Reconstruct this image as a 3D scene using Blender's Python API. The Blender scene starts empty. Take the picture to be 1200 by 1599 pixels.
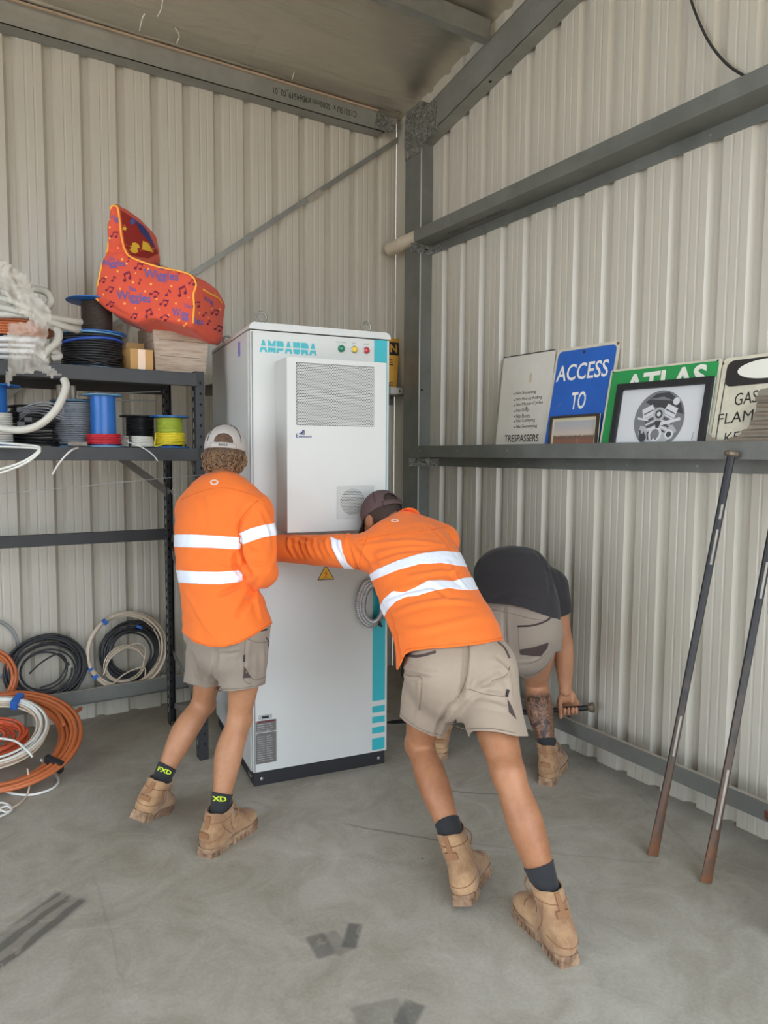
import bpy, bmesh, math, random
import numpy as np
from mathutils import Vector, Matrix, noise
from mathutils.bvhtree import BVHTree

# ------------------------------------------------------------------ camera, sky, sun, exposure
SC = bpy.context.scene
COL = SC.collection
IMG_W, IMG_H, FOCAL = 1200, 1599, 1121.633
YAW, PITCH, ROLL = (math.radians(a) for a in (58.28592, -4.38788, 0.37712))
CAM = np.array([-2.8197, -4.4295, 1.55])
_f = np.array([math.cos(YAW) * math.cos(PITCH), math.sin(YAW) * math.cos(PITCH), math.sin(PITCH)])
_r = np.array([math.sin(YAW), -math.cos(YAW), 0.0])
_u = np.cross(_r, _f)
_c, _s = math.cos(ROLL), math.sin(ROLL)
CR, CU = _c * _r + _s * _u, -_s * _r + _c * _u
RT = np.array([CR, -CU, _f]).T

cam_data = bpy.data.cameras.new('camera')
cam = bpy.data.objects.new('camera', cam_data)
COL.objects.link(cam)
cam_data.sensor_fit = 'HORIZONTAL'
cam_data.sensor_width = 36.0
cam_data.lens = 36.0 * FOCAL / IMG_W
cam_data.clip_start = 0.05
cam_data.clip_end = 300
cam.matrix_world = Matrix(((CR[0], CU[0], -_f[0], CAM[0]), (CR[1], CU[1], -_f[1], CAM[1]),
                           (CR[2], CU[2], -_f[2], CAM[2]), (0, 0, 0, 1)))
SC.camera = cam

world = bpy.data.worlds.new('sky')
SC.world = world
world.use_nodes = True
_wb = world.node_tree.nodes['Background']
_wb.inputs['Color'].default_value = (0.76, 0.87, 1.0, 1)
_wb.inputs['Strength'].default_value = 4.5
sun_data = bpy.data.lights.new('sun', 'SUN')
sun_data.energy = 6.0
sun_data.angle = math.radians(1.0)
sun_data.color = (1.0, 0.93, 0.82)
sun = bpy.data.objects.new('sun', sun_data)
COL.objects.link(sun)
sun.rotation_euler = Vector((0.25, -0.55, -0.8)).to_track_quat('-Z', 'Y').to_euler()

SC.view_settings.view_transform = 'Standard'
SC.view_settings.look = 'None'
SC.view_settings.gamma = 1.0
SC.view_settings.use_curve_mapping = False
SC.view_settings.exposure = 0.22
SC.cycles.max_bounces = 10
SC.cycles.diffuse_bounces = 7
SC.cycles.use_denoising = True

# ------------------------------------------------------------------ helpers: measuring
def ray(u, v):
    return RT @ np.array([(u - 600) / FOCAL, (v - 799.5) / FOCAL, 1.0])
def D(u, v, d):
    return CAM + d * ray(u, v)
def on_plane(u, v, p, n):
    d = ray(u, v); n = np.asarray(n, float)
    return CAM + d * (np.dot(np.asarray(p, float) - CAM, n) / np.dot(d, n))
def on_floor(u, v, z=0.0):
    return on_plane(u, v, (0, 0, z), (0, 0, 1))
def unit(v):
    v = np.asarray(v, float)
    return v / (np.linalg.norm(v) + 1e-12)

# ------------------------------------------------------------------ helpers: materials
def lin(c):
    return c / 12.92 if c <= 0.04045 else ((c + 0.055) / 1.055) ** 2.4
def rgb(r, g, b):
    return (lin(r / 255), lin(g / 255), lin(b / 255), 1.0)
MATS = {}
def mat(name, col, rough=0.6, metal=0.0, spec=0.5, var=0.0, vscale=8.0, col2=None, bump=0.0, bscale=60.0,
        stretch=None, alpha=1.0, sheen=0.0, trans=0.0, coat=0.0, rvar=0.0):
    m = bpy.data.materials.new(name)
    m.use_nodes = True
    nt = m.node_tree; N = nt.nodes; L = nt.links
    b = N['Principled BSDF']
    b.inputs['Base Color'].default_value = col
    b.inputs['Roughness'].default_value = rough
    b.inputs['Metallic'].default_value = metal
    b.inputs['Specular IOR Level'].default_value = spec
    b.inputs['Alpha'].default_value = alpha
    b.inputs['Sheen Weight'].default_value = sheen
    b.inputs['Transmission Weight'].default_value = trans
    b.inputs['Coat Weight'].default_value = coat
    tc = N.new('ShaderNodeTexCoord')
    src = tc.outputs['Object']
    if stretch:
        mp = N.new('ShaderNodeMapping'); mp.inputs['Scale'].default_value = stretch
        L.new(src, mp.inputs['Vector']); src = mp.outputs['Vector']
    if var > 0 or col2:
        nz = N.new('ShaderNodeTexNoise'); nz.inputs['Scale'].default_value = vscale
        nz.inputs['Detail'].default_value = 6; nz.inputs['Roughness'].default_value = 0.65
        L.new(src, nz.inputs['Vector'])
        rp = N.new('ShaderNodeValToRGB')
        c2 = col2 or tuple(max(0, x * (1 - var)) for x in col[:3]) + (1,)
        c1 = col if col2 else tuple(min(1, x * (1 + var)) for x in col[:3]) + (1,)
        rp.color_ramp.elements[0].position = 0.35; rp.color_ramp.elements[0].color = c2
        rp.color_ramp.elements[1].position = 0.65; rp.color_ramp.elements[1].color = c1
        L.new(nz.outputs['Fac'], rp.inputs['Fac'])
        L.new(rp.outputs['Color'], b.inputs['Base Color'])
        if rvar:
            mr = N.new('ShaderNodeMapRange')
            mr.inputs['To Min'].default_value = rough - rvar; mr.inputs['To Max'].default_value = rough + rvar
            L.new(nz.outputs['Fac'], mr.inputs['Value']); L.new(mr.outputs['Result'], b.inputs['Roughness'])
    if bump > 0:
        nb = N.new('ShaderNodeTexNoise'); nb.inputs['Scale'].default_value = bscale; nb.inputs['Detail'].default_value = 5
        L.new(src, nb.inputs['Vector'])
        bp = N.new('ShaderNodeBump'); bp.inputs['Strength'].default_value = bump; bp.inputs['Distance'].default_value = 0.01
        L.new(nb.outputs['Fac'], bp.inputs['Height']); L.new(bp.outputs['Normal'], b.inputs['Normal'])
    MATS[name] = m
    return m

# ------------------------------------------------------------------ helpers: meshes
class MB:
    """collects shapes; build() links them as one mesh object"""
    def __init__(s):
        s.v = []; s.f = []
    def add(s, V, F):
        o = len(s.v)
        s.v.extend([tuple(map(float, p)) for p in V])
        s.f.extend([tuple(i + o for i in f) for f in F])
        return s
    def box(s, c, size, ax=None, bev=0.0):
        """box at c; ax = 3 axis vectors; chamfered edges when bev"""
        hx, hy, hz = (q / 2 for q in size)
        A = np.eye(3) if ax is None else np.array([unit(a) for a in ax])
        c = np.asarray(c, float)
        if bev <= 0:
            P = [(sx * hx, sy * hy, sz * hz) for sx in (-1, 1) for sy in (-1, 1) for sz in (-1, 1)]
            F = [(0, 1, 3, 2), (4, 6, 7, 5), (0, 4, 5, 1), (2, 3, 7, 6), (0, 2, 6, 4), (1, 5, 7, 3)]
            return s.add([c + np.array(p) @ A for p in P], F)
        b = min(bev, hx * .9, hy * .9, hz * .9)
        bm = bmesh.new(); bmesh.ops.create_cube(bm, size=2)
        for v in bm.verts: v.co = Vector((v.co.x * hx, v.co.y * hy, v.co.z * hz))
        bmesh.ops.bevel(bm, geom=bm.edges[:] + bm.verts[:], offset=b, segments=2, affect='EDGES', profile=0.7)
        bm.verts.index_update()
        V = [c + np.array(v.co) @ A for v in bm.verts]; F = [[v.index for v in f.verts] for f in bm.faces]
        bm.free()
        return s.add(V, F)
    def prism(s, poly, o, ux, uy, depth):
        """closed 2D polygon in plane (o, ux, uy) pushed along depth vector"""
        o = np.asarray(o, float); ux = np.asarray(ux, float); uy = np.asarray(uy, float); depth = np.asarray(depth, float)
        n = len(poly)
        P = [o + ux * a + uy * b for a, b in poly]
        V = P + [p + depth for p in P]
        F = [tuple(range(n))[::-1], tuple(range(n, 2 * n))] + [(i, (i + 1) % n, n + (i + 1) % n, n + i) for i in range(n)]
        if np.dot(np.cross(ux, uy), depth) < 0: F = [f[::-1] for f in F]
        return s.add(V, F)
    def tube(s, pts, r, n=8, closed=False, caps=True, rf=None):
        P = np.asarray(pts, float); m = len(P)
        T = np.zeros_like(P)
        if closed:
            T = np.roll(P, -1, 0) - np.roll(P, 1, 0)
        else:
            T[1:-1] = P[2:] - P[:-2]; T[0] = P[1] - P[0]; T[-1] = P[-1] - P[-2]
        T /= np.linalg.norm(T, axis=1)[:, None] + 1e-12
        ref = np.array([0, 0, 1.0]) if abs(T[0][2]) < 0.9 else np.array([1.0, 0, 0])
        u = unit(np.cross(T[0], ref))
        V = []
        for i in range(m):
            u = unit(u - T[i] * np.dot(u, T[i])); w = np.cross(T[i], u)
            ri = (r[i] if hasattr(r, '__len__') else r)
            for k in range(n):
                a = 2 * math.pi * k / n
                V.append(P[i] + ri * (math.cos(a) * u + math.sin(a) * w))
        F = []
        for i in range(m if closed else m - 1):
            j = (i + 1) % m
            for k in range(n):
                k2 = (k + 1) % n
                F.append((i * n + k, i * n + k2, j * n + k2, j * n + k))
        if caps and not closed:
            F.append(tuple(range(n))[::-1]); F.append(tuple((m - 1) * n + k for k in range(n)))
        return s.add(V, F)
    def lathe(s, prof, o, ax=(0, 0, 1), n=32):
        """prof: list of (radius, height) along axis ax from o"""
        o = np.asarray(o, float); ax = unit(ax)
        ref = np.array([1.0, 0, 0]) if abs(ax[0]) < 0.9 else np.array([0, 1.0, 0])
        u = unit(np.cross(ref, ax)); w = np.cross(ax, u)
        V = []
        for r, h in prof:
            for k in range(n):
                a = 2 * math.pi * k / n
                V.append(o + ax * h + max(r, 1e-5) * (math.cos(a) * u + math.sin(a) * w))
        F = []
        for i in range(len(prof) - 1):
            for k in range(n):
                k2 = (k + 1) % n
                F.append((i * n + k, i * n + k2, (i + 1) * n + k2, (i + 1) * n + k))
        F.append(tuple(range(n))[::-1]); F.append(tuple((len(prof) - 1) * n + k for k in range(n)))
        return s.add(V, F)
    def build(s, name, material, parent=None, smooth=False, angle=None):
        return link(name, s.v, s.f, material, parent, smooth, angle)

def mesh_data(name, V, F, smooth=False, angle=None):
    me = bpy.data.meshes.new(name)
    me.from_pydata([tuple(p) for p in V], [], [tuple(int(i) for i in f) for f in F])
    me.update()
    if smooth:
        me.polygons.foreach_set('use_smooth', [True] * len(me.polygons))
        if angle: me.set_sharp_from_angle(angle=math.radians(angle))
    return me
WORLD_POS = {}
def link(name, V, F, material, parent=None, smooth=False, angle=None, loc=None):
    """world coordinates in; with a parent the mesh is stored relative to it (parents are only moved, not turned)"""
    V = np.asarray(V, float)
    base = WORLD_POS.get(parent.name, np.zeros(3)) if parent is not None else np.zeros(3)
    origin = np.asarray(loc, float) if loc is not None else base
    me = mesh_data(name, V - origin, F, smooth, angle)
    if material is not None: me.materials.append(material)
    o = bpy.data.objects.new(name, me); COL.objects.link(o)
    if parent is not None: o.parent = parent
    o.location = origin - base
    WORLD_POS[o.name] = origin
    return o
def tag(o, label=None, cat=None, group=None, kind=None):
    if label: o['label'] = label
    if cat: o['category'] = cat
    if group: o['group'] = group
    if kind: o['kind'] = kind
    return o
def thing(name, label, cat, loc=(0, 0, 0), group=None):
    o = bpy.data.objects.new(name, None); COL.objects.link(o)
    o.empty_display_size = 0.1
    o.location = loc; WORLD_POS[o.name] = np.asarray(loc, float)
    return tag(o, label, cat, group)
def struct(name):
    o = bpy.data.objects.new(name, None); COL.objects.link(o)
    o.empty_display_size = 0.1
    WORLD_POS[o.name] = np.zeros(3)
    o['kind'] = 'structure'
    return o

# ------------------------------------------------------------------ helpers: writing
_TXT = {}
def text_geo(body, bold=0.0, res=3):
    key = (body, bold, res)
    if key in _TXT: return _TXT[key]
    cu = bpy.data.curves.new('txt', 'FONT'); cu.body = body; cu.size = 1.0; cu.offset = bold; cu.resolution_u = res
    cu.fill_mode = 'FRONT'
    o = bpy.data.objects.new('txt', cu); COL.objects.link(o)
    bpy.context.view_layer.update()
    me = bpy.data.meshes.new_from_object(o.evaluated_get(bpy.context.evaluated_depsgraph_get()))
    V = np.array([v.co[:2] for v in me.vertices]); F = [tuple(p.vertices) for p in me.polygons]
    bpy.data.objects.remove(o); bpy.data.curves.remove(cu); bpy.data.meshes.remove(me)
    lo, hi = V.min(0), V.max(0)
    V = (V - lo) / (hi - lo)
    _TXT[key] = (V, F, (hi - lo)[0] / (hi - lo)[1])
    return _TXT[key]
def lettering(body, parent, material, o, xd, yd, h, w=None, bold=0.0, name='lettering', slant=0.0, clip=None):
    """flat print: lower-left corner o, xd to the right, yd up; cap height h, width w"""
    V, F, asp = text_geo(body, bold)
    w = w or h * asp
    xd = unit(xd); yd = unit(yd)
    P = [np.asarray(o, float) + xd * (a * w + slant * b * h) + yd * (b * h) for a, b in V]
    return link(name, P, F, material, parent)
def flat(poly, o, xd, yd):
    o = np.asarray(o, float); xd = unit(xd); yd = unit(yd)
    return [o + xd * a + yd * b for a, b in poly]
def ngon_prism_mesh(poly, o, xd, yd, t):
    n = np.cross(unit(xd), unit(yd))
    m = MB(); m.prism(poly, o, unit(xd), unit(yd), n * t); return m
def circle(cx, cy, r, n=24, ry=None, a0=0.0, a1=2 * math.pi):
    ry = ry or r
    full = abs(a1 - a0 - 2 * math.pi) < 1e-6
    k = n if full else n + 1
    return [(cx + r * math.cos(a0 + (a1 - a0) * i / n), cy + ry * math.sin(a0 + (a1 - a0) * i / n)) for i in range(k)]
def rrect(x0, y0, x1, y1, r, n=5):
    P = []
    for cx, cy, a in ((x1 - r, y0 + r, -90), (x1 - r, y1 - r, 0), (x0 + r, y1 - r, 90), (x0 + r, y0 + r, 180)):
        for i in range(n + 1):
            t = math.radians(a + 90 * i / n); P.append((cx + r * math.cos(t), cy + r * math.sin(t)))
    return P
def spline(P, per=8, closed=False):
    """Catmull-Rom through the points (any dimension)"""
    P = np.asarray(P, float); n = len(P)
    if closed: Q = np.concatenate([P[-1:], P, P[:2]])
    else: Q = np.concatenate([2 * P[:1] - P[1:2], P, 2 * P[-1:] - P[-2:-1]])
    out = []
    for i in range(1, len(Q) - 2):
        p0, p1, p2, p3 = Q[i - 1], Q[i], Q[i + 1], Q[i + 2]
        for k in range(per):
            t = k / per
            out.append(0.5 * ((2 * p1) + (-p0 + p2) * t + (2 * p0 - 5 * p1 + 4 * p2 - p3) * t * t + (-p0 + 3 * p1 - 3 * p2 + p3) * t ** 3))
    if not closed: out.append(P[-1])
    return np.array(out)
# ------------------------------------------------------------------ materials of the shed
def floor_material():
    m = mat('concrete', rgb(150, 149, 141), rough=0.55, spec=0.35)
    nt = m.node_tree; N = nt.nodes; L = nt.links; b = N['Principled BSDF']
    geo = N.new('ShaderNodeNewGeometry'); pos = geo.outputs['Position']
    def noise_tex(scale, detail=6, rough=0.6, dist=0.0, src=None):
        n = N.new('ShaderNodeTexNoise'); n.inputs['Scale'].default_value = scale; n.inputs['Detail'].default_value = detail
        n.inputs['Roughness'].default_value = rough; n.inputs['Distortion'].default_value = dist
        L.new(src or pos, n.inputs['Vector']); return n.outputs['Fac']
    def ramp(src, stops):
        r = N.new('ShaderNodeValToRGB'); cr = r.color_ramp
        cr.elements[0].position, cr.elements[0].color = stops[0]
        cr.elements[1].position, cr.elements[1].color = stops[-1]
        for p, c in stops[1:-1]:
            e = cr.elements.new(p); e.color = c
        L.new(src, r.inputs['Fac']); return r.outputs['Color']
    def mix(f, a, c, mode='MIX'):
        n = N.new('ShaderNodeMix'); n.data_type = 'RGBA'; n.blend_type = mode
        if hasattr(f, 'links'): L.new(f, n.inputs[0])
        else: n.inputs[0].default_value = f
        for s, i in ((a, 6), (c, 7)):
            if hasattr(s, 'links'): L.new(s, n.inputs[i])
            else: n.inputs[i].default_value = s
        return n.outputs[2]
    def math_(op, a, c=None, cl=False):
        n = N.new('ShaderNodeMath'); n.operation = op; n.use_clamp = cl
        for i, s in enumerate((a, c)):
            if s is None: continue
            if hasattr(s, 'links'): L.new(s, n.inputs[i])
            else: n.inputs[i].default_value = s
        return n.outputs[0]
    def dotp(d, off):
        n = N.new('ShaderNodeVectorMath'); n.operation = 'DOT_PRODUCT'
        L.new(pos, n.inputs[0]); n.inputs[1].default_value = tuple(d)
        return math_('SUBTRACT', n.outputs['Value'], float(off))
    def band(x, half, soft):
        a = math_('ABSOLUTE', x)
        n = N.new('ShaderNodeMapRange'); n.inputs['From Min'].default_value = half; n.inputs['From Max'].default_value = half + soft
        n.inputs['To Min'].default_value = 1; n.inputs['To Max'].default_value = 0
        L.new(a, n.inputs['Value']); return n.outputs['Result']
    def patch(p, q, wid, soft=0.02):
        p = np.asarray(p); q = np.asarray(q); d = unit(q - p); e = np.array([-d[1], d[0], 0]); c = (p + q) / 2
        return math_('MULTIPLY', band(dotp(d, d @ c), np.linalg.norm(q - p) / 2, soft), band(dotp(e, e @ c), wid / 2, soft))
    col = ramp(noise_tex(0.9, 8, 0.62, 0.6), [(0.28, rgb(146, 138, 122)), (0.5, rgb(166, 160, 146)), (0.74, rgb(180, 175, 163))])
    col = mix(0.42, col, ramp(noise_tex(4.2, 8, 0.7, 1.3), [(0.3, rgb(126, 118, 102)), (0.7, rgb(192, 187, 176))]))
    col = mix(0.25, col, ramp(noise_tex(85, 3), [(0.3, (0.36, 0.36, 0.36, 1)), (0.7, (0.66, 0.66, 0.66, 1))]), 'OVERLAY')
    # brown dust near the left wall and under the tyres
    n = N.new('ShaderNodeMapRange'); n.inputs['From Min'].default_value = -1.1; n.inputs['From Max'].default_value = -0.1
    L.new(dotp((0, 1, 0), 0), n.inputs['Value'])
    col = mix(math_('MULTIPLY', math_('MULTIPLY', n.outputs['Result'], noise_tex(2.5, 6)), 0.8, True), col, rgb(148, 132, 108))
    # rusty / clay smears
    col = mix(math_('MULTIPLY', ramp(noise_tex(1.7, 5, 0.6, 0.8), [(0.58, (0, 0, 0, 1)), (0.78, (1, 1, 1, 1))]), 0.4), col, rgb(140, 122, 98))
    # dark specks
    v = N.new('ShaderNodeTexVoronoi'); v.inputs['Scale'].default_value = 9.0; L.new(pos, v.inputs['Vector'])
    sp = ramp(v.outputs['Distance'], [(0.02, (1, 1, 1, 1)), (0.05, (0, 0, 0, 1))])
    col = mix(math_('MULTIPLY', sp, math_('GREATER_THAN', noise_tex(2.3, 2), 0.56)), col, rgb(62, 52, 46))
    # tyre marks and the patched square
    brk = ramp(noise_tex(16, 6, 0.7, 0.5), [(0.34, (0, 0, 0, 1)), (0.52, (1, 1, 1, 1))])
    wv = N.new('ShaderNodeTexWave'); wv.inputs['Scale'].default_value = 5.0; wv.inputs['Distortion'].default_value = 3
    t1a, t1b = on_floor(-45, 1520), on_floor(112, 1402)
    dr = unit(t1b - t1a); mp = N.new('ShaderNodeMapping'); mp.inputs['Rotation'].default_value = (0, 0, -math.atan2(dr[1], dr[0]) + math.pi / 2)
    L.new(pos, mp.inputs['Vector']); L.new(mp.outputs['Vector'], wv.inputs['Vector'])
    tread = ramp(wv.outputs['Fac'], [(0.3, (0.45, 0.45, 0.45, 1)), (0.75, (1, 1, 1, 1))])
    col = mix(math_('MULTIPLY', math_('MULTIPLY', patch(t1a, t1b, 0.125, 0.02), math_('ADD', brk, 0.35, True)), math_('MULTIPLY', tread, 0.75)), col, rgb(78, 77, 74))
    for (a, b_, w_, s_) in (((489, 1480), (512, 1473), .10, .6), ((516, 1476), (534, 1468), .105, .35), ((545, 1478), (555, 1444), .035, .72),
                       ((560, 1600), (630, 1585), .12, .35), ((630, 1600), (648, 1568), .05, .6)):
        col = mix(math_('MULTIPLY', math_('MULTIPLY', patch(on_floor(*a), on_floor(*b_), w_, 0.012), math_('ADD', brk, 0.45, True)), s_), col, rgb(74, 75, 74))
    # control joint and hairline cracks
    wob = math_('MULTIPLY', math_('SUBTRACT', noise_tex(5, 3), 0.5), 0.05)
    for a, b_, w_, s_ in (((560, 1290), (700, 1315), .003, .5), ((700, 1315), (1000, 1345), .003, .15), ((150, 1375), (188, 1520), .0015, .14),
                          ((690, 1235), (770, 1240), .003, .5), ((1000, 1240), (1120, 1370), .006, .12)):
        p, q = on_floor(*a), on_floor(*b_); d = unit(q - p); e = np.array([-d[1], d[0], 0]); c = (p + q) / 2
        k = math_('MULTIPLY', band(dotp(d, d @ c), np.linalg.norm(q - p) / 2, 0.1), band(math_('ADD', dotp(e, e @ c), wob), w_, 0.006))
        col = mix(math_('MULTIPLY', k, s_), col, rgb(84, 80, 72))
    L.new(col, b.inputs['Base Color'])
    mr = N.new('ShaderNodeMapRange'); mr.inputs['To Min'].default_value = 0.40; mr.inputs['To Max'].default_value = 0.72
    L.new(noise_tex(3, 6), mr.inputs['Value']); L.new(mr.outputs['Result'], b.inputs['Roughness'])
    bp = N.new('ShaderNodeBump'); bp.inputs['Strength'].default_value = 0.25; bp.inputs['Distance'].default_value = 0.004
    L.new(noise_tex(30, 6), bp.inputs['Height']); L.new(bp.outputs['Normal'], b.inputs['Normal'])
    return m

M_floor = floor_material()
M_clad = mat('painted_sheet', rgb(191, 184, 169), rough=0.30, spec=0.6)
M_galv = mat('galvanised_steel', rgb(146, 146, 139), rough=0.42, metal=0.5, var=0.12, vscale=5, rvar=0.08)
M_galv_dark = mat('weathered_steel', rgb(124, 125, 119), rough=0.46, metal=0.45, var=0.14, vscale=4, rvar=0.08)
M_flange = mat('pale_steel_lip', rgb(168, 160, 146), rough=0.5, metal=0.35, var=0.12, vscale=9)
def spangle_material():
    m = mat('spangled_zinc', rgb(170, 172, 170), rough=0.35, metal=0.8)
    nt = m.node_tree; N = nt.nodes; L = nt.links; b = N['Principled BSDF']
    tc = N.new('ShaderNodeTexCoord'); v = N.new('ShaderNodeTexVoronoi'); v.inputs['Scale'].default_value = 110
    L.new(tc.outputs['Object'], v.inputs['Vector'])
    r = N.new('ShaderNodeValToRGB'); r.color_ramp.elements[0].color = rgb(116, 117, 114); r.color_ramp.elements[1].color = rgb(188, 189, 184)
    sx = N.new('ShaderNodeSeparateColor'); L.new(v.outputs['Color'], sx.inputs['Color']); L.new(sx.outputs[0], r.inputs['Fac'])
    L.new(r.outputs['Color'], b.inputs['Base Color'])
    return m
M_spangle = spangle_material()
M_foil = mat('foil_blanket', rgb(204, 198, 183), rough=0.34, metal=0.82, var=0.06, vscale=2.2, bump=0.9, bscale=9, stretch=(0.7, 2.6, 1.0), rvar=0.12)
M_ink = mat('black_ink', rgb(28, 28, 28), rough=0.6)
M_gravel = mat('gravel_yard', rgb(176, 150, 118), rough=0.95, var=0.2, vscale=3)
M_hole = mat('dark_hole', rgb(16, 15, 15), rough=0.9)

YO, XO, ZR = -5.6, -7.0, (lambda y: 3.875 + 0.175 * min(-y, 5.6 + y + 1.2))     # open side, far end, roof line
# floor, yard
m = MB(); m.box(((XO) / 2 + 0.03, YO / 2 + 0.02, -0.06), (-XO + 0.14, -YO + 0.12, 0.12))
tag(m.build('floor', M_floor), kind='structure')
m = MB(); m.box((0, -36.7, -0.16), (120, 60, 0.1))
tag(m.build('ground', M_gravel), kind='structure')

# ribbed wall sheets: recess first, then the pan with two shallow swages
PIT = 0.19
PROF = [(0, 0), (0.019, 0.030), (0.048, 0.030), (0.067, 0), (0.102, 0), (0.105, 0.0012), (0.112, 0.0012), (0.115, 0), (0.145, 0), (0.148, 0.0012), (0.155, 0.0012), (0.158, 0)]
def sheets(wall, start, end, at, top, per=4):
    """at(s, depth, z) -> point; sheets of `per` ribs from s=start to s=end; top(s) -> height"""
    s0 = start
    while s0 < end - 1e-6:
        cols = []
        for k in range(per):
            for s, d in PROF:
                if s0 + k * PIT + s <= end: cols.append((s0 + k * PIT + s, d))
        if s0 + per * PIT <= end + 0.02: cols.append((s0 + per * PIT + 0.003, 0.0))
        elif s0 + per * PIT > end + 0.02: cols.append((end, 0.0))
        if len(cols) > 1:
            V = []; F = []
            for s, d in cols: V += [at(s, d, 0.0), at(s, d, top(s))]
            for i in range(len(cols) - 1): F.append((2 * i, 2 * i + 2, 2 * i + 3, 2 * i + 1))
            link('cladding_sheet', V, F, M_clad, wall)
        s0 += per * PIT
wl = struct('wall_left')
sheets(wl, -2.468 - 24 * PIT, 0.0, lambda s, d, z: (s, d, z), lambda s: 3.90)
wr = struct('wall_right')
sheets(wr, 1.707 - 9 * PIT - 0.0001, -YO, lambda s, d, z: (d, -s, z), lambda s: ZR(-s) + 0.02)
m = MB(); m.box((0.016, -0.02, 1.95), (0.03, 0.10, 3.9)); m.build('corner_flashing', M_clad, wr)
wf = struct('wall_far')
sheets(wf, 0.0, 1.3, lambda s, d, z: (XO - d, -s, z), lambda s: ZR(-s) + 0.02)
m = MB(); m.box((XO, -3.45, 3.95), (0.06, 4.3, 1.1)); m.build('opening_header', M_clad, wf)
hd = struct('wall_front')
m = MB(); m.box((-1.8, YO, 4.25), (3.2, 0.06, 0.6)); m.build('door_header', M_clad, hd)
for x0, x1 in ((0.0, -0.25), (-3.4, XO)):
    m = MB(); m.box(((x0 + x1) / 2, YO, 2.25), (x0 - x1, 0.06, 4.6)); m.build('door_jamb', M_clad, hd)

# ceiling: foil blanket strips running up the slope, each sagging a little
ce = struct('ceiling')
random.seed(3)
xs = [0.02, -1.16, -2.36, -3.56, -4.76, -5.96, -7.05]
for i in range(len(xs) - 1):
    xa, xb = xs[i], xs[i + 1]; V = []; F = []; nx, ny = 16, 90
    for j in range(ny + 1):
        y = 0.04 + (YO - 0.04) * j / ny
        for k in range(nx + 1):
            x = xa + (xb - xa) * k / nx; e = min(k, nx - k) / (nx / 2)
            yy = (y % 1.05) / 1.05
            sag = 0.012 * e ** .5 + 0.012 * math.sin(math.pi * yy) + 0.006 * noise.noise((x * 3, y * 3, 1.0)) + 0.005 * noise.noise((x * 4, y * 14, 5.0))
            V.append((x, y, ZR(min(y, 0)) - sag + 0.012))
    for j in range(ny):
        for k in range(nx):
            a = j * (nx + 1) + k; F.append((a, a + 1, a + nx + 2, a + nx + 1))
    V2 = [(p[0], p[1], p[2] + 0.06) for p in V]; nV = len(V)
    link('insulation_strip', V + V2, F + [tuple(i + nV for i in f[::-1]) for f in F], M_foil, ce, smooth=True)
M_crease = mat('torn_foil_edge', rgb(246, 242, 230), rough=0.3)
# torn edges / creases of the foil (pale)
for pts in ([(218, 48), (222, 30), (226, 22)], [(254, 0), (252, 14), (246, 26)], [(276, 68), (280, 56), (274, 44)], [(456, 125), (460, 112)]):
    P = [on_plane(u, v, (0, 0, 3.855), (0, 0.175, 1)) for u, v in pts]
    m = MB(); m.tube(spline(P, 4), 0.003, 5); m.build('foil_crease', M_crease, ce, True)

def zgirt(name, f, s0, s1, z0, mtl=None, lip=0.07):
    """Z girt: flange down on the wall, flat web, front flange up; f(s, out, z) -> point"""
    t = 0.004
    poly = [(0, -0.062), (-t, -0.062), (-t, -t), (-0.150, -t), (-0.150, lip), (-0.136, lip), (-0.136, lip - t), (-0.150 + t, lip - t), (-0.150 + t, 0), (0, 0)]
    m = MB()
    P0 = [f(s0, o, z0 + z) for o, z in poly]; P1 = [f(s1, o, z0 + z) for o, z in poly]; n = len(poly)
    m.add(P0 + P1, [tuple(range(n)), tuple(range(n, 2 * n))[::-1]] + [(i, n + i, n + (i + 1) % n, (i + 1) % n) for i in range(n)])
    o = m.build(name, mtl or M_galv_dark); tag(o, kind='structure')
    # screw heads on the wall flange
    s = s0 + 0.12; mm = MB()
    while s < s1:
        q = np.array(f(s, -t, z0 - 0.033)); a = np.array(f(s, -1, 0)) - np.array(f(s, 0, 0))
        mm.lathe([(0.006, 0), (0.006, 0.003), (0.002, 0.004)], q, a, 8); s += PIT * 2
    mm.build('screw', M_galv, o)
    return o
fr = lambda s, o, z: (o, -s, z)
fl_ = lambda s, o, z: (-s, o, z)
g_up = zgirt('trim_1', fr, 0.455, 5.5, 2.945)
g_mid = zgirt('trim_2', fr, 0.455, 5.5, 1.553)
g_low = zgirt('trim_3', fr, 0.455, 5.5, 0.158)
g_ll = zgirt('trim_4', fl_, 0.30, 6.9, 0.150)
g_lm = zgirt('trim_5', fl_, 0.015, 1.40, 1.985, lip=0.05)
m = MB(); m.box((-.065, -.153, 2.012), (.13, .004, .044)); _c = m.build('cleat', mat('bright_zinc', rgb(206, 204, 198), rough=.4, metal=.2), g_lm)
m = MB(); m.lathe([(.006, 0), (.006, .002)], (-.055, -.155, 2.012), (0, -1, 0), 10); m.build('cleat_hole', M_hole, g_lm)
# bright lip strips on the girt edges
for o, f, a, b_, z in ((g_low, fr, 0.455, 5.5, 0.2285), (g_ll, fl_, 0.30, 6.9, 0.2205)):
    m = MB(); p = np.array([f(a, -0.152, z), f(b_, -0.134, z + 0.0025)])
    m.box(p.mean(0), np.abs(p[1] - p[0])); m.build('flange_lip', M_flange, o)
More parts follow.
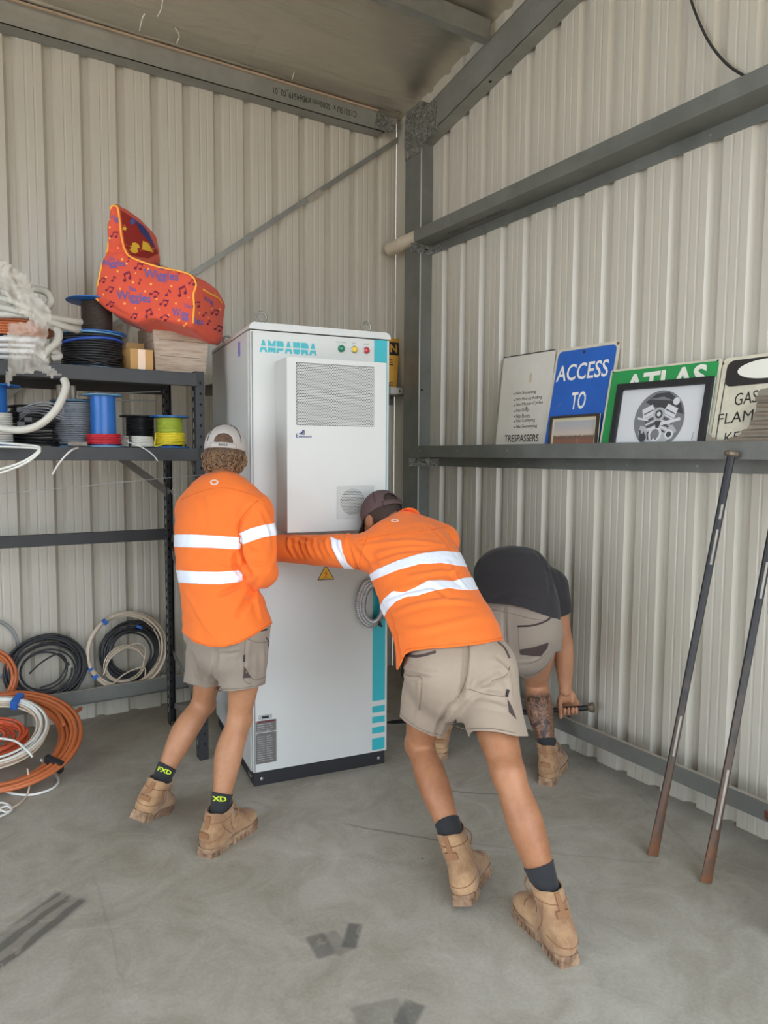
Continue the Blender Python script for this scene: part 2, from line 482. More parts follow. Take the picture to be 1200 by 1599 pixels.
# cleats at the column
for o, z in ((g_up, 2.945), (g_mid, 1.553)):
    m = MB(); m.box((-0.085, -0.452, z - 0.036), (0.17, 0.006, 0.055)); m.box((-0.006, -0.50, z - 0.036), (0.006, 0.12, 0.05))
    m.build('cleat', M_spangle, o)
    m = MB()
    for x in (-0.06, -0.045): m.lathe([(0.006, 0), (0.006, .004)], (x, -0.455, z - 0.036), (0, -1, 0), 10)
    m.build('cleat_hole', M_hole, o)
m = MB()
for y in (-0.56, -0.95, -1.4): m.lathe([(0.007, 0), (0.007, 0.002)], (-0.1502, y, 1.59), (-1, 0, 0), 12)
m.build('bolt_hole', M_galv, g_mid)

# column and rafter (C sections), eave purlin, roof purlin, battens
co = struct('column')
m = MB()
m.box((-0.092, -0.357, 1.92), (0.004, 0.187, 3.84)); m.box((-0.045, -0.449, 1.92), (0.094, 0.004, 3.84)); m.box((-0.045, -0.264, 1.92), (0.094, 0.004, 3.84))
m.build('column_section', M_galv_dark, co)
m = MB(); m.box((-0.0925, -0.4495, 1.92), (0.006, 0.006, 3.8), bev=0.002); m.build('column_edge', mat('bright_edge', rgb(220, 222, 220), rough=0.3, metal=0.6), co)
m = MB(); m.lathe([(0.008, 0), (0.008, .002)], on_plane(659, 609, (0, -0.4515, 0), (0, 1, 0)), (0, -1, 0), 12); m.build('bolt_hole', M_hole, co)
ra = struct('rafter')
m = MB(); L_ = 3.3; sl = 0.2
a = np.array([0, -1, sl]) * (L_ - 0.36); o = np.array([0, -0.36, 0])
m.add([(x, -y, z + sl * y) for y in (0.30, L_) for x, z in ((-0.094, 3.49), (-0.090, 3.49), (-0.090, 3.683), (-0.094, 3.683))],
      [(0, 1, 2, 3), (7, 6, 5, 4), (0, 4, 5, 1), (1, 5, 6, 2), (2, 6, 7, 3), (3, 7, 4, 0)])
for z in (3.49, 3.679):
    m.add([(x, -y, zz + sl * y) for y in (0.30, L_) for x, zz in ((-0.094, z), (0.0, z), (0.0, z + 0.004), (-0.094, z + 0.004))],
          [(0, 1, 2, 3), (7, 6, 5, 4), (0, 4, 5, 1), (1, 5, 6, 2), (2, 6, 7, 3), (3, 7, 4, 0)])
m.build('rafter_section', M_galv, ra)
m = MB(); m.lathe([(0.009, 0), (0.009, .002)], on_plane(766, 127, (0, -1, 3.69), (0, 0.2, 1)) + np.array([0, 0, -0.001]), (0, -0.2, -1), 12); m.build('bolt_hole', M_hole, ra)
poly = [(632, 190), (655, 158), (661, 157), (661, 168), (682, 153), (682, 207), (660, 224), (658, 236), (633, 252)]
PP = [on_plane(u, v, (-0.097, 0, 0), (1, 0, 0)) for u, v in poly]
m = MB(); m.prism([(-p[1], p[2]) for p in PP], (-0.099, 0, 0), (0, -1, 0), (0, 0, 1), (0.005, 0, 0)); m.build('knee_plate', M_spangle, ra)
m = MB()
for u, v in ((640, 190), (652, 181), (664, 180), (673, 168), (676, 193), (667, 203), (651, 210), (652, 232), (638, 240)):
    m.lathe([(0.009, 0), (0.009, 0.006), (0.005, 0.009)], on_plane(u, v, (-0.100, 0, 0), (1, 0, 0)), (-1, 0, 0), 6)
m.build('knee_plate_bolt', M_galv, ra)
ep = struct('eave_purlin')
m = MB()
m.box((XO / 2 - 0.08, -0.100, 3.815), (-XO - 0.16, 0.004, 0.118)); m.box((XO / 2 - 0.08, -0.052, 3.758), (-XO - 0.16, 0.1, 0.004)); m.box((XO / 2 - 0.08, -0.010, 3.77), (-XO - 0.16, 0.004, 0.03))
m.build('purlin_section', M_galv, ep)
m = MB(); m.box((XO / 2 - 0.12, -0.108, 3.879), (-XO - 0.2, 0.02, 0.012)); m.build('timber_batten', mat('batten', rgb(170, 148, 124), rough=0.8, var=0.15), ep)
m = MB(); m.tube([(-0.06, -0.125, 3.899), (XO, -0.125, 3.899)], 0.012, 8); m.build('foil_roll', M_foil, ep, True)
m = MB(); m.box((-0.16, -0.106, 3.812), (0.16, 0.006, 0.10)); m.build('end_cleat', M_spangle, ep)
pa, pb = on_plane(557, 181, (0, -0.1025, 0), (0, 1, 0)), on_plane(427, 146, (0, -0.1025, 0), (0, 1, 0))
lettering('C15015U x  5000mm #9B64519_03_01', ep, M_ink, (pa[0], -0.1025, 3.842), (-1, 0, 0), (0, 0, -1), 0.044, pa[0] - pb[0], bold=.008)
lettering('C15015Z x  5000mm #9B64519', g_up, M_ink, (-0.045, -0.72, 2.9405), (0, -1, 0), (-1, 0, 0), 0.035, 0.52)
rp = struct('roof_purlin')
for y in (-1.07, -2.12, -3.15, -4.2, -5.2):
    z = 3.48 + 0.2 * 1.07 + 0.205 + 0.18 * (min(-y, 6.8 + y) - 1.07)
    m = MB(); zt = ZR(y) - 0.015
    m.box((XO / 2, y, (z + zt) / 2), (-XO - 0.1, 0.004, zt - z)); m.box((XO / 2, y - 0.03, z), (-XO - 0.1, 0.06, 0.004)); m.box((XO / 2, y + 0.03, zt), (-XO - 0.1, 0.06, 0.004))
    m.build('purlin_section', M_galv, rp)
# flat strap brace across the left wall
a = on_plane(636, 209, (0, -0.02, 0), (0, 1, 0)); b_ = on_plane(170, 513, (0, -0.02, 0), (0, 1, 0)); b_ = a + (b_ - a) * 1.45
d = unit(b_ - a); e = np.cross(d, (0, 1, 0))
m = MB(); m.box((a + b_) / 2, (np.linalg.norm(b_ - a), 0.003, 0.032), ax=(d, (0, 1, 0), e))
o = m.build('strap_brace', M_galv); tag(o, kind='structure')
pm = on_plane(492, 306, (0, -0.022, 0), (0, 1, 0)); m = MB(); m.box(pm, (0.12, 0.003, 0.033), ax=(d, (0, 1, 0), e)); m.build('strap_splice', M_flange, o)
# ------------------------------------------------------------------ soft shapes: distance fields meshed on a sparse grid
def smin(a, b, k):
    if k <= 0: return np.minimum(a, b)
    h = np.clip(0.5 + 0.5 * (b - a) / k, 0, 1)
    return b + (a - b) * h - k * h * (1 - h)
class Loft:
    """tube through stations (centre, a[, b]) with elliptical sections; side = direction(s) of a"""
    def __init__(s, st, side=(1, 0, 0), per=3, cap=1.0):
        C = np.array([q[0] for q in st], float); A = np.array([[q[1], q[2] if len(q) > 2 else q[1]] for q in st], float)
        n = len(st); S = np.array(side, float); S = np.tile(S, (n, 1)) if S.ndim == 1 else S
        if per > 1 and n > 2:
            X = spline(np.hstack([C, A, S]), per)
        else: X = np.hstack([C, A, S])
        s.C, s.A, s.S, s.cap = X[:, :3], np.maximum(X[:, 3:5], 1e-3), X[:, 5:], cap
        r = s.A.max()
        s.lo, s.hi = s.C.min(0) - r, s.C.max(0) + r
    def __call__(s, P):
        q = np.maximum(np.maximum(s.lo - P, P - s.hi), 0)
        db = np.sqrt((q * q).sum(1)); out = db + 0.06
        near = np.nonzero(db < 0.06)[0]
        if len(near) == 0: return out
        P = P[near]; best = np.full(len(P), 1e3)
        for i in range(len(s.C) - 1):
            d = s.C[i + 1] - s.C[i]; L2 = d @ d
            if L2 < 1e-10: continue
            dh = d / math.sqrt(L2); U = s.S[i] + s.S[i + 1]; U = U - dh * (U @ dh); U = unit(U); Vv = np.cross(dh, U)
            R = P - s.C[i]; t = np.clip(R @ d / L2, 0, 1)
            a = s.A[i, 0] + t * (s.A[i + 1, 0] - s.A[i, 0]); b = s.A[i, 1] + t * (s.A[i + 1, 1] - s.A[i, 1])
            w = R @ dh - t * math.sqrt(L2); u = R @ U; v = R @ Vv; m = np.minimum(a, b)
            best = np.minimum(best, (np.sqrt((u / a) ** 2 + (v / b) ** 2 + (w / (m * s.cap)) ** 2) - 1) * m)
        out[near] = np.minimum(best, 0.06 + db[near])
        return out
class Ell:
    def __init__(s, c, r, ax=None):
        s.c = np.asarray(c, float); s.r = np.asarray(r, float); s.ax = np.eye(3) if ax is None else np.array([unit(a) for a in ax])
        m = s.r.max(); s.lo, s.hi = s.c - m, s.c + m
    def __call__(s, P):
        q = (P - s.c) @ s.ax.T / s.r
        return (np.sqrt((q * q).sum(1)) - 1) * s.r.min()
class Union:
    """smooth union of (shape, k); negative k = cut away"""
    def __init__(s, items):
        s.items = items
        pos = [i for i in items if i[1] >= 0]
        s.lo = np.min([i[0].lo for i in pos], 0); s.hi = np.max([i[0].hi for i in pos], 0)
    def __call__(s, P):
        f = None
        for sh, k in s.items:
            g = sh(P)
            if f is None: f = g
            elif k < 0: f = -smin(-f, g, -k)
            else: f = smin(f, g, k)
        return f
def mesh_sdf(f, h, pad=0.03, lo=None, hi=None, relax=1):
    lo = (f.lo if lo is None else np.asarray(lo)) - pad; hi = (f.hi if hi is None else np.asarray(hi)) + pad
    B = 4; nb = np.ceil((hi - lo) / (h * B)).astype(int) + 1; n = nb * B
    bc = np.stack(np.meshgrid(*[lo[i] + h * (np.arange(nb[i]) * B + (B - 1) / 2) for i in range(3)], indexing='ij'), -1).reshape(-1, 3)
    fc = f(bc)
    act = np.nonzero(np.abs(fc) < h * B * 1.25)[0]
    G = np.repeat(np.repeat(np.repeat(np.where(fc < 0, -1.0, 1.0).reshape(nb), B, 0), B, 1), B, 2)
    off = np.stack(np.meshgrid(range(B), range(B), range(B), indexing='ij'), -1).reshape(-1, 3)
    bi = np.stack(np.unravel_index(act, nb), 1) * B
    I = (bi[:, None, :] + off[None]).reshape(-1, 3)
    G[I[:, 0], I[:, 1], I[:, 2]] = f(lo + I * h)
    S = G < 0
    cnt = np.zeros(tuple(n - 1), np.int8); sl = lambda d: tuple(slice(d[i], n[i] - 1 + d[i]) for i in range(3))
    for d in off[:0].tolist() or [(a, b, c) for a in (0, 1) for b in (0, 1) for c in (0, 1)]: cnt += S[sl(d)]
    M = np.argwhere((cnt > 0) & (cnt < 8)); idx = -np.ones(tuple(n - 1), np.int64); idx[M[:, 0], M[:, 1], M[:, 2]] = np.arange(len(M))
    acc = np.zeros((len(M), 3)); c_ = np.zeros(len(M))
    cor = [(a, b, c) for a in (0, 1) for b in (0, 1) for c in (0, 1)]
    for p in cor:
        for ax in range(3):
            if p[ax]: continue
            q = list(p); q[ax] = 1
            g0 = G[M[:, 0] + p[0], M[:, 1] + p[1], M[:, 2] + p[2]]; g1 = G[M[:, 0] + q[0], M[:, 1] + q[1], M[:, 2] + q[2]]
            k = (g0 < 0) != (g1 < 0); t = np.where(k, g0 / np.where(k, g0 - g1, 1), 0)
            pos = np.array(p, float) + t[:, None] * (np.array(q) - np.array(p))
            acc[k] += pos[k]; c_[k] += 1
    V = lo + (M + acc / np.maximum(c_, 1)[:, None]) * h
    F = []
    for ax in range(3):
        s0 = [slice(1, n[i] - 1) for i in range(3)]; s1 = list(s0); s1[ax] = slice(1, n[ax]); s0[ax] = slice(0, n[ax] - 1)
        a_ = S[tuple(s0)]; b_ = S[tuple(s1)]
        E = np.argwhere(a_ != b_)
        if len(E) == 0: continue
        o = np.array([1, 1, 1]); o[ax] = 0; E = E + o; sg = S[E[:, 0], E[:, 1], E[:, 2]]
        u, v = (ax + 1) % 3, (ax + 2) % 3
        def at(du, dv):
            Q = E.copy(); Q[:, u] += du; Q[:, v] += dv; return idx[Q[:, 0], Q[:, 1], Q[:, 2]]
        q = np.stack([at(-1, -1), at(0, -1), at(0, 0), at(-1, 0)], 1)
        q[~sg] = q[~sg][:, ::-1]
        F.append(q)
    F = np.concatenate(F); F = F[(F >= 0).all(1)]
    for _ in range(relax):
        V = laplace(V, F, 0.5)
        V = project(f, V, h)
    V = project(f, V, h)
    return V, F
def laplace(V, F, k):
    A = np.zeros_like(V); c = np.zeros(len(V))
    for i in range(F.shape[1]):
        j = (i + 1) % F.shape[1]
        np.add.at(A, F[:, i], V[F[:, j]]); np.add.at(c, F[:, i], 1)
        np.add.at(A, F[:, j], V[F[:, i]]); np.add.at(c, F[:, j], 1)
    return V + k * (A / np.maximum(c, 1)[:, None] - V)
def project(f, V, h):
    e = h * 0.4; f0 = f(V); g = np.stack([f(V + np.eye(3)[i] * e) - f0 for i in range(3)], 1) / e
    st = f0 / np.maximum((g * g).sum(1), 0.15)
    return V - g * np.clip(st, -h, h)[:, None]
def normals(V, F):
    N = np.zeros_like(V)
    for f in (F if isinstance(F, list) else [F]):
        pass
    T = [(f[0], f[i], f[i + 1]) for f in F for i in range(1, len(f) - 1)] if isinstance(F, list) else np.concatenate([F[:, [0, 1, 2]], F[:, [0, 2, 3]]])
    T = np.array(T); n = np.cross(V[T[:, 1]] - V[T[:, 0]], V[T[:, 2]] - V[T[:, 0]])
    for i in range(3): np.add.at(N, T[:, i], n)
    return N / (np.linalg.norm(N, axis=1)[:, None] + 1e-12)
def clip(V, F, g):
    """keep the part of the mesh where the per-point value g >= 0"""
    V = list(map(np.asarray, V)); g = list(g); out = []; cut = {}
    def edge(i, j):
        k = (i, j) if i < j else (j, i)
        if k not in cut:
            t = g[i] / (g[i] - g[j]); cut[k] = len(V); V.append(V[i] + (V[j] - V[i]) * t)
        return cut[k]
    for f in F:
        s = [g[i] >= 0 for i in f]
        if all(s): out.append(tuple(f)); continue
        if not any(s): continue
        p = []
        for a in range(len(f)):
            i, j = f[a], f[(a + 1) % len(f)]
            if g[i] >= 0: p.append(i)
            if (g[i] >= 0) != (g[j] >= 0): p.append(edge(i, j))
        if len(p) > 2: out.append(tuple(p))
    used = np.unique([i for f in out for i in f]) if out else np.array([], int)
    mp = {int(o): k for k, o in enumerate(used)}
    return np.array([V[i] for i in used]), [tuple(mp[int(i)] for i in f) for f in out]
class Skin:
    """a finished surface that prints, seams and folds can be laid on from the measured pixels"""
    def __init__(s, V, F):
        s.V = np.asarray(V); s.F = [tuple(map(int, f)) for f in F]
        s.bvh = BVHTree.FromPolygons([tuple(v) for v in s.V], s.F)
    def hit(s, u, v, lift=0.0):
        d = Vector(ray(u, v)); d.normalize()
        p, n, i, _ = s.bvh.ray_cast(Vector(CAM), d)
        if p is None:
            best = None
            t = Vector(D(u, v, np.linalg.norm(np.median(s.V, 0) - CAM)))
            p, n, i, _ = s.bvh.find_nearest(t)
        n = np.array(n)
        if n @ np.array(d) > 0: n = -n
        return np.array(p) + n * lift
    def line(s, pts, r, name, m_, parent, per=6, lift=0.0, n=5):
        P = [s.hit(u, v, lift) for u, v in spline(pts, per)]
        m = MB(); m.tube(P, r, n); return m.build(name, m_, parent, True)
    def decal(s, polys, name, m_, parent, lift=0.002, sub=8.0):
        """filled print: pixel polygons draped over the surface"""
        V = []; F = []
        for poly in polys:
            bm = bmesh.new(); vs = [bm.verts.new((u, v, 0)) for u, v in poly]
            f = bm.faces.new(vs); bmesh.ops.triangulate(bm, faces=[f])
            for _ in range(4):
                le = [e for e in bm.edges if e.calc_length() > sub]
                if not le: break
                bmesh.ops.subdivide_edges(bm, edges=le, cuts=1); bmesh.ops.triangulate(bm, faces=bm.faces[:])
            bm.verts.index_update(); o = len(V)
            V += [s.hit(q.co.x, q.co.y, lift) for q in bm.verts]
            for q in bm.faces:
                t = [v.index + o for v in q.verts]
                a, b, c = (V[i] for i in t[:3])
                if np.cross(b - a, c - a) @ (a - CAM) > 0: t = t[::-1]
                F.append(tuple(t))
            bm.free()
        return link(name, V, F, m_, parent, True)
    def text(s, body, o, xd, yd, m_, parent, bold=0.0, name='lettering', lift=0.0025):
        """o = lower-left pixel, xd = pixel vector of the whole width, yd = pixel vector of the height"""
        V, F, _ = text_geo(body, bold, 2)
        P = [s.hit(o[0] + xd[0] * a + yd[0] * b, o[1] + xd[1] * a + yd[1] * b, lift) for a, b in V]
        G = []
        for t in F:
            a, b, c = (P[i] for i in t[:3])
            G.append(t[::-1] if np.cross(b - a, c - a) @ (a - CAM) > 0 else t)
        return link(name, P, G, m_, parent)
def seg_dist(P, line):
    """distance of points to a polyline and how far along it (0..1)"""
    best = np.full(len(P), 1e9); par = np.zeros(len(P)); n = len(line) - 1
    for i in range(n):
        d = line[i + 1] - line[i]; L2 = d @ d + 1e-12; t = np.clip((P - line[i]) @ d / L2, 0, 1)
        q = np.linalg.norm(P - line[i] - t[:, None] * d, axis=1); k = q < best
        best[k] = q[k]; par[k] = (i + t[k]) / n
    return best, par
def folds(V, F, specs, noise_amp=0.0, noise_scale=9.0, stretch=(1, 1, 1), seed=0):
    """ridges (+) and creases (-) drawn by pixel lines, and a slow ripple"""
    sk = Skin(V, F); N = normals(V, F if isinstance(F, list) else np.asarray(F)); Dp = np.zeros(len(V))
    for pts, amp, wid in specs:
        L_ = np.array([sk.hit(u, v) for u, v in spline(pts, 4)])
        d, t = seg_dist(V, L_)
        e = np.sin(np.pi * np.clip(t * .92 + .04, 0, 1)) ** .6
        amp = amp * 1.5
        Dp += amp * e * np.exp(-(d / wid) ** 2) - amp * .5 * e * np.exp(-((d - wid * 1.7) / wid) ** 2)
    if noise_amp:
        st = np.array(stretch) * noise_scale
        Dp += np.array([noise_amp * (noise.noise(Vector(v * st + seed)) + .5 * noise.noise(Vector(v * st * 2.3 + seed))) for v in V])
    return V + N * Dp[:, None]
# ------------------------------------------------------------------ the white battery cabinet
M_white = mat('white_powder_coat', rgb(204, 204, 199), rough=0.38, var=0.01, vscale=3, bump=0.04, bscale=400)
M_teal = mat('teal_print', rgb(48, 172, 182), rough=0.4)
M_black = mat('black_powder_coat', rgb(34, 34, 36), rough=0.5, var=0.1)
M_gap = mat('shadow_gap', rgb(70, 72, 72), rough=0.8)
M_chrome = mat('bright_bolt', rgb(200, 200, 200), rough=0.25, metal=0.9)
M_red = mat('red_lens', rgb(190, 40, 50), rough=0.25, coat=0.5)
M_green = mat('green_lens', rgb(16, 120, 92), rough=0.25, coat=0.5)
M_yellow = mat('yellow_lens', rgb(230, 196, 60), rough=0.25, coat=0.5)
M_plate = mat('grey_name_plate', rgb(122, 118, 114), rough=0.35, metal=0.5)
M_silver = mat('silver_label', rgb(176, 178, 180), rough=0.4, metal=0.4)
M_warn = mat('warning_yellow', rgb(236, 186, 60), rough=0.5)
M_maroon = mat('maroon_print', rgb(96, 40, 46), rough=0.5)
M_navy = mat('navy_print', rgb(40, 48, 120), rough=0.5)
M_grey_print = mat('grey_print', rgb(120, 122, 126), rough=0.6)

CA = np.array([-1.626, -1.345, 0.0]); CW = unit((0.991, -0.134, 0)); CD = np.array([-CW[1], CW[0], 0]); CZ = np.array([0, 0, 1.0])
def cb(x, y, z): return CA + CW * x + CD * y + CZ * z
AX = (CW, CD, CZ)
cab = thing('electrical_cabinet', 'tall white battery cabinet with teal stripe being pushed by the workers', 'cabinet', CA)
def cbox(name, lo, hi, m_, parent=None, bev=0.0, smooth=False):
    lo = np.array(lo, float); hi = np.array(hi, float)
    m = MB(); m.box(cb(*((lo + hi) / 2)), hi - lo, AX, bev)
    return m.build(name, m_, parent or cab, smooth)
cbox('body', (0, 0.035, 0.066), (0.69, 0.88, 2.112), M_white, bev=0.004)
cbox('plinth', (0.010, 0.012, 0.0), (0.680, 0.87, 0.068), M_black, bev=0.003)
# lid with rounded front corners
m = MB(); m.prism(rrect(-0.002, 2.116, 0.692, 2.147, 0.022)[0:0] + [(-0.002, 2.116), (0.692, 2.116)] + [(0.692 - 0.028 + 0.028 * math.cos(t), 2.119 + 0.028 * math.sin(t)) for t in np.linspace(0, math.pi / 2, 7)] + [(0.026 + 0.028 * math.cos(t), 2.119 + 0.028 * math.sin(t)) for t in np.linspace(math.pi / 2, math.pi, 7)],
              cb(0, -0.004, 0), CW, CZ, CD * 0.89)
m.build('lid', M_white, cab)
door = cbox('door', (0.004, 0.0, 0.072), (0.686, 0.034, 2.111), M_white, bev=0.004)
m = MB(); m.box(cb(0.012, -0.0005, 1.09), (0.003, 0.002, 2.03), AX); m.build('door_seam', M_gap, door)
# cooling unit on the door
U0, U1, UZ0, UZ1, UP = 0.120, 0.590, 1.215, 1.978, 0.18
unit_ = cbox('cooling_unit', (U0, -UP + 0.004, UZ0), (U1, -0.001, UZ1), M_white, bev=0.003)
def perforated(name, x0, z0, x1, z1, y, pitch, dia, parent, gap=None):
    """plate with real holes: a hexagonal cell with a hexagonal hole, tiled; dark backing behind"""
    V = []; F = []; dy = pitch * math.sqrt(3) / 2; rows = int((z1 - z0) / dy); R = pitch / math.sqrt(3); r = dia / 2
    for j in range(rows):
        n = int((x1 - x0 - (pitch / 2 if j % 2 else 0)) / pitch)
        for i in range(n):
            cx = x0 + pitch * (i + 0.5 + (0.5 if j % 2 else 0)); cz = z0 + dy * (j + 0.5); o = len(V)
            for k in range(6):
                a = math.pi / 6 + k * math.pi / 3
                V.append(cb(cx + R * math.cos(a), y, cz + R * math.sin(a)))
            for k in range(6):
                a = math.pi / 6 + k * math.pi / 3
                V.append(cb(cx + r * math.cos(a), y, cz + r * math.sin(a)))
            for k in range(6):
                a = math.pi / 6 + k * math.pi / 3
                V.append(cb(cx + r * math.cos(a), y + 0.002, cz + r * math.sin(a)))
            for k in range(6):
                k2 = (k + 1) % 6
                F.append((o + k, o + k2, o + 6 + k2, o + 6 + k)); F.append((o + 6 + k, o + 6 + k2, o + 12 + k2, o + 12 + k))
    g = link(name, V, F, M_white, parent); g['kind'] = 'stuff'
    return g
# front skin of the unit leaves two openings
YF = -UP
gx0, gx1, gz0, gz1 = 0.162, 0.529, 1.685, 1.957
hx0, hx1, hz0, hz1 = 0.349, 0.531, 1.267, 1.417
for lo, hi in (((U0, YF, UZ0), (gx0, YF + 0.004, UZ1)), ((gx1 + .002, YF, UZ0), (U1, YF + 0.004, UZ1)), ((gx0, YF, gz1), (gx1 + .002, YF + 0.004, UZ1)),
               ((gx0, YF, hz1), (gx1 + .002, YF + 0.004, gz0)), ((gx0, YF, hz0), (hx0, YF + 0.004, hz1)), ((gx0, YF, UZ0), (gx1 + .002, YF + 0.004, hz0))):
    cbox('cover_panel', lo, hi, M_white, unit_)
perforated('intake_grille', gx0, gz0, gx1 + .004, gz1 + .004, YF + 0.001, 0.0078, 0.0056, unit_)
perforated('fan_grille', hx0, hz0, hx1, hz1 + .003, YF + 0.001, 0.0078, 0.0058, unit_)
cbox('grille_backing', (gx0, YF + 0.0036, gz0), (gx1, YF + 0.004, gz1), mat('grille_back', rgb(40, 42, 48), rough=0.8), unit_)
cbox('grille_backing', (hx0, YF + 0.0036, hz0), (hx1, YF + 0.004, hz1), mat('fan_box_back', rgb(196, 196, 192), rough=0.8), unit_)
m = MB(); m.prism(circle(0.428, 1.345, 0.060, 32), cb(0, YF + 0.0032, 0), CW, CZ, CD * 0.0004); m.build('fan_opening', M_hole, unit_)
# logo on the unit
lo_ = (0.164, 1.640)
m = MB()
for i in range(3): m.prism([(lo_[0] + .010 + i * .007, lo_[1] + .006 + i * .006), (lo_[0] + .034, lo_[1] + .006 + i * .006), (lo_[0] + .034, lo_[1] + .012 + i * .006), (lo_[0] + .010 + i * .007, lo_[1] + .012 + i * .006)], cb(0, YF - .0004, 0), CW, CZ, -CD * 0.0004)
m.build('logo_mark', M_navy, unit_)
m = MB(); m.prism([(lo_[0] + .018, lo_[1] + .004), (lo_[0] + .037, lo_[1] + .004), (lo_[0] + .037, lo_[1] + .026)], cb(0, YF - .0009, 0), CW, CZ, -CD * 0.0003); m.build('logo_mark', M_grey_print, unit_)
lettering('E', unit_, M_navy, cb(lo_[0] - .004, YF - .001, lo_[1] - .008), CW, CZ, 0.017, bold=0.02)
lettering('nvicool', unit_, M_navy, cb(lo_[0] + .009, YF - .001, lo_[1] - .008), CW, CZ, 0.011, 0.057, bold=0.02)
# big teal stencil lettering: each letter a set of blocks, a slot across the middle
def letter_polys():
    top, mid0, mid1 = 1.0, 0.53, 0.42
    A = lambda: [[(.18, mid0), (.82, mid0), (.62, top), (.38, top)], [(0, 0), (.27, 0), (.36, .2), (.64, .2), (.73, 0), (1, 0), (.86, mid1), (.14, mid1)]]
    M = lambda: [[(0, mid0), (1, mid0), (1, top), (.8, top), (.5, .72), (.2, top), (0, top)], [(0, 0), (.24, 0), (.34, .14), (.5, 0), (.66, .14), (.76, 0), (1, 0), (1, mid1), (0, mid1)]]
    P = lambda: [[(0, mid0), (1, mid0), (.97, .78), (.85, .95), (.68, top), (0, top)], [(0, 0), (.3, 0), (.3, .18), (.68, .18), (.85, .24), (.97, mid1), (0, mid1)]]
    U = lambda: [[(0, mid0), (1, mid0), (1, top), (0, top)], [(0, mid1), (.03, .2), (.2, .03), (.4, 0), (.6, 0), (.8, .03), (.97, .2), (1, mid1)]]
    R = lambda: [[(0, mid0), (1, mid0), (.97, .78), (.85, .95), (.68, top), (0, top)], [(0, 0), (.3, 0), (.36, .16), (.5, .16), (.66, 0), (1, 0), (.88, .26), (.95, mid1), (0, mid1)]]
    return [A(), M(), P(), A(), U(), R(), A()]
x = 0.046; zb = 2.016; H = 0.055
for k, polys in enumerate(letter_polys()):
    m = MB()
    w = 0.0355
    for p in polys: m.prism([(x + a * w, zb + b * H) for a, b in p], cb(0, -0.0002, 0), CW, CZ, -CD * 0.0005)
    m.build('logo_letter', M_teal, door); x += 0.0390
# lamps
for xx, m_, word in ((0.437, M_green, 'AUX POWER'), (0.502, M_yellow, 'RUN'), (0.564, M_red, 'ALARM')):
    m = MB(); m.lathe([(0.017, 0), (0.017, 0.006), (0.0145, 0.008)], cb(xx, 0, 2.056), -CD, 20); b_ = m.build('indicator_lamp', M_chrome if m_ is not M_green else M_green, cab, True, 40)
    m = MB(); m.lathe([(0.0142, 0.006), (0.0142, 0.012), (0.010, 0.0155), (0.004, 0.0168)], cb(xx, 0, 2.056), -CD, 20); m.build('lens', m_, b_, True)
    w = 0.052 if word == 'AUX POWER' else 0.026 if word == 'ALARM' else 0.017
    lettering(word, cab, M_grey_print, cb(xx - w / 2, -0.0008, 2.083), CW, CZ, 0.0062, w)
# teal stripes
for z0, z1 in ((0.335, 2.1105), (0.275, 0.308), (0.222, 0.254), (0.168, 0.200), (0.083, 0.143)):
    cbox('teal_stripe', (0.606, -0.0012, z0), (0.674 if z0 < 0.5 else 0.675, -0.0002, z1), M_teal, door)
# warning triangle
m = MB(); t = [(0.318, 0.962), (0.404, 0.962), (0.361, 1.036)]; m.prism(t, cb(0, -0.0004, 0), CW, CZ, -CD * 0.0006); wt = m.build('warning_triangle', M_ink, cab)
c0 = np.mean(t, 0); ti = [tuple(c0 + (np.array(p) - c0) * 0.86) for p in t]
m = MB(); m.prism(ti, cb(0, -0.0011, 0), CW, CZ, -CD * 0.0004); m.build('triangle_face', M_warn, wt)
m = MB(); m.prism([(.366, 1.012), (.352, .992), (.360, .993), (.357, .980), (.354, .980), (.359, .974), (.366, .980), (.362, .980), (.370, .997), (.362, .996)], cb(0, -0.0016, 0), CW, CZ, -CD * 0.0004)
m.build('lightning_bolt', mat('orange_print', rgb(214, 92, 30)), wt)
lettering('DANGER', wt, M_ink, cb(0.345, -0.0017, 0.9705), CW, CZ, 0.004, 0.03); lettering('ELECTRIC SHOCK', wt, M_ink, cb(0.333, -0.0017, 0.9655), CW, CZ, 0.0035, 0.056)
# name plates
for z0, z1, m_ in ((0.322, 0.345, M_silver), (0.263, 0.318, M_plate), (0.112, 0.259, M_plate)):
    p_ = cbox('name_plate', ((0.030 if m_ is M_silver else 0.016), -0.002, z0), ((0.094 if m_ is M_silver else 0.114), -0.0002, z1), m_)
    if m_ is M_silver:
        cbox('display_window', (0.045, -0.003, z0 + .006), (0.078, -0.002, z1 - .006), M_ink, p_)
    else:
        cbox('plate_header', (0.018, -0.0026, z1 - .010), (0.112, -0.002, z1 - .002), M_maroon if z0 > .2 else M_plate, p_)
        m = MB()
        for i in range(4 if z0 > .2 else 12):
            zz = z1 - .018 - i * .0105
            for xa, xb in ((.024, .058), (.066, .09 + .012 * ((i * 7) % 3) / 3)): m.box(cb((xa + xb) / 2, -.0022, zz), (xb - xa, .0006, .0022), AX)
        g = m.build('small_print', M_silver, p_); g['kind'] = 'stuff'
        for xx in (.021, .109):
            for zz in (z0 + .005, z1 - .005): m = MB(); m.lathe([(.003, 0), (.003, .002)], cb(xx, -.002, zz), -CD, 8); m.build('rivet', M_chrome, p_)
# side sticker
m = MB(); m.box(cb(-0.0005, 0.200, 2.052), (0.001, 0.050, 0.068), AX); st = m.build('side_label', mat('label_violet', rgb(150, 140, 196)), cab)
lettering('AMPAURA', st, M_navy, cb(-0.0014, 0.184, 2.084), -CZ, CD, 0.030, 0.064)
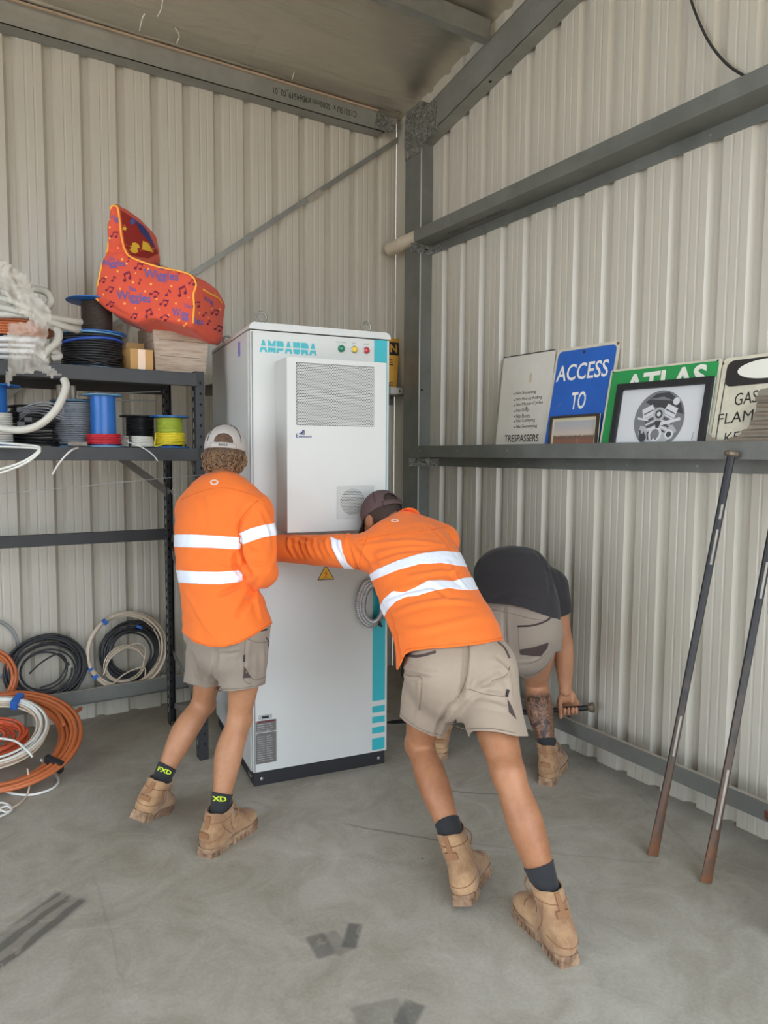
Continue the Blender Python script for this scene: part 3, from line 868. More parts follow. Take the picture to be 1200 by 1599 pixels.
# lifting eyes
for x_, y_ in ((0.07, 0.06), (0.60, 0.09), (0.07, 0.80), (0.62, 0.80)):
    m = MB(); c = cb(x_, y_, 2.147 + 0.034)
    m.tube([c + 0.024 * (math.cos(a) * CW + math.sin(a) * CZ) for a in np.linspace(0, 2 * math.pi, 25)[:-1]], 0.006, 8, closed=True)
    m.lathe([(0.016, 0), (0.016, 0.008), (0.009, 0.012)], cb(x_, y_, 2.146), CZ, 14)
    m.build('lifting_eye', M_galv, cab, True, 40)
m = MB(); m.lathe([(0.012, 0), (0.012, 0.004), (0.007, 0.005)], cb(0.18, 0.07, 2.147), CZ, 12); m.build('lid_plug', M_black, cab)
# plinth bolts
for x_, y_ in ((0.045, 0.012), (0.645, 0.012), (0.010, 0.06), (0.010, 0.09)):
    m = MB(); n_ = -CD if y_ < .02 else -CW
    m.lathe([(0.009, 0), (0.009, 0.006), (0.005, 0.008)], cb(x_, y_, 0.034), n_, 6); m.build('plinth_bolt', M_chrome, cab)
# flexible steel conduit coil hanging on the door
hose = thing('flexible_conduit', 'coil of ribbed silver flexible conduit hanging on the white cabinet door', 'conduit', cb(0.57, -0.03, 0.83))
m = MB(); P = []
HC, HRX, HRZ = (0.590, 0.835), 0.078, 0.118
for i in range(200):
    a = 2 * math.pi * i / 66; k = i / 66
    P.append(cb(HC[0] + (HRX - 0.010 * k) * math.cos(a), -0.018 - 0.011 * k - 0.004 * math.sin(3 * a), HC[1] + (HRZ - 0.012 * k) * math.sin(a)))
P = spline(P, 4)
m.tube(P, [0.0115 + (0.0016 if i % 4 < 2 else -0.001) for i in range(len(P))], 9)
m.build('ribbed_hose', mat('flex_steel', rgb(196, 198, 200), rough=0.32, metal=0.75), hose, True)
m = MB(); a = math.radians(-62); c = cb(HC[0] + 0.07 * math.cos(a), -0.033, HC[1] + 0.108 * math.sin(a))
m.box(c, (0.010, 0.05, 0.042), (unit(CW * math.cos(a + 1.57) + CZ * math.sin(a + 1.57)), CD, unit(CW * math.cos(a) + CZ * math.sin(a))), 0.003); m.build('cable_tie', M_black, hose)
m = MB(); m.lathe([(0.007, 0), (0.007, 0.05), (0.012, 0.05), (0.012, 0.055)], cb(0.60, -0.0005, 0.928), -CD, 12); m.build('door_hook', M_galv, door)
# ------------------------------------------------------------------ rack on the left and what is on it
M_rack = mat('charcoal_rack', rgb(50, 50, 51), rough=0.5, var=0.12, vscale=6, metal=0.1)
M_rackboard = mat('rack_board', rgb(84, 80, 74), rough=0.8, var=0.15)
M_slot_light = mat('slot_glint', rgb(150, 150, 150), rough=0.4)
M_brown_brace = mat('dusty_brace', rgb(104, 98, 92), rough=0.6, var=0.1)
RX = -1.70                       # right end of the bay
rack = thing('storage_rack', 'charcoal slotted steel storage rack against the left ribbed wall', 'rack', (-2.4, -0.62, 0))
def rack_post(x, y, face):
    """slotted angle post, corner at (x, y); face=-1: legs run to +x and +y (front), +1: rear"""
    m = MB(); t = 0.004; w1, w2 = 0.040, 0.060; h = 1.962
    m.box((x + w1 / 2, y, h / 2), (w1, t, h)); m.box((x, y - face * w2 / 2, h / 2), (t, w2, h)); m.box((x + w1, y - face * 0.012, h / 2), (t, 0.024, h))
    p = m.build('post', M_rack, rack)
    md = MB(); ml = MB(); z = 0.06; i = 0
    while z < h - 0.05:
        md.prism(circle(0, 0, 0.0065, 8, 0.0085), (x - t * .75, y - face * 0.030, z), (0, 1, 0), (0, 0, 1), (-0.001, 0, 0))
        md.prism(circle(0, 0, 0.0055, 8, 0.0075), (x + 0.022, y - t * .75, z + 0.025), (1, 0, 0), (0, 0, 1), (0, -0.001, 0))
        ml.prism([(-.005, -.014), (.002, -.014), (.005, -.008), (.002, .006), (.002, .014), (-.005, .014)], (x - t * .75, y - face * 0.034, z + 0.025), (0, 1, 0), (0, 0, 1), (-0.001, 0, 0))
        z += 0.052; i += 1
    o = md.build('slot_holes', M_hole, p); o['kind'] = 'stuff'
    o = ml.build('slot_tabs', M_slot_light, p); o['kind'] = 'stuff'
for x in (RX - 0.04, -3.28):
    rack_post(x, -0.920, -1); rack_post(x, -0.300, 1)
def beam(x0, x1, y, z0, z1, d=0.028):
    m = MB(); m.prism([(0, z0), (d, z0), (d, z1 - 0.018), (d * .45, z1 - 0.018), (d * .45, z1), (0, z1)] if y > -0.6 else [(0, z0), (d, z0), (d, z1 - 0.018), (d * .45, z1 - 0.018), (d * .45, z1), (0, z1)],
                          (x0, y, 0), (0, 1, 0), (0, 0, 1), (x1 - x0, 0, 0))
    return m.build('beam', M_rack, rack)
X0, X1 = -3.26, RX - 0.034
for z0, z1 in ((1.888, 1.952), (1.524, 1.586)):
    m = MB(); m.box(((X0 + X1) / 2, -0.918, (z0 + z1) / 2), (X1 - X0, 0.030, z1 - z0), bev=0.003); m.build('beam', M_rack, rack)
    m = MB(); m.box(((X0 + X1) / 2, -0.320, (z0 + z1) / 2), (X1 - X0, 0.030, z1 - z0), bev=0.003); m.build('beam', M_rack, rack)
    m = MB(); m.box(((X0 + X1) / 2, -0.620, z1 - 0.011), (X1 - X0, 0.57, 0.018)); m.build('shelf_board', M_rackboard, rack)
m = MB(); m.box(((X0 + X1) / 2, -0.320, 1.104), (X1 - X0, 0.030, 0.062), bev=0.003); b_ = m.build('beam', M_rack, rack)
m = MB(); m.box(((X0 + X1) / 2, -0.337, 1.127), (X1 - X0, 0.006, 0.014)); m.build('beam_step', M_rack, b_)
for (ya, za), (yb, zb_) in (((-0.315, 0.42), (-0.905, 0.24)), ((-0.315, 1.02), (-0.905, 0.62)), ((-0.905, 1.36), (-0.315, 1.06)), ((-0.315, 1.80), (-0.905, 1.42)), ((-0.905, 0.24), (-0.315, 0.10))):
    a = np.array([RX - 0.012, ya, za]); b = np.array([RX - 0.012, yb, zb_]); d = unit(b - a)
    m = MB(); m.box((a + b) / 2, (np.linalg.norm(b - a), 0.004, 0.032), (d, (1, 0, 0), np.cross(d, (1, 0, 0)))); m.build('frame_brace', M_brown_brace, rack)
a, b = on_plane(190, 716, (0, -0.34, 0), (0, 1, 0)), on_plane(264, 770, (0, -0.34, 0), (0, 1, 0)); d = unit(b - a)
m = MB(); m.box((a + b) / 2, (np.linalg.norm(b - a), 0.03, 0.036), (d, (0, 1, 0), np.cross(d, (0, 1, 0)))); m.build('corner_brace', M_brown_brace, rack)
ZT, Z2 = 1.9525, 1.5865

# ---- planter crate
M_lime = mat('limewashed_wood', rgb(196, 182, 164), rough=0.85, col2=rgb(164, 142, 120), vscale=5, stretch=(1.5, 6, 14), bump=0.3, bscale=30)
cr = thing('wooden_planter', 'pale limewashed tapered wooden planter box under the orange bean bag', 'planter', (-1.80, -0.70, ZT))
b0, b1, t0, t1, cy0, cy1, ty0, ty1, hh = -1.918, -1.676, -1.930, -1.656, -0.870, -0.575, -0.885, -0.560, 0.232
def lerp(a, b, t): return a + (b - a) * t
for i in range(3):
    f0, f1 = i / 3 + 0.004, (i + 1) / 3 - 0.004
    def ring(f): return (lerp(b0, t0, f), lerp(b1, t1, f), lerp(cy0, ty0, f), lerp(cy1, ty1, f), ZT + hh * f)
    q0, q1 = ring(f0), ring(f1); t = 0.016
    for side in range(4):
        def corners(q):
            xa, xb, ya, yb, z = q
            return {0: [(xa, ya, z), (xb, ya, z), (xb - t, ya + t, z), (xa + t, ya + t, z)], 1: [(xb, ya, z), (xb, yb, z), (xb - t, yb - t, z), (xb - t, ya + t, z)],
                    2: [(xb, yb, z), (xa, yb, z), (xa + t, yb - t, z), (xb - t, yb - t, z)], 3: [(xa, yb, z), (xa, ya, z), (xa + t, ya + t, z), (xa + t, yb - t, z)]}[side]
        V = corners(q0) + corners(q1)
        link('plank', V, [(3, 2, 1, 0), (4, 5, 6, 7), (0, 1, 5, 4), (1, 2, 6, 5), (2, 3, 7, 6), (3, 0, 4, 7)], M_lime, cr)
for xa, xt in ((b0, t0),):
    m = MB(); m.add([(xa - .003, cy0 - .003, ZT), (xa + .022, cy0 - .003, ZT), (xa + .022, cy0 + .01, ZT), (xa - .003, cy0 + .02, ZT), (xt - .003, ty0 - .003, ZT + hh), (xt + .022, ty0 - .003, ZT + hh), (xt + .022, ty0 + .01, ZT + hh), (xt - .003, ty0 + .02, ZT + hh)],
                    [(3, 2, 1, 0), (4, 5, 6, 7), (0, 1, 5, 4), (1, 2, 6, 5), (2, 3, 7, 6), (3, 0, 4, 7)]); m.build('corner_post', M_lime, cr)
m = MB(); m.box((-1.80, -0.72, ZT + 0.006), (0.21, 0.26, 0.01)); m.build('base_board', M_lime, cr)

# ---- small carton
M_card = mat('cardboard', rgb(190, 148, 92), rough=0.8, var=0.08, vscale=4)
M_card_l = mat('cardboard_inside', rgb(206, 166, 110), rough=0.8, var=0.06, vscale=4)
M_tape = mat('clear_parcel_tape', rgb(206, 160, 96), rough=0.12, coat=0.8)
ct = thing('cardboard_box', 'small open brown cardboard box with taped front beside the planter', 'box', (-2.0, -0.80, ZT))
fa, fb = -2.040, -1.936; ya, yb = -0.885, -0.70; z1 = ZT + 0.098
m = MB(); t = 0.004
m.box(((fa + fb) / 2, ya, (ZT + z1) / 2), (fb - fa, t, z1 - ZT)); m.box(((fa + fb) / 2, yb, (ZT + z1) / 2), (fb - fa, t, z1 - ZT))
m.box((fb, (ya + yb) / 2, (ZT + z1) / 2), (t, yb - ya, z1 - ZT)); m.box(((fa + fb) / 2, (ya + yb) / 2, ZT + .003), (fb - fa, yb - ya, t))
m.add([(fa, ya, ZT), (fa, ya, z1), (fa - .02, yb, z1 + .03), (fa - .040, yb - .02, z1 - .02), (fa - .038, yb - .03, ZT + .02), (fa - .02, yb - .04, ZT)], [(0, 1, 2, 3, 4, 5)])
m.build('carton', M_card, ct)
m = MB(); m.add([(fa + .016, yb - .02, z1), (fb, yb - .02, z1), (fb, yb - .015, z1 + .052), (fa + .02, yb - .015, z1 + .052), (fa + .016, yb - .016, z1), (fb, yb - .016, z1), (fb, yb - .011, z1 + .052), (fa + .02, yb - .011, z1 + .052)],
                [(0, 1, 2, 3), (7, 6, 5, 4), (2, 6, 7, 3), (0, 3, 7, 4), (1, 5, 6, 2)]); m.build('flap', M_card_l, ct)
m = MB(); m.box((fa + .052, ya - .003, ZT + .05), (0.034, .001, .095)); m.build('tape_strip', M_tape, ct)

# ---- cable drums
M_pblue = mat('blue_plastic', rgb(40, 104, 180), rough=0.35)
M_pblue_l = mat('pale_blue_plastic', rgb(104, 150, 186), rough=0.4)
M_cblk = mat('black_cable', rgb(38, 38, 40), rough=0.42)
M_cbrn = mat('brown_black_cable', rgb(74, 62, 54), rough=0.5)
M_cgry = mat('grey_cable', rgb(136, 140, 146), rough=0.45)
M_cred = mat('red_cable', rgb(196, 44, 58), rough=0.4)
M_cyel = mat('yellow_cable', rgb(228, 208, 50), rough=0.4)
M_cyg = mat('green_yellow_cable', rgb(172, 186, 62), rough=0.4)
M_cwht = mat('white_cable', rgb(222, 220, 212), rough=0.4)
M_cblu = mat('blue_cable', rgb(48, 84, 176), rough=0.4)
def wound(c, r, z0, z1, rc, n=32, jit=0.0, seed=0):
    """close-wound cable as a tube helix"""
    rnd = random.Random(seed); P = []; turns = max(1, int((z1 - z0) / (2 * rc)))
    for i in range(turns * n):
        a = 2 * math.pi * i / n; rr = r - rc + jit * noise.noise((math.cos(a) * 2, i / n, seed))
        P.append((c[0] + rr * math.cos(a), c[1] + rr * math.sin(a), z0 + rc + (z1 - z0 - 2 * rc) * i / (turns * n)))
    m = MB(); m.tube(P, rc, 6); return m
def drum(label, c, z0, z1, r_flange, r_wind, m_fl, m_wind, rc, wind=(0, 1), r_core=None, m_core=None, top=True, jit=0.002, seed=1):
    t = thing('cable_drum', label, 'cable drum', (c[0], c[1], z0), 'cable drums on the rack')
    m = MB(); m.lathe([(r_flange - .003, 0), (r_flange, .002), (r_flange, .006), (r_flange - .003, .008)], (c[0], c[1], z0), (0, 0, 1), 40); m.build('flange', m_fl, t, True, 40)
    if top:
        m = MB(); m.lathe([(r_flange - .003, 0), (r_flange, .002), (r_flange, .006), (r_flange - .003, .008)], (c[0], c[1], z1 - .008), (0, 0, 1), 40); m.build('flange', m_fl, t, True, 40)
    m = MB(); m.lathe([(r_core or r_wind * .6, 0), (r_core or r_wind * .6, z1 - z0 - .016)], (c[0], c[1], z0 + .008), (0, 0, 1), 32); m.build('core', m_core or m_fl, t, True, 40)
    a, b = z0 + .008 + (z1 - z0 - .016) * wind[0], z0 + .008 + (z1 - z0 - .016) * wind[1]
    wound(c, r_wind, a, b, rc, 32, jit, seed).build('wound_cable', m_wind, t, True)
    return t
C1 = (-2.185, -0.75)
t = drum('wide black cable drum lying under the brown cable drum', C1, ZT, 2.118, 0.142, 0.138, M_pblue_l, M_cblk, 0.0058, jit=0.004)
m = MB(); m.tube([(C1[0] + .139 * math.cos(a), C1[1] + .139 * math.sin(a), ZT + .118 + .02 * math.sin(a + 2.6)) for a in np.linspace(-2.9, -0.3, 30)], 0.007, 6); m.build('blue_cable_end', M_cblu, t, True)
for k, dz in enumerate((.04, .06, .03)):
    m = MB(); m.tube([(C1[0] + .140 * math.cos(a), C1[1] + .140 * math.sin(a), ZT + dz + .03 * math.sin(a * 1.5 + k)) for a in np.linspace(-2.9, -0.2, 30)], 0.005, 6); m.build('stray_turn', M_cblk, t, True)
drum('brown cable drum with blue top flange beneath the orange bean bag', (-2.160, -0.75), 2.119, 2.279, 0.135, 0.070, M_pblue, M_cbrn, 0.0028, jit=0.001)
drum('blue cored drum with a band of red cable at its foot', (-2.160, -0.85), Z2, 1.832, 0.088, 0.078, M_pblue_l, M_cred, 0.004, wind=(0, .24), r_core=0.056, m_core=M_pblue, jit=0.003, seed=3)
t = drum('drum of yellow and green earth cable near the front rack post', (-1.838, -0.80), Z2, 1.745, 0.096, 0.064, M_pblue, M_cyg, 0.0034, wind=(.44, 1), jit=0.001, seed=4)
wound((-1.838, -0.80), 0.074, Z2 + .008, Z2 + .078, 0.0048, 32, .004, 7).build('yellow_turns', M_cyel, t, True)
m = MB(); m.tube(spline([(-1.90, -.845, 1.66), (-1.921, -.86, 1.655), (-1.925, -.865, 1.63), (-1.93, -.87, 1.60), (-1.92, -.88, 1.595), (-1.86, -.90, 1.615), (-1.79, -.87, 1.625), (-1.77, -.84, 1.63)], 6), 0.0032, 6); m.build('loose_end', M_cyel, t, True)
drum('black cable drum standing behind the yellow and green drum', (-1.935, -0.60), Z2, 1.752, 0.100, 0.070, M_black, M_cblk, 0.004, jit=0.002, seed=5)
drum('tall drum of grey cable behind the blue cored drum', (-2.238, -0.64), Z2, 1.812, 0.125, 0.118, M_pblue_l, M_cgry, 0.0052, jit=0.002, seed=6)
drum('blue flanged drum of white cable cut by the left photo edge', (-2.628, -0.82), Z2, 1.853, 0.128, 0.092, M_pblue, M_cwht, 0.0055, wind=(0, .55), r_core=0.072, jit=0.003, seed=8)

# ---- coils: many loops of one cable
def coil(m, c, ax, R, turns, spread, rc, thick=0.02, flat_=1.0, seed=0, n=36, a0=0.0):
    """one long cable looped round c in the plane normal to ax; spread = radial spread, thick = axial spread"""
    rnd = random.Random(seed); ax = unit(ax)
    up = np.array([0, 0, 1.0]); up = unit(up - ax * np.dot(up, ax)) if abs(ax[2]) < .95 else np.array([0, 1.0, 0])
    sd = np.cross(up, ax); P = []
    prm = [(rnd.uniform(-1, 1), rnd.uniform(-1, 1), rnd.uniform(-1, 1), rnd.uniform(-1, 1)) for _ in range(turns + 2)]
    for i in range(turns * n + 1):
        k = i / n; j = int(k); f = k - j; f = f * f * (3 - 2 * f)
        q = [lerp(prm[j][x], prm[j + 1][x], f) for x in range(4)]
        a = a0 + 2 * math.pi * k
        rr = R + spread * q[0]
        P.append(np.asarray(c) + sd * (rr * math.cos(a) + spread * .5 * q[2]) + up * flat_ * (rr * math.sin(a) + spread * .5 * q[3]) + ax * thick * q[1])
    m.tube(P, rc, 6)
    return m
def cable(name, pts, r, m_, parent=None, per=8, n=6):
    m = MB(); m.tube(spline(pts, per), r, n); return m.build(name, m_, parent, True)

t = thing('cable_coil', 'small coil of silvery white cable lying on the lower rack shelf', 'cable coil', (-2.0, -0.82, Z2))
m = MB()
for k in range(8): coil(m, (-1.995, -0.80, Z2 + .008 + .0062 * k), (0, 0, 1), 0.083 - .002 * k, 1, .004, .0034, .001, seed=20 + k, n=32)
m.build('wound_cable', M_cwht, t, True)
m = MB(); m.box((-2.045, -0.872, Z2 + .028), (.008, .03, .055), bev=.002); m.build('cable_tie', M_black, t)
cable('loose_end', [(-2.05, -.875, 1.625), (-2.06, -.895, 1.612), (-2.03, -.925, 1.600), (-1.985, -.940, 1.575), (-1.95, -.940, 1.545), (-1.935, -.940, 1.523)], .0028, M_cwht, t)

t = thing('cable_coil', 'tangled pile of black cable on the lower rack shelf left of grey drum', 'cable coil', (-2.42, -0.70, Z2))
m = MB()
for k in range(13): coil(m, (-2.440, -0.66, Z2 + .008 + .015 * k), (0.05 * math.sin(k), .05 * math.cos(2 * k), 1), 0.108 - .001 * k, 1, .016, .0055, .003, seed=40 + k, n=30)
m.build('cable_loops', M_cblk, t, True)
m = MB()
for k in range(5): m.tube(spline([D(u, v, 3.13 + .02 * k) for u, v in [(30, 640 + 4 * k), (48, 632 + 3 * k), (75, 628 + 5 * k), (100, 640 + 4 * k)]], 6), .003, 5)
m.build('cable_ends', M_cgry, t, True)
m = MB()
for k, (u, v) in enumerate(((32, 640), (41, 643), (33, 662), (44, 655))): m.box(D(u, v, 3.12), (.03, .02, .02), bev=.003)
m.build('connectors', mat('connector_grey', rgb(70, 70, 72), rough=.5), t)

# tins on the grey drum
M_tin = mat('dusty_tin', rgb(150, 144, 132), rough=0.45, metal=0.5, var=0.12, vscale=20)
for k, (u, lab) in enumerate(((93, 'dusty metal tin standing behind the end of the curved grey conduit'), (114, 'dusty metal tin standing right of the curved grey conduit'))):
    p = on_plane(u, 610, (0, -0.72, 0), (0, 1, 0))
    t = thing('metal_tin', lab, 'tin', (p[0], p[1], 1.8125), 'tins on the grey drum')
    m = MB(); m.lathe([(.015, 0), (.0155, .002), (.0145, .004), (.0145, .056), (.0155, .058), (.0155, .062)], (p[0], p[1], 1.8125), (0, 0, 1), 20); m.build('tin_body', M_tin, t, True, 40)
    m = MB(); m.lathe([(.0125, 0), (.0125, .003)], (p[0], p[1], 1.8745), (0, 0, 1), 20); m.build('lid', M_tin, t, True, 40)
# thin rods lying on the drum tops
for a, b, lab in (((122, 617), (250, 611), 'upper thin metal rod lying across the drum tops'), ((130, 624), (243, 626), 'lower thin metal rod lying across the drum tops')):
    m = MB(); pa = on_plane(*a, (0, -0.70, 0), (0, 1, 0)); pb = on_plane(*b, (0, -0.60, 0), (0, 1, 0)); m.tube([pa, (pa + pb) / 2, pb], .004, 6)
    tag(m.build('metal_rod', M_slot_light), lab, 'rod')
# short offcut of conduit
M_conduit = mat('grey_pvc', rgb(198, 194, 182), rough=0.45, var=0.05)
M_conduit_d = mat('dark_grey_pvc', rgb(138, 130, 122), rough=0.5)
pa, pb = on_plane(106, 691, (0, -0.89, 0), (0, 1, 0)), on_plane(136, 696, (0, -0.905, 0), (0, 1, 0))
t = thing('conduit_offcut', 'short grey plastic conduit offcut on the lower rack shelf edge', 'conduit', (pa[0], pa[1], Z2))
m = MB(); d = unit(pb - pa); L_ = np.linalg.norm(pb - pa)
m.lathe([(.012, 0), (.012, L_), (.0095, L_), (.0095, L_ - .02)], (pa[0], pa[1], Z2 + .0125), (d[0], d[1], 0), 16); m.build('tube', M_conduit_d, t, True, 50)
m = MB(); m.lathe([(.0095, 0), (.0095, .001)], np.array((pa[0], pa[1], Z2 + .0125)) + unit((d[0], d[1], 0)) * (L_ - .018), (d[0], d[1], 0), 16); m.build('bore', M_hole, t)

# corrugated conduit
def ribbed(m, P, r, n=10, pitch=0.006, depth=0.0014):
    P = np.asarray(P); L_ = np.concatenate([[0], np.cumsum(np.linalg.norm(np.diff(P, axis=0), axis=1))]); k = int(L_[-1] / (pitch / 2)) + 2
    s = np.linspace(0, L_[-1], k); Q = np.stack([np.interp(s, L_, P[:, i]) for i in range(3)], 1)
    m.tube(Q, [r + (depth if i % 2 else -depth * .5) for i in range(k)], n)
t = thing('corrugated_conduit', 'length of corrugated pale grey conduit curving up in front of the lower shelf', 'conduit', D(40, 670, 2.98))
m = MB(); ribbed(m, spline([D(u, v, d) for u, v, d in [(-60, 655, 3.0), (0, 668, 2.98), (35, 671, 2.97), (62, 663, 2.97), (85, 643, 2.97), (98, 620, 2.98), (103, 603, 2.99), (100, 592, 3.0)]], 16), .0155)
m.build('corrugated_tube', M_conduit, t, True)
t = thing('conduit_coil', 'big untidy coil of corrugated grey conduit on the top rack shelf', 'conduit coil', (-2.62, -0.72, ZT))
tubes = [[(-60, 440, 3.15), (0, 428, 3.12), (24, 447, 3.1), (34, 464, 3.1), (32, 470, 3.12)],
         [(-60, 455, 3.2), (0, 465, 3.12), (40, 478, 3.1), (70, 498, 3.14), (85, 512, 3.2)],
         [(-60, 475, 3.2), (0, 480, 3.12), (40, 488, 3.1), (75, 495, 3.15), (110, 501, 3.24), (126, 503, 3.3)],
         [(-60, 492, 3.2), (0, 491, 3.13), (50, 492, 3.12), (80, 503, 3.16), (108, 512, 3.22), (125, 517, 3.3)],
         [(20, 440, 3.2), (50, 450, 3.2), (72, 456, 3.2), (80, 470, 3.2), (70, 485, 3.22)],
         [(60, 495, 3.2), (80, 505, 3.2), (92, 520, 3.18), (88, 535, 3.16), (74, 548, 3.15), (66, 560, 3.15)],
         [(-30, 435, 3.2), (15, 452, 3.25), (40, 480, 3.3), (30, 510, 3.3), (-20, 520, 3.3)],
         [(92, 533, 3.25), (82, 545, 3.22), (92, 556, 3.22), (80, 560, 3.2)]]
for k, T in enumerate(tubes):
    m = MB(); ribbed(m, spline([D(*q) for q in T], 14), .0155 if k != 7 else .017); m.build('conduit_length', M_conduit, t, True)
t = thing('conduit_offcut', 'pale smooth conduit end poking out above the conduit coil', 'conduit', D(40, 445, 3.12))
pa, pb = D(33, 434, 3.13), D(48, 451, 3.10); d = unit(pb - pa); L_ = np.linalg.norm(pb - pa)
m = MB(); m.lathe([(.0125, 0), (.0125, L_), (.0095, L_), (.0095, L_ - .02)], pa, d, 16); m.build('tube', M_conduit, t, True, 50)
m = MB(); m.lathe([(.0095, 0), (.0095, .001)], pb - d * .018, d, 16); m.build('bore', M_hole, t)
# smooth tubes, orange cable and blue drum edge beneath the coil
for k in range(4):
    m = MB(); pa, pb = D(-60, 527 + 9.5 * k, 3.12 + .03 * (k % 2)), D(62 - 4 * k, 531 + 9 * k, 3.14 + .03 * (k % 2)); m.tube([pa, (pa + pb) / 2, pb], .0125, 12)
    tag(m.build('plastic_pipe', mat('white_pvc', rgb(214, 214, 212), rough=0.18, coat=0.4) if k == 0 else MATS['white_pvc'], None, True, 50),
        ('topmost', 'second', 'third', 'lowest')[k] + ' glossy white plastic pipe of the bundle under the conduit coil', 'pipe', 'white pipes on the top shelf')
M_corg = mat('orange_cable', rgb(190, 104, 58), rough=0.45, var=0.08)
M_corg_r = mat('red_orange_cable', rgb(196, 84, 48), rough=0.45)
t = thing('cable_coil', 'orange cable coil wrapped in plastic below the corrugated conduit coil', 'cable coil', (-2.66, -0.62, ZT + .1))
m = MB()
for k in range(6): m.tube(spline([D(-60, 497 + 4.2 * k, 3.22), (D(0, 498 + 4.2 * k, 3.19)), D(45, 501 + 4.4 * k, 3.19), D(72, 512 + 3.0 * k, 3.26), D(82, 518 + 1.2 * k, 3.4)], 6), .0065, 6)
m.build('cable_loops', M_corg, t, True)
p = D(-14, 518, 3.30); t = thing('cable_drum', 'edge of a blue drum under the orange cable on the top shelf', 'cable drum', (p[0], p[1], ZT), 'cable drums on the rack')
m = MB(); m.lathe([(.11, 0), (.114, .003), (.114, .035), (.11, .038)], (p[0], p[1], 2.115), (0, 0, 1), 40); m.build('flange', M_pblue, t, True, 40)
m = MB(); m.lathe([(.05, 0), (.05, 2.115 - ZT)], (p[0], p[1], ZT), (0, 0, 1), 24); m.build('core', M_pblue, t, True, 40)
# torn clear plastic wrapping
def film(name, outline_px, d0, label, seed):
    """crumpled film: a grid over a pixel-measured outline, crumpled in depth"""
    rnd = random.Random(seed); us = np.array(outline_px); bm = bmesh.new()
    n = 26; u0, v0 = us.min(0); u1, v1 = us.max(0); V = {}; poly = outline_px
    def inside(x, y):
        c = False; j = len(poly) - 1
        for i in range(len(poly)):
            if (poly[i][1] > y) != (poly[j][1] > y) and x < (poly[j][0] - poly[i][0]) * (y - poly[i][1]) / (poly[j][1] - poly[i][1]) + poly[i][0]: c = not c
            j = i
        return c
    verts = []; faces = []; idx = {}
    for j in range(n + 1):
        for i in range(n + 1):
            u = u0 + (u1 - u0) * i / n; v = v0 + (v1 - v0) * j / n
            idx[i, j] = len(verts)
            q = noise.noise((u * .05, v * .05, seed)) * .035 + noise.noise((u * .14, v * .14, seed + 3)) * .02 + abs(noise.noise((u * .3, v * .1, seed + 5))) * .02
            s = 2.5 * noise.noise((u * .2, v * .2, seed + 9))
            verts.append(D(u + s, v + s, d0 - q))
    for j in range(n):
        for i in range(n):
            if inside(u0 + (u1 - u0) * (i + .5) / n, v0 + (v1 - v0) * (j + .5) / n): faces.append((idx[i, j], idx[i + 1, j], idx[i + 1, j + 1], idx[i, j + 1]))
    used = sorted({i for f in faces for i in f}); mp = {o: k for k, o in enumerate(used)}
    o = link(name, [verts[i] for i in used], [tuple(mp[i] for i in f) for f in faces], M_film, None, True, loc=D((u0 + u1) / 2, v1, d0))
    return tag(o, label, 'plastic wrap')
M_film = mat('clear_film', rgb(224, 214, 200), rough=0.22, alpha=0.40, bump=0.6, bscale=45, spec=0.8)
film('plastic_wrap', [(14, 505), (60, 500), (78, 508), (70, 540), (76, 570), (96, 586), (80, 590), (62, 578), (45, 583), (20, 586), (14, 603), (9, 595), (12, 570), (14, 540)], 3.03, 'torn clear plastic wrapping hanging over the top shelf edge', 1)
film('plastic_wrap', [(-20, 412), (8, 408), (40, 430), (58, 462), (78, 480), (80, 500), (60, 516), (52, 500), (30, 490), (16, 470), (-10, 440)], 3.04, 'crumpled plastic wrapping over the conduit coil', 2)

# hanging cables and the stretched wire
t = thing('cable', 'pair of white flat cables drooping from the lower shelf at photo left edge', 'cable', D(30, 715, 2.95))
for dv in (0, 7): cable('strand', [D(-20, 690 + dv, 3.05), D(30, 694 + dv * .6, 3.02), D(58, 697 + dv * .5, 2.97), D(61, 703 + dv * .5, 2.95), D(45, 716 + dv * .6, 2.94), D(20, 727 + dv * .7, 2.94), D(-20, 738 + dv, 2.94)], .005, M_cwht, t)
o = cable('cable', [D(122, 699, 3.2), D(112, 703, 3.13), D(100, 714, 3.12), D(90, 727, 3.12), D(82, 741, 3.12)], .0042, M_cwht); tag(o, 'single white cable end drooping below the conduit offcut', 'cable')
t = thing('wire', 'thin galvanised wire stretched across below the lower rack shelf', 'wire', D(220, 750, 3.28))
cable('strand', [D(-30, 774, 3.05), D(100, 762, 3.15), D(220, 750, 3.28), D(300, 743, 3.42), D(315, 742, 3.50)], .0014, M_slot_light, t)
cable('strand', [D(270, 747, 3.42), D(272, 758, 3.42), D(268, 768, 3.42), D(274, 773, 3.42), D(290, 770, 3.42), D(303, 760, 3.44)], .0012, M_slot_light, t)

# ---- coils standing in the low girt
M_ctan = mat('beige_cable', rgb(206, 188, 166), rough=0.45, var=0.05)
M_tapeb = mat('blue_tape', rgb(44, 98, 178), rough=0.5)
YC = -0.085
t = thing('cable_coil', 'wide coil of black cable standing in the low wall girt', 'cable coil', (-2.36, YC, .155))
cc = on_plane(72, 1036, (0, -0.08, 0), (0, 1, 0)); m = MB(); cc[2] = .155 + .195
coil(m, cc + np.array([0, 0, .005]), (0, -1, .16), .188, 13, .024, .0064, .020, 0.90, 51); coil(m, cc + np.array([.005, -.01, .0]), (0, -1, .16), .140, 8, .034, .0055, .016, .86, 52)
m.build('cable_loops', M_cblk, t, True)
cable('loose_end', [cc + np.array(q) for q in [(-.09, -.04, .0), (-.02, -.045, .06), (.06, -.045, .09), (.10, -.04, .03), (.05, -.045, -.06), (-.04, -.04, -.09)]], .005, M_cblk, t)
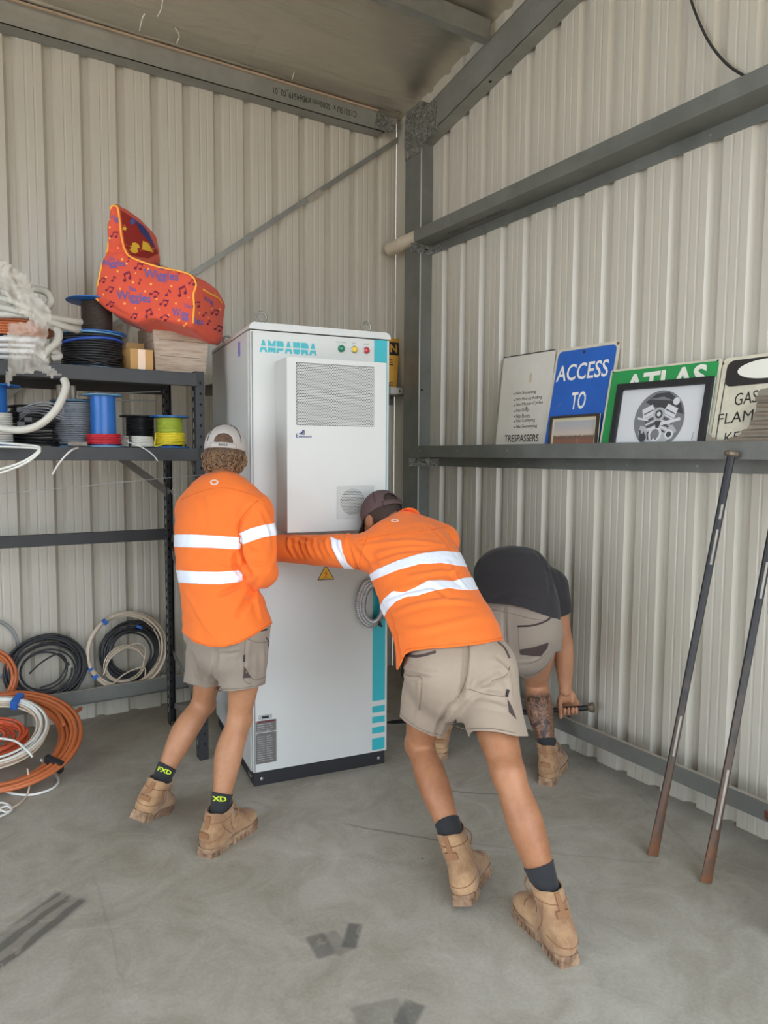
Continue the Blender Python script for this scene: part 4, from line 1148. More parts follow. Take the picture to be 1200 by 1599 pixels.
for q in ((.105, -.035, .02), (-.02, -.04, .165)):
    m = MB(); m.box(cc + np.array(q), (.026, .02, .016), ((.8, 0, .6), (0, 1, 0), (-.6, 0, .8)), .003); m.build('cable_tie', M_black, t)
t = thing('cable_coil', 'coil of beige cable with blue tape standing in the low wall girt', 'cable coil', (-1.92, YC, .155))
cc = on_plane(198, 1005, (0, -0.08, 0), (0, 1, 0)); cc[2] = .155 + .245
m = MB(); coil(m, cc, (0, -1, .12), .216, 9, .017, .0058, .018, 1.0, 61); m.build('cable_loops', M_ctan, t, True)
m = MB(); coil(m, cc + np.array([-.015, -.01, -.08]), (0, -1, .1), .115, 3, .012, .004, .012, .9, 62)
m.tube(spline([cc + np.array(q) for q in [(.08, -.03, -.12), (.10, -.03, 0), (.04, -.03, .04), (-.09, -.03, -.02), (-.14, -.03, -.12)]], 8), .0042, 6)
m.tube(spline([cc + np.array(q) for q in [(-.10, -.035, -.19), (-.02, -.035, -.13), (.09, -.03, -.11), (.09, -.03, -.2)]], 8), .0042, 6)
m.build('inner_loops', M_ctan, t, True)
for ang in (2.15, 3.75, 3.5):
    p = cc + np.array([.222 * math.cos(ang), -.012, .222 * math.sin(ang)]); r_ = np.array([math.cos(ang), 0, math.sin(ang)])
    m = MB(); m.box(p, (.030, .042, .024 if ang != 3.5 else .012), (r_, (0, 1, 0), np.cross(r_, (0, 1, 0))), .004); m.build('tape_wrap', M_tapeb, t)
t = thing('cable_coil', 'coil of black cable hung inside the beige coil', 'cable coil', (-1.90, YC, .3))
m = MB(); coil(m, cc + np.array([.028, .012, -.018]), (0, -1, .1), .150, 14, .030, .0058, .016, .98, 63); m.build('cable_loops', M_cblk, t, True)
m = MB(); p = cc + np.array([.07, -.02, .135]); m.box(p, (.03, .03, .016), ((.9, 0, -.4), (0, 1, 0), (.4, 0, .9)), .003); m.build('tape_wrap', M_tapeb, t)
m = MB(); p = cc + np.array([.185, -.03, -.19]); V = []
for j in range(7):
    for i in range(7): V.append(p + np.array([(i - 3) * .011, .02 * noise.noise((i * .9, j * .9, 5)), (j - 3) * .009 - .012]))
o = link('plastic_bag', V, [(j * 7 + i, j * 7 + i + 1, j * 7 + i + 8, j * 7 + i + 7) for j in range(6) for i in range(6)], M_film, None, True, loc=p - np.array([0, 0, .04])); tag(o, 'small scrap of clear plastic bag in the girt by the beige coil', 'plastic bag')
t = thing('cable_coil', 'coil of orange cable in the low girt at the photo left edge', 'cable coil', (-2.66, YC, .155))
cc = on_plane(-30, 1040, (0, -0.09, 0), (0, 1, 0)); cc[2] = .155 + .19
m = MB(); coil(m, cc, (0, -1, .1), .155, 8, .018, .009, .025, 1.0, 66); m.build('cable_loops', M_corg, t, True)
t = thing('cable_coil', 'thin grey cable loop against the wall at the photo left edge', 'cable coil', (-2.66, -.03, .3))
m = MB(); coil(m, on_plane(-20, 1030, (0, -.03, 0), (0, 1, 0)) + np.array([0, 0, .05]), (0, -1, .05), .15, 2, .008, .004, .004, 1.1, 67); m.build('cable_loops', M_cgry, t, True)

# ---- big orange coil leaning on the girt, white coil inside it
ORG = on_floor(20, 1240); LEAN = unit((0.0, -0.36, 0.93)); upv = unit(np.array([0, 0, 1]) - LEAN * LEAN[2])
R_ = .365; cc = np.array([-2.615, -0.555, .150])
oc = cc.copy(); oc[2] += 0.01
t = thing('cable_coil', 'large coil of thick orange cable leaning near the rack on the floor', 'cable coil', (oc[0], oc[1], 0))
m = MB(); coil(m, oc, LEAN, R_ - .045, 11, .038, .0115, .024, 1.0, 71, 44); m.build('cable_loops', M_corg, t, True)
sdv = np.cross(upv, LEAN)
def oc_pt(a, r=R_ - .045): return oc + r * (math.cos(a) * sdv + math.sin(a) * upv) + LEAN * .03
m = MB(); a = -.86; q = unit(math.cos(a) * sdv + math.sin(a) * upv); m.box(oc_pt(a) - LEAN * .02, (.096, .026, .062), (q, np.cross(q, LEAN), LEAN), .006); m.build('tape_wrap', M_black, t)
m = MB(); m.tube(spline([oc_pt(.30, .34) - LEAN * .04, oc_pt(.36, .38) - LEAN * .05, oc_pt(.42, .43) - LEAN * .06], 6), .010, 7); m.build('loose_end', M_corg, t, True)
t = thing('cable_coil', 'coil of white cable with blue tape inside the large orange coil', 'cable coil', (oc[0], oc[1] - .05, .05))
wc = oc + LEAN * .035 + upv * .03 - sdv * .03
m = MB(); coil(m, wc, LEAN, .225, 12, .024, .0055, .018, 1.0, 73, 44); m.build('cable_loops', M_ctan, t, True)
m = MB(); coil(m, wc + LEAN * .012, LEAN, .235, 5, .026, .0060, .014, 1.0, 74, 44); m.build('outer_loops', M_cwht, t, True)
a = 1.0; q = unit(math.cos(a) * sdv + math.sin(a) * upv); m = MB(); m.box(wc + .225 * q + LEAN * .012, (.080, .034, .05), (q, np.cross(q, LEAN), LEAN), .005); m.build('tape_wrap', M_tapeb, t)
onc = lambda u, v, h: on_plane(u, v, oc + LEAN * h, LEAN)
cable('loose_end', [onc(-30, 1153, .07), onc(0, 1153, .075), onc(25, 1158, .075), onc(42, 1172, .07), onc(51, 1182, .055)], .0055, M_cwht, t)
t = thing('cable_coil', 'tangle of red orange extension lead in the middle of the white coil', 'cable coil', (oc[0], oc[1], .2))
m = MB(); coil(m, oc + LEAN * .005 - sdv * .05 + upv * .02, LEAN, .12, 12, .06, .0068, .016, .8, 75, 30); m.build('cable_loops', M_corg_r, t, True)
o = cable('cable', [onc(64, 1186, -.02), on_floor(78, 1200, .010), on_floor(86, 1208, .007), on_floor(91, 1220, .007), on_floor(80, 1232, .007), on_floor(50, 1241, .007), on_floor(20, 1239, .007), on_floor(2, 1233, .012)], .0062, M_cwht); tag(o, 'loop of white cable lying on the concrete below orange coil', 'cable')
t = thing('cable', 'white cord with hanging end and knotted loops on the concrete at left', 'cable', on_floor(20, 1255))
cable('strand', [onc(43, 1200, .03), on_floor(46, 1226, .04), on_floor(40, 1245, .006), on_floor(25, 1258, .006), on_floor(5, 1266, .006), on_floor(-20, 1275, .006)], .0042, M_ctan, t)
cable('knot', [on_floor(-20, 1262, .008), on_floor(0, 1254, .008), on_floor(12, 1256, .008), on_floor(19, 1263, .010), on_floor(10, 1268, .012), on_floor(0, 1263, .014), on_floor(12, 1259, .016), on_floor(17, 1266, .010), on_floor(0, 1275, .008), on_floor(-20, 1280, .008)], .005, M_cwht, t)
# ------------------------------------------------------------------ bean bag on the planter
class Poly2:
    """outline polygon (in a plane) pushed through a thickness, well rounded"""
    def __init__(s, poly, o, xd, yd, wd, W, r, puff):
        s.p = np.array(poly); s.o = np.asarray(o); s.B = np.array([xd, yd, wd]); s.Bi = np.linalg.inv(s.B.T); s.W, s.r, s.puff = W, r, puff
        P = [s.o + xd * a + yd * b + wd * w for a, b in poly for w in (0, W)]; s.lo = np.min(P, 0) - puff; s.hi = np.max(P, 0) + puff
    def __call__(s, P):
        q = (P - s.o) @ s.Bi.T; x, y, w = q.T; n = len(s.p); d = np.full(len(P), 1e9); ins = np.zeros(len(P), bool)
        for i in range(n):
            a, b = s.p[i], s.p[(i + 1) % n]; e = b - a; t = np.clip(((x - a[0]) * e[0] + (y - a[1]) * e[1]) / (e @ e), 0, 1)
            d = np.minimum(d, np.hypot(x - a[0] - t * e[0], y - a[1] - t * e[1]))
            c = ((a[1] > y) != (b[1] > y)) & (x < (b[0] - a[0]) * (y - a[1]) / (b[1] - a[1] + 1e-12) + a[0]); ins ^= c
        d = np.where(ins, -d, d)
        k = np.clip(w / s.W, 0, 1)
        d = d - s.puff * np.sin(np.pi * np.clip(k * 1.15 - .15, 0, 1)) * .9
        z = np.abs(w - s.W / 2) - s.W / 2 - 0.25 * np.clip(-d, 0, 0.12) 
        a_, b_ = d + s.r, z + s.r
        return np.sqrt(np.maximum(a_, 0) ** 2 + np.maximum(b_, 0) ** 2) + np.minimum(np.maximum(a_, b_), 0) - s.r
out_px = [(172, 320), (166, 350), (166, 386), (158, 405), (150, 440), (147, 466), (165, 482), (195, 495), (215, 506), (245, 500), (280, 508), (300, 513), (306, 503), (305, 470), (309, 445), (302, 428), (280, 421), (255, 416), (225, 408), (203, 399), (194, 384), (190, 350), (186, 326), (180, 317)]
d0 = 3.30; fw = unit((_f[0], _f[1], 0)); xr = unit((_r[0], _r[1], 0))
o0 = D(227, 440, d0)
def to_plane(u, v):
    p = on_plane(u, v, o0, fw); return ((p - o0) @ xr, (p - o0)[2])
bb = Poly2([to_plane(*q) if q[0] < 290 else to_plane(q[0] - 2, q[1]) for q in out_px], o0, xr, np.array([0, 0, 1.0]), unit(fw * .98 + xr * .10 + np.array([0, 0, -.035])), 0.42, 0.024, 0.020)
BV, BF = mesh_sdf(bb, 0.011)
BV = folds(BV, BF, [([(195, 384), (178, 392), (164, 388)], -.008, .012), ([(200, 398), (225, 398), (247, 396)], -.010, .014), ([(208, 500), (235, 495), (262, 500)], .006, .015), ([(160, 470), (185, 486), (210, 498)], -.006, .012)], 0.006, 7, seed=3)
M_bag = mat('orange_red_cotton', rgb(218, 84, 58), rough=0.85, var=0.05, vscale=3, sheen=0.1)
M_bagdark = mat('deep_red_print', rgb(160, 42, 34), rough=0.85)
M_pipe_y = mat('yellow_piping', rgb(246, 176, 70), rough=0.7)
M_purple = mat('purple_print', rgb(112, 28, 66), rough=0.85)
M_bluep = mat('blue_print', rgb(92, 96, 162), rough=0.85)
M_ystar = mat('yellow_print', rgb(240, 196, 64), rough=0.85)
M_ydot = mat('pale_orange_print', rgb(246, 166, 84), rough=0.85)
bag = link('bean_bag', BV, BF, M_bag, None, True, loc=D(235, 516, 3.5)); tag(bag, 'orange red music print bean bag chair with yellow piping on the planter', 'bean bag')
bs = Skin(BV, BF)
bs.decal([[(188, 328), (204, 338), (222, 352), (236, 372), (247, 396), (232, 404), (205, 399), (195, 384), (191, 352)]], 'front_panel', M_bagdark, bag, .0015)
bs.decal([[(203, 338), (213, 346), (222, 352), (232, 364), (244, 390), (238, 384), (228, 372), (218, 362), (214, 352)]], 'panel_print', M_navy, bag, .003)
def star(cx, cy, r, r2=.5, n=9, ph=0.0): return [(cx + (r if i % 2 == 0 else r * r2) * math.cos(ph + math.pi * i / n), cy + (r if i % 2 == 0 else r * r2) * math.sin(ph + math.pi * i / n)) for i in range(2 * n)]
bs.decal([star(209, 387, 8.5), star(194, 357, 4, .5, 5)], 'star_print', M_ystar, bag, .0035)
bs.decal([[(222, 376), (231, 380), (239, 394), (228, 391), (221, 390)]], 'star_print', M_ystar, bag, .0035)
bs.decal([star(206, 346, 6, .6, 6)], 'panel_print', M_bluep, bag, .0038)
for px in ([(180, 321), (184, 326), (187, 346), (190, 372), (195, 390), (203, 401), (227, 411), (254, 419), (281, 424), (299, 431), (306, 444), (302, 460), (303, 478), (301, 505)],
           [(180, 321), (174, 324), (169, 345), (168, 365), (169, 388), (161, 408), (154, 440), (150, 462), (154, 470)], [(317, 452), (330, 460), (341, 466), (346, 474)]):
    bs.line(px, .0052, 'piping', M_pipe_y, bag, 5, .001)
def wig(x, y, s, rot=0.04, only=None):
    c, r = math.cos(rot), math.sin(rot)
    bs.text('The', (x + 19 * s, y - 13 * s), (12 * s * c, 12 * s * r), (0, -7 * s), M_bluep, bag, .014)
    bs.text(only or 'Wiggles', (x, y + 4 * s + 0), (54 * s * c * (.5 if only else 1), 54 * s * r), (0, -18 * s), M_bluep, bag, .014)
wig(225, 434, 1.0, .10); wig(182, 467, 1.0, .12); wig(269, 493, .95, .10, None if False else 'Wigg'); wig(156, 416, .75, .02); bs.text('les', (304, 506), (13, 2), (0, -11), M_bluep, bag, .014)
bs.text('Wig', (165, 345), (20, 4), (0, -11), M_bluep, bag, .014); bs.text('W', (147, 408), (10, -2), (0, -8), M_bluep, bag, .014); bs.text('Wig', (317, 470), (16, 8), (0, -9), M_bluep, bag, .014)
def note(x, y, s, a, kind):
    c, q = math.cos(a), math.sin(a); R2 = lambda p: (x + s * (p[0] * c - p[1] * q), y + s * (p[0] * q + p[1] * c))
    if kind: return [[R2(p) for p in circle(-3, 4, 2, 7)], [R2(p) for p in circle(4, 3, 2, 7)], [R2(p) for p in ((-1.9, 4), (-1, 4), (-1, -4), (-1.9, -4))], [R2(p) for p in ((5, 3), (5.9, 3), (5.9, -5), (5, -5))], [R2(p) for p in ((-1.9, -4), (5.9, -5.4), (5.9, -3.2), (-1.9, -1.9))]]
    return [[R2(p) for p in circle(-2, 4, 2, 7)], [R2(p) for p in ((-1, 4), (0, 4), (0, -4), (-1, -4))], [R2(p) for p in ((0, -4), (4, -2), (3.4, 0), (0, -2))]]
for i, (x, y, s, a, k) in enumerate(((178, 366, 1, .2, 1), (216, 416, 1.1, .3, 1), (197, 432, 1.3, -.3, 1), (160, 437, .9, .4, 1), (178, 435, 1, .1, 0), (171, 451, 1, .5, 1), (219, 439, .9, -.1, 0), (241, 458, 1.1, .7, 1), (263, 457, 1.1, .2, 0), (283, 455, 1.4, -.3, 1),
        (256, 472, 1.1, .4, 1), (231, 489, 1.2, -.3, 1), (257, 495, 1, .7, 1), (209, 493, .9, .3, 1), (172, 474, 1, .5, 1), (300, 440, 1, .4, 1), (306, 475, 1, .2, 1), (159, 356, .9, .9, 1), (151, 375, .8, .6, 0), (282, 425, .7, .2, 0), (201, 405, .7, -.2, 0), (320, 490, .9, .3, 0), (335, 487, 1, .4, 1), (326, 503, .9, .1, 0), (340, 512, 1, .5, 1))):
    bs.decal(note(x, y, s, a, k), 'music_note_print', M_purple, bag, .0022)
rnd = random.Random(5); dots = []
for x, y in ((172, 355), (172, 372), (184, 387), (191, 405), (184, 424), (208, 441), (212, 427), (232, 420), (236, 444), (268, 447), (272, 423), (294, 424), (188, 451), (162, 460), (166, 433), (227, 455), (249, 483), (264, 492), (212, 481), (195, 474), (275, 474), (295, 465), (280, 500), (239, 500), (311, 489), (330, 482), (335, 460), (343, 483), (325, 496), (155, 394), (148, 392), (198, 412), (172, 343), (288, 508), (245, 467), (291, 505)):
    dots.append(circle(x, y, 1.3 + rnd.random() * .9, 7))
g = bs.decal(dots, 'dot_prints', M_ydot, bag, .0022); g['kind'] = 'stuff'

# ------------------------------------------------------------------ signs standing in the mid girt
M_swhite = mat('faded_white_sign', rgb(214, 208, 196), rough=0.5, var=0.05, vscale=5)
M_sblue = mat('faded_blue_sign', rgb(38, 96, 182), rough=0.45, var=0.10, vscale=4)
M_sgreen = mat('green_sign', rgb(44, 146, 78), rough=0.4, var=0.04, vscale=5)
M_scream = mat('stained_cream_sign', rgb(206, 198, 176), rough=0.55, var=0.13, vscale=9)
M_sink = mat('sign_black', rgb(44, 40, 38), rough=0.5, var=0.06)
M_salu = mat('sign_edge', rgb(196, 186, 168), rough=0.5, metal=0.2)
M_sletter = mat('sign_letter_white', rgb(232, 228, 214), rough=0.45)
M_rust = mat('rust_spot', rgb(112, 82, 60), rough=0.8)
def sign_frame(c_px, xb, lean_top=-0.012):
    """plane of a sign leaning on the wall: x from xb at girt level to lean_top at the top"""
    H0 = 1.556; n = unit((1.0, 0, (xb - lean_top) / 0.55 * 1.0)); p = (xb, 0, H0)
    return p, n
def leaning_sign(name, label, cat, px, xb, xt, m_face, thick=0.004, rad=0.03, roll=0.0, h_extra=0.0):
    """px: top-left and top-right pixel corners; foot stands in the girt; returns local frame (origin lower-left, xd, yd, w, h, n)"""
    foot = 1.5545; zt = 1.5545 + 0.55
    yd = unit((xt - xb, 0, zt - foot)); p = np.array([xb, 0, foot]); n = unit(np.cross(yd, (0, 1, 0)) * 1)
    if n[0] > 0: n = -n
    A = on_plane(*px[0], p, n); B = on_plane(*px[1], p, n)
    xd = unit(B - A); yd2 = np.cross(n, xd); yd2 = yd2 if yd2[2] > 0 else -yd2
    w = np.linalg.norm(B - A); h = min((A[2] - foot) / yd2[2], (B[2] - foot) / yd2[2]) - 0.0005
    o = A - yd2 * h
    t = thing(name, label, cat, (o + xd * w / 2))
    m = MB(); m.prism(rrect(0, 0, w, h, rad), o, xd, yd2, -n * thick); m.build('panel', m_face, t)
    return t, o + n * 0.0006, xd, yd2, w, h, n
def sheet(poly, F_, m_, name, lift=0.0, th=0.0005):
    t, o, xd, yd, w, h, n = F_
    m = MB(); m.prism(poly, o + n * lift, xd, yd, n * th); return m.build(name, m_, t)
def px_on(F_, u, v):
    t, o, xd, yd, w, h, n = F_
    p = on_plane(u, v, o, n) - o; return (p @ xd, p @ yd)
def word(F_, body, px0, px1, m_, bold=0.0, hpx=None, slant=0.0, lift=0.001):
    """px0 lower-left, px1 lower-right, hpx upper-left pixel"""
    t, o, xd, yd, w, h, n = F_
    a = np.array(px_on(F_, *px0)); b = np.array(px_on(F_, *px1)); c = np.array(px_on(F_, *hpx))
    d = b - a; X = unit(xd * d[0] + yd * d[1]); Y = unit(np.cross(n, X)); Y = Y if Y[2] > 0 else -Y
    return lettering(body, t, m_, o + xd * a[0] + yd * a[1] + n * lift, X, Y, abs(c[1] - a[1]), np.linalg.norm(d), bold, slant=slant)
# 1 white rules sign
F1 = leaning_sign('notice_sign', 'white no trespassing rules sign at the corner end of the girt shelf', 'sign', [(787, 558), (868, 545)], -0.065, -0.012, M_swhite, rad=0.012)
w, h = F1[4], F1[5]
sheet([(0, h - .006), (w, h - .006), (w, h), (0, h)], F1, M_sink, 'dark_edge'); sheet([(0, 0), (.006, 0), (.006, h), (0, h)], F1, M_salu, 'dark_edge')
for i, (wd_, ya, yb, xe) in enumerate((('No Shooting', 618, 615, 837), ('No Horse Riding', 627.5, 623.5, 847), ('No Motor Cycles', 636, 631.5, 848), ('No Dogs', 645, 643, 827), ('No Boats', 653, 652, 828), ('No Camping', 661, 659, 836), ('No Swimming', 670, 668.5, 839))):
    word(F1, wd_, (806.5, ya), (xe, yb), M_sink, .0, (806.5, ya - 6.2))
    q = px_on(F1, 803.5, ya - 2.5); sheet(circle(q[0], q[1], .0042, 8), F1, M_sink, 'bullet')
word(F1, 'TRESPASSERS', (788, 690.5), (841, 689.5), M_sink, .010, (788, 679.5)); word(F1, 'PROSECUTED', (790, 705), (841, 704.5), M_sink, .010, (790, 694))
q = px_on(F1, 829, 590); sheet(circle(q[0], q[1], .012, 9, .03), F1, mat('rust_stain', rgb(200, 182, 158), rough=.6), 'rust_stain'); q = px_on(F1, 823, 637); sheet(circle(q[0], q[1], .006, 8), F1, M_sink, 'bolt_hole', .002)
# 2 blue access sign
F2 = leaning_sign('road_sign', 'faded blue ACCESS TO road sign standing on the girt shelf', 'sign', [(871, 546), (970, 531)], -0.102, -0.006, M_scream, rad=0.035)
w, h = F2[4], F2[5]; sheet(rrect(.016, .016, w - .016, h - .016, .028), F2, M_sblue, 'blue_field')
word(F2, 'ACCESS', (868.5, 597), (949, 587.5), M_sletter, .012, (871, 572)); word(F2, 'TO', (891, 640), (913.5, 638), M_sletter, .014, (893, 613))
q = px_on(F2, 913, 549.5); sheet(circle(q[0], q[1], .008, 8), F2, M_sink, 'bolt_hole', .001); q = px_on(F2, 966, 536); sheet(circle(q[0], q[1], .008, 8), F2, M_rust, 'bolt_hole', .001)
q = px_on(F2, 873, 634); sheet([(q[0] - .02, q[1] - .02), (q[0] + .015, q[1] + .012), (q[0] + .02, q[1] + .025), (q[0] - .012, q[1] - .004)], F2, mat('paint_scrape', rgb(96, 110, 160), rough=.6), 'paint_scrape', .001)
# framed landscape
def picture_frame(name, label, px, xb, xt, m_fr, fw_, m_mat, mw, thick):
    F_ = leaning_sign(name, label, 'picture', px, xb, xt, m_mat, rad=0.002); t, o, xd, yd, w, h, n = F_
    for lo, hi in (((0, 0), (w, fw_)), ((0, h - fw_), (w, h)), ((0, fw_), (fw_, h - fw_)), ((w - fw_, fw_), (w, h - fw_))):
        m = MB(); c = o + xd * (lo[0] + hi[0]) / 2 + yd * (lo[1] + hi[1]) / 2 + n * thick / 2; m.box(c, (hi[0] - lo[0], hi[1] - lo[1], thick), (xd, yd, n), .002); m.build('frame_rail', m_fr, t)
    return F_
M_dkwood = mat('dark_frame_wood', rgb(58, 46, 38), rough=0.45)
F3 = picture_frame('framed_photo', 'small framed outback road landscape leaning on the blue sign', [(862, 651), (938, 645.5)], -0.122, -0.066, M_dkwood, .012, mat('aged_mount', rgb(206, 194, 162), rough=.7), .02, .012)
w, h = F3[4], F3[5]
def landscape():
    m = mat('outback_print', rgb(170, 150, 140), rough=.35, coat=.3); nt = m.node_tree; N = nt.nodes; L = nt.links; b = N['Principled BSDF']
    g = N.new('ShaderNodeNewGeometry'); s = N.new('ShaderNodeSeparateXYZ'); L.new(g.outputs['Position'], s.inputs[0])
    mr = N.new('ShaderNodeMapRange'); mr.inputs['From Min'].default_value = 1.56; mr.inputs['From Max'].default_value = 1.76; L.new(s.outputs['Z'], mr.inputs['Value'])
    nz = N.new('ShaderNodeTexNoise'); nz.inputs['Scale'].default_value = 30; mx = N.new('ShaderNodeMath'); mx.operation = 'MULTIPLY_ADD'; mx.inputs[1].default_value = .12; L.new(nz.outputs['Fac'], mx.inputs[0]); L.new(mr.outputs['Result'], mx.inputs[2])
    r = N.new('ShaderNodeValToRGB'); cr_ = r.color_ramp; cr_.elements[0].position = .1; cr_.elements[0].color = rgb(150, 92, 70); cr_.elements[1].position = 1; cr_.elements[1].color = rgb(158, 160, 166)
    for p, c in ((.42, rgb(140, 96, 76)), (.56, rgb(104, 84, 74)), (.60, rgb(196, 178, 160)), (.75, rgb(176, 168, 164))): e = cr_.elements.new(p); e.color = c
    L.new(mx.outputs[0], r.inputs['Fac']); L.new(r.outputs['Color'], b.inputs['Base Color']); return m
sheet([(.026, .0), (w - .026, .0), (w - .026, h - .028), (.026, h - .028)], F3, landscape(), 'landscape_print', .0006)
sheet([(w * .52, .01), (w * .66, .01), (w * .60, h * .46), (w * .585, h * .46)], F3, mat('print_track', rgb(164, 104, 84), rough=.4), 'print_track', .0013)
# 3 green sign
F4 = leaning_sign('road_sign', 'green ATLAS road sign standing behind the framed engine drawing', 'sign', [(955, 578), (1129, 559)], -0.116, -0.018, M_scream, rad=0.012)
w, h = F4[4], F4[5]; sheet(rrect(.012, .008, w - .012, h - .010, .012), F4, M_sgreen, 'green_field')
word(F4, 'ATLAS', (974, 619), (1102, 604), M_sletter, .03, (979.5, 586))
q = px_on(F4, 958, 581); sheet(circle(q[0], q[1], .005, 8), F4, M_sink, 'bolt_hole', .001); q = px_on(F4, 1122, 563); sheet(circle(q[0], q[1], .005, 8), F4, M_sink, 'bolt_hole', .001)
# framed engine drawing
F5 = picture_frame('framed_drawing', 'black framed round motorcycle engine drawing leaning on the green sign', [(968, 601), (1118, 588)], -0.134, -0.044, M_black, .030, mat('drawing_paper', rgb(208, 208, 208), rough=.6), .0, .016)
w, h = F5[4], F5[5]
cq = px_on(F5, 1029, 655); R5 = abs(px_on(F5, 1069, 655)[0] - cq[0])
G1, G2, G3, G4 = (mat('pencil_' + n_, rgb(c, c, c + 1), rough=.6) for n_, c in (('dark', 62), ('mid', 118), ('light', 172), ('pale', 206)))
clipy = lambda P: [(x, max(y, .002)) for x, y in P]
sheet(clipy(circle(cq[0], cq[1], R5, 40)), F5, G2, 'drawing_disc', .0006)
def bit(P, m_, l): sheet(clipy([(cq[0] + R5 * x, cq[1] + R5 * y) for x, y in P]), F5, m_, 'drawing_detail', l)
bit([(-.62, .62), (-.2, .9), (.3, .92), (.78, .55), (.95, .15), (.3, .35), (-.3, .45)], G1, .0012)
for sx, a in ((-1, .42), (1, -.42)):
    c, s_ = math.cos(a), math.sin(a); R2 = lambda p: (sx * .42 + p[0] * c - p[1] * s_, .22 + p[0] * s_ + p[1] * c)
    bit([R2(p) for p in ((-.26, -.1), (.26, -.1), (.22, .24), (-.22, .24))], G4, .0016)
    for k in range(6): bit([R2((-.24 + .0, -.12 - .1 * k)), R2((.24, -.12 - .1 * k)), R2((.22, -.17 - .1 * k)), R2((-.22, -.17 - .1 * k))], G1 if k % 2 else G4, .0018)
    bit([R2(p) for p in ((-.2, .02), (.2, .02), (.2, .06), (-.2, .06))], G1, .002)
bit(circle(0, .18, .24, 20), G3, .0022); bit(circle(0, .18, .15, 20), G1, .0026); bit(circle(0, .18, .08, 14), G4, .003)
bit([(-.75, -.5), (-.4, -.78), (.4, -.78), (.78, -.4), (.6, -.2), (.2, -.25), (-.3, -.3), (-.7, -.2)], G3, .0016)
bit(circle(-.05, -.5, .26, 20), G4, .0022); bit(circle(-.05, -.5, .17, 20), G2, .0026); bit(circle(.5, -.52, .17, 16), G4, .0022); bit(circle(.5, -.52, .1, 14), G1, .0026); bit(circle(-.55, -.62, .15, 16), G1, .0022)
bit([(.1, -.1), (.85, .05), (.88, -.05), (.12, -.22)], G4, .003); bit([(-.85, .1), (-.4, .0), (-.4, -.06), (-.85, .02)], G4, .003); bit([(-.12, -.05), (.12, -.05), (.06, -.3), (-.06, -.3)], G1, .003)
bit([(-.5, .72), (.1, .78), (.5, .62), (.1, .66)], G2, .0022); bit(circle(.62, .6, .13, 16), G4, .0022)
for k in range(5): bit([(-.72 + .16 * k, -.36 - .05 * k), (-.66 + .16 * k, -.36 - .05 * k), (-.60 + .16 * k, -.7), (-.66 + .16 * k, -.7)], G1, .0024)
q = px_on(F5, 1068, 690); sheet([(q[0], .002), (q[0] + .052, .002), (q[0] + .052, .062), (q[0], .062)], F5, mat('drawing_note', rgb(214, 210, 210), rough=.6), 'paper_slip', .0006)
a = np.array(px_on(F5, 1081, 690)); m = MB(); m.tube([F5[1] + F5[2] * (a[0] + .004 * math.sin(k * 1.7)) + F5[3] * (a[1] + .005 * k) + F5[6] * .0016 for k in range(9)], .0008, 4); m.build('signature', G1, F5[0])
# 4 black and white danger sign
F6 = leaning_sign('warning_sign', 'stained white and black flammable GAS sign at the photo right edge', 'sign', [(1131, 560), (1300, 538)], -0.118, 0.0, M_scream, rad=0.02)
w, h = F6[4], F6[5]
zt = px_on(F6, 1128, 605)[1]; x0 = px_on(F6, 1135, 575)[0]
sheet(rrect(.022, zt, w - .02, h - .014, .03), F6, M_sink, 'black_header'); sheet([(.022, .0), (.026, .0), (.026, zt + .02), (.022, zt + .02)], F6, M_sink, 'black_rule'); sheet(circle(w * .47, (zt + h) / 2 + .0, w * .30, 40, .040), F6, M_sletter, 'white_oval', .001)
word(F6, 'GAS T', (1147, 634), (1202, 625), M_sink, .0, (1149, 615), .06); word(F6, 'FLAMMABLE', (1121, 663.5), (1258, 645.5), M_sink, .0, (1124, 647), .06); word(F6, 'KEEP FIRE', (1131, 692), (1228, 682), M_sink, .0, (1134, 676), .06)
q = px_on(F6, 1130, 568); sheet(circle(q[0], q[1], .006, 8), F6, M_rust, 'bolt_hole', .001)
# pressed steel louvre panel leaning in front
M_tan = mat('tan_pressed_steel', rgb(156, 146, 130), rough=0.4, metal=0.5, var=0.08)
t = thing('pressed_steel_panel', 'tan pressed steel panel with stepped ribs at the right end of the shelf', 'metal panel', on_plane(1200, 690, (-.13, 0, 0), (1, 0, 0)))
def pp(u, v, x=-.138): return on_plane(u, v, (x, 0, 0), (1, 0, 0))
prof = [(1104, 693), (1106, 677), (1112, 683), (1122, 687), (1135, 687), (1150, 683), (1165, 672), (1176, 656), (1181, 640), (1184, 612), (1188, 608), (1240, 604), (1240, 693)]
m = MB(); P = [pp(u, v) for u, v in prof]; m.prism([(-p[1], p[2]) for p in P], (-.138, 0, 0), (0, -1, 0), (0, 0, 1), (.004, 0, 0)); m.build('side_web', M_tan, t)
for k, (u0, v0) in enumerate(((1182, 622), (1183, 632), (1180, 646), (1173, 660), (1160, 674), (1140, 686))):
    m = MB(); a, b = pp(u0, v0, -.146), pp(1240, v0 - 2.5, -.146); m.box((a + b) / 2, (.020, np.linalg.norm(b - a), .013), ((1, 0, .5), b - a, np.cross((1, 0, .5), b - a)), .003); m.build('rib', M_tan, t)

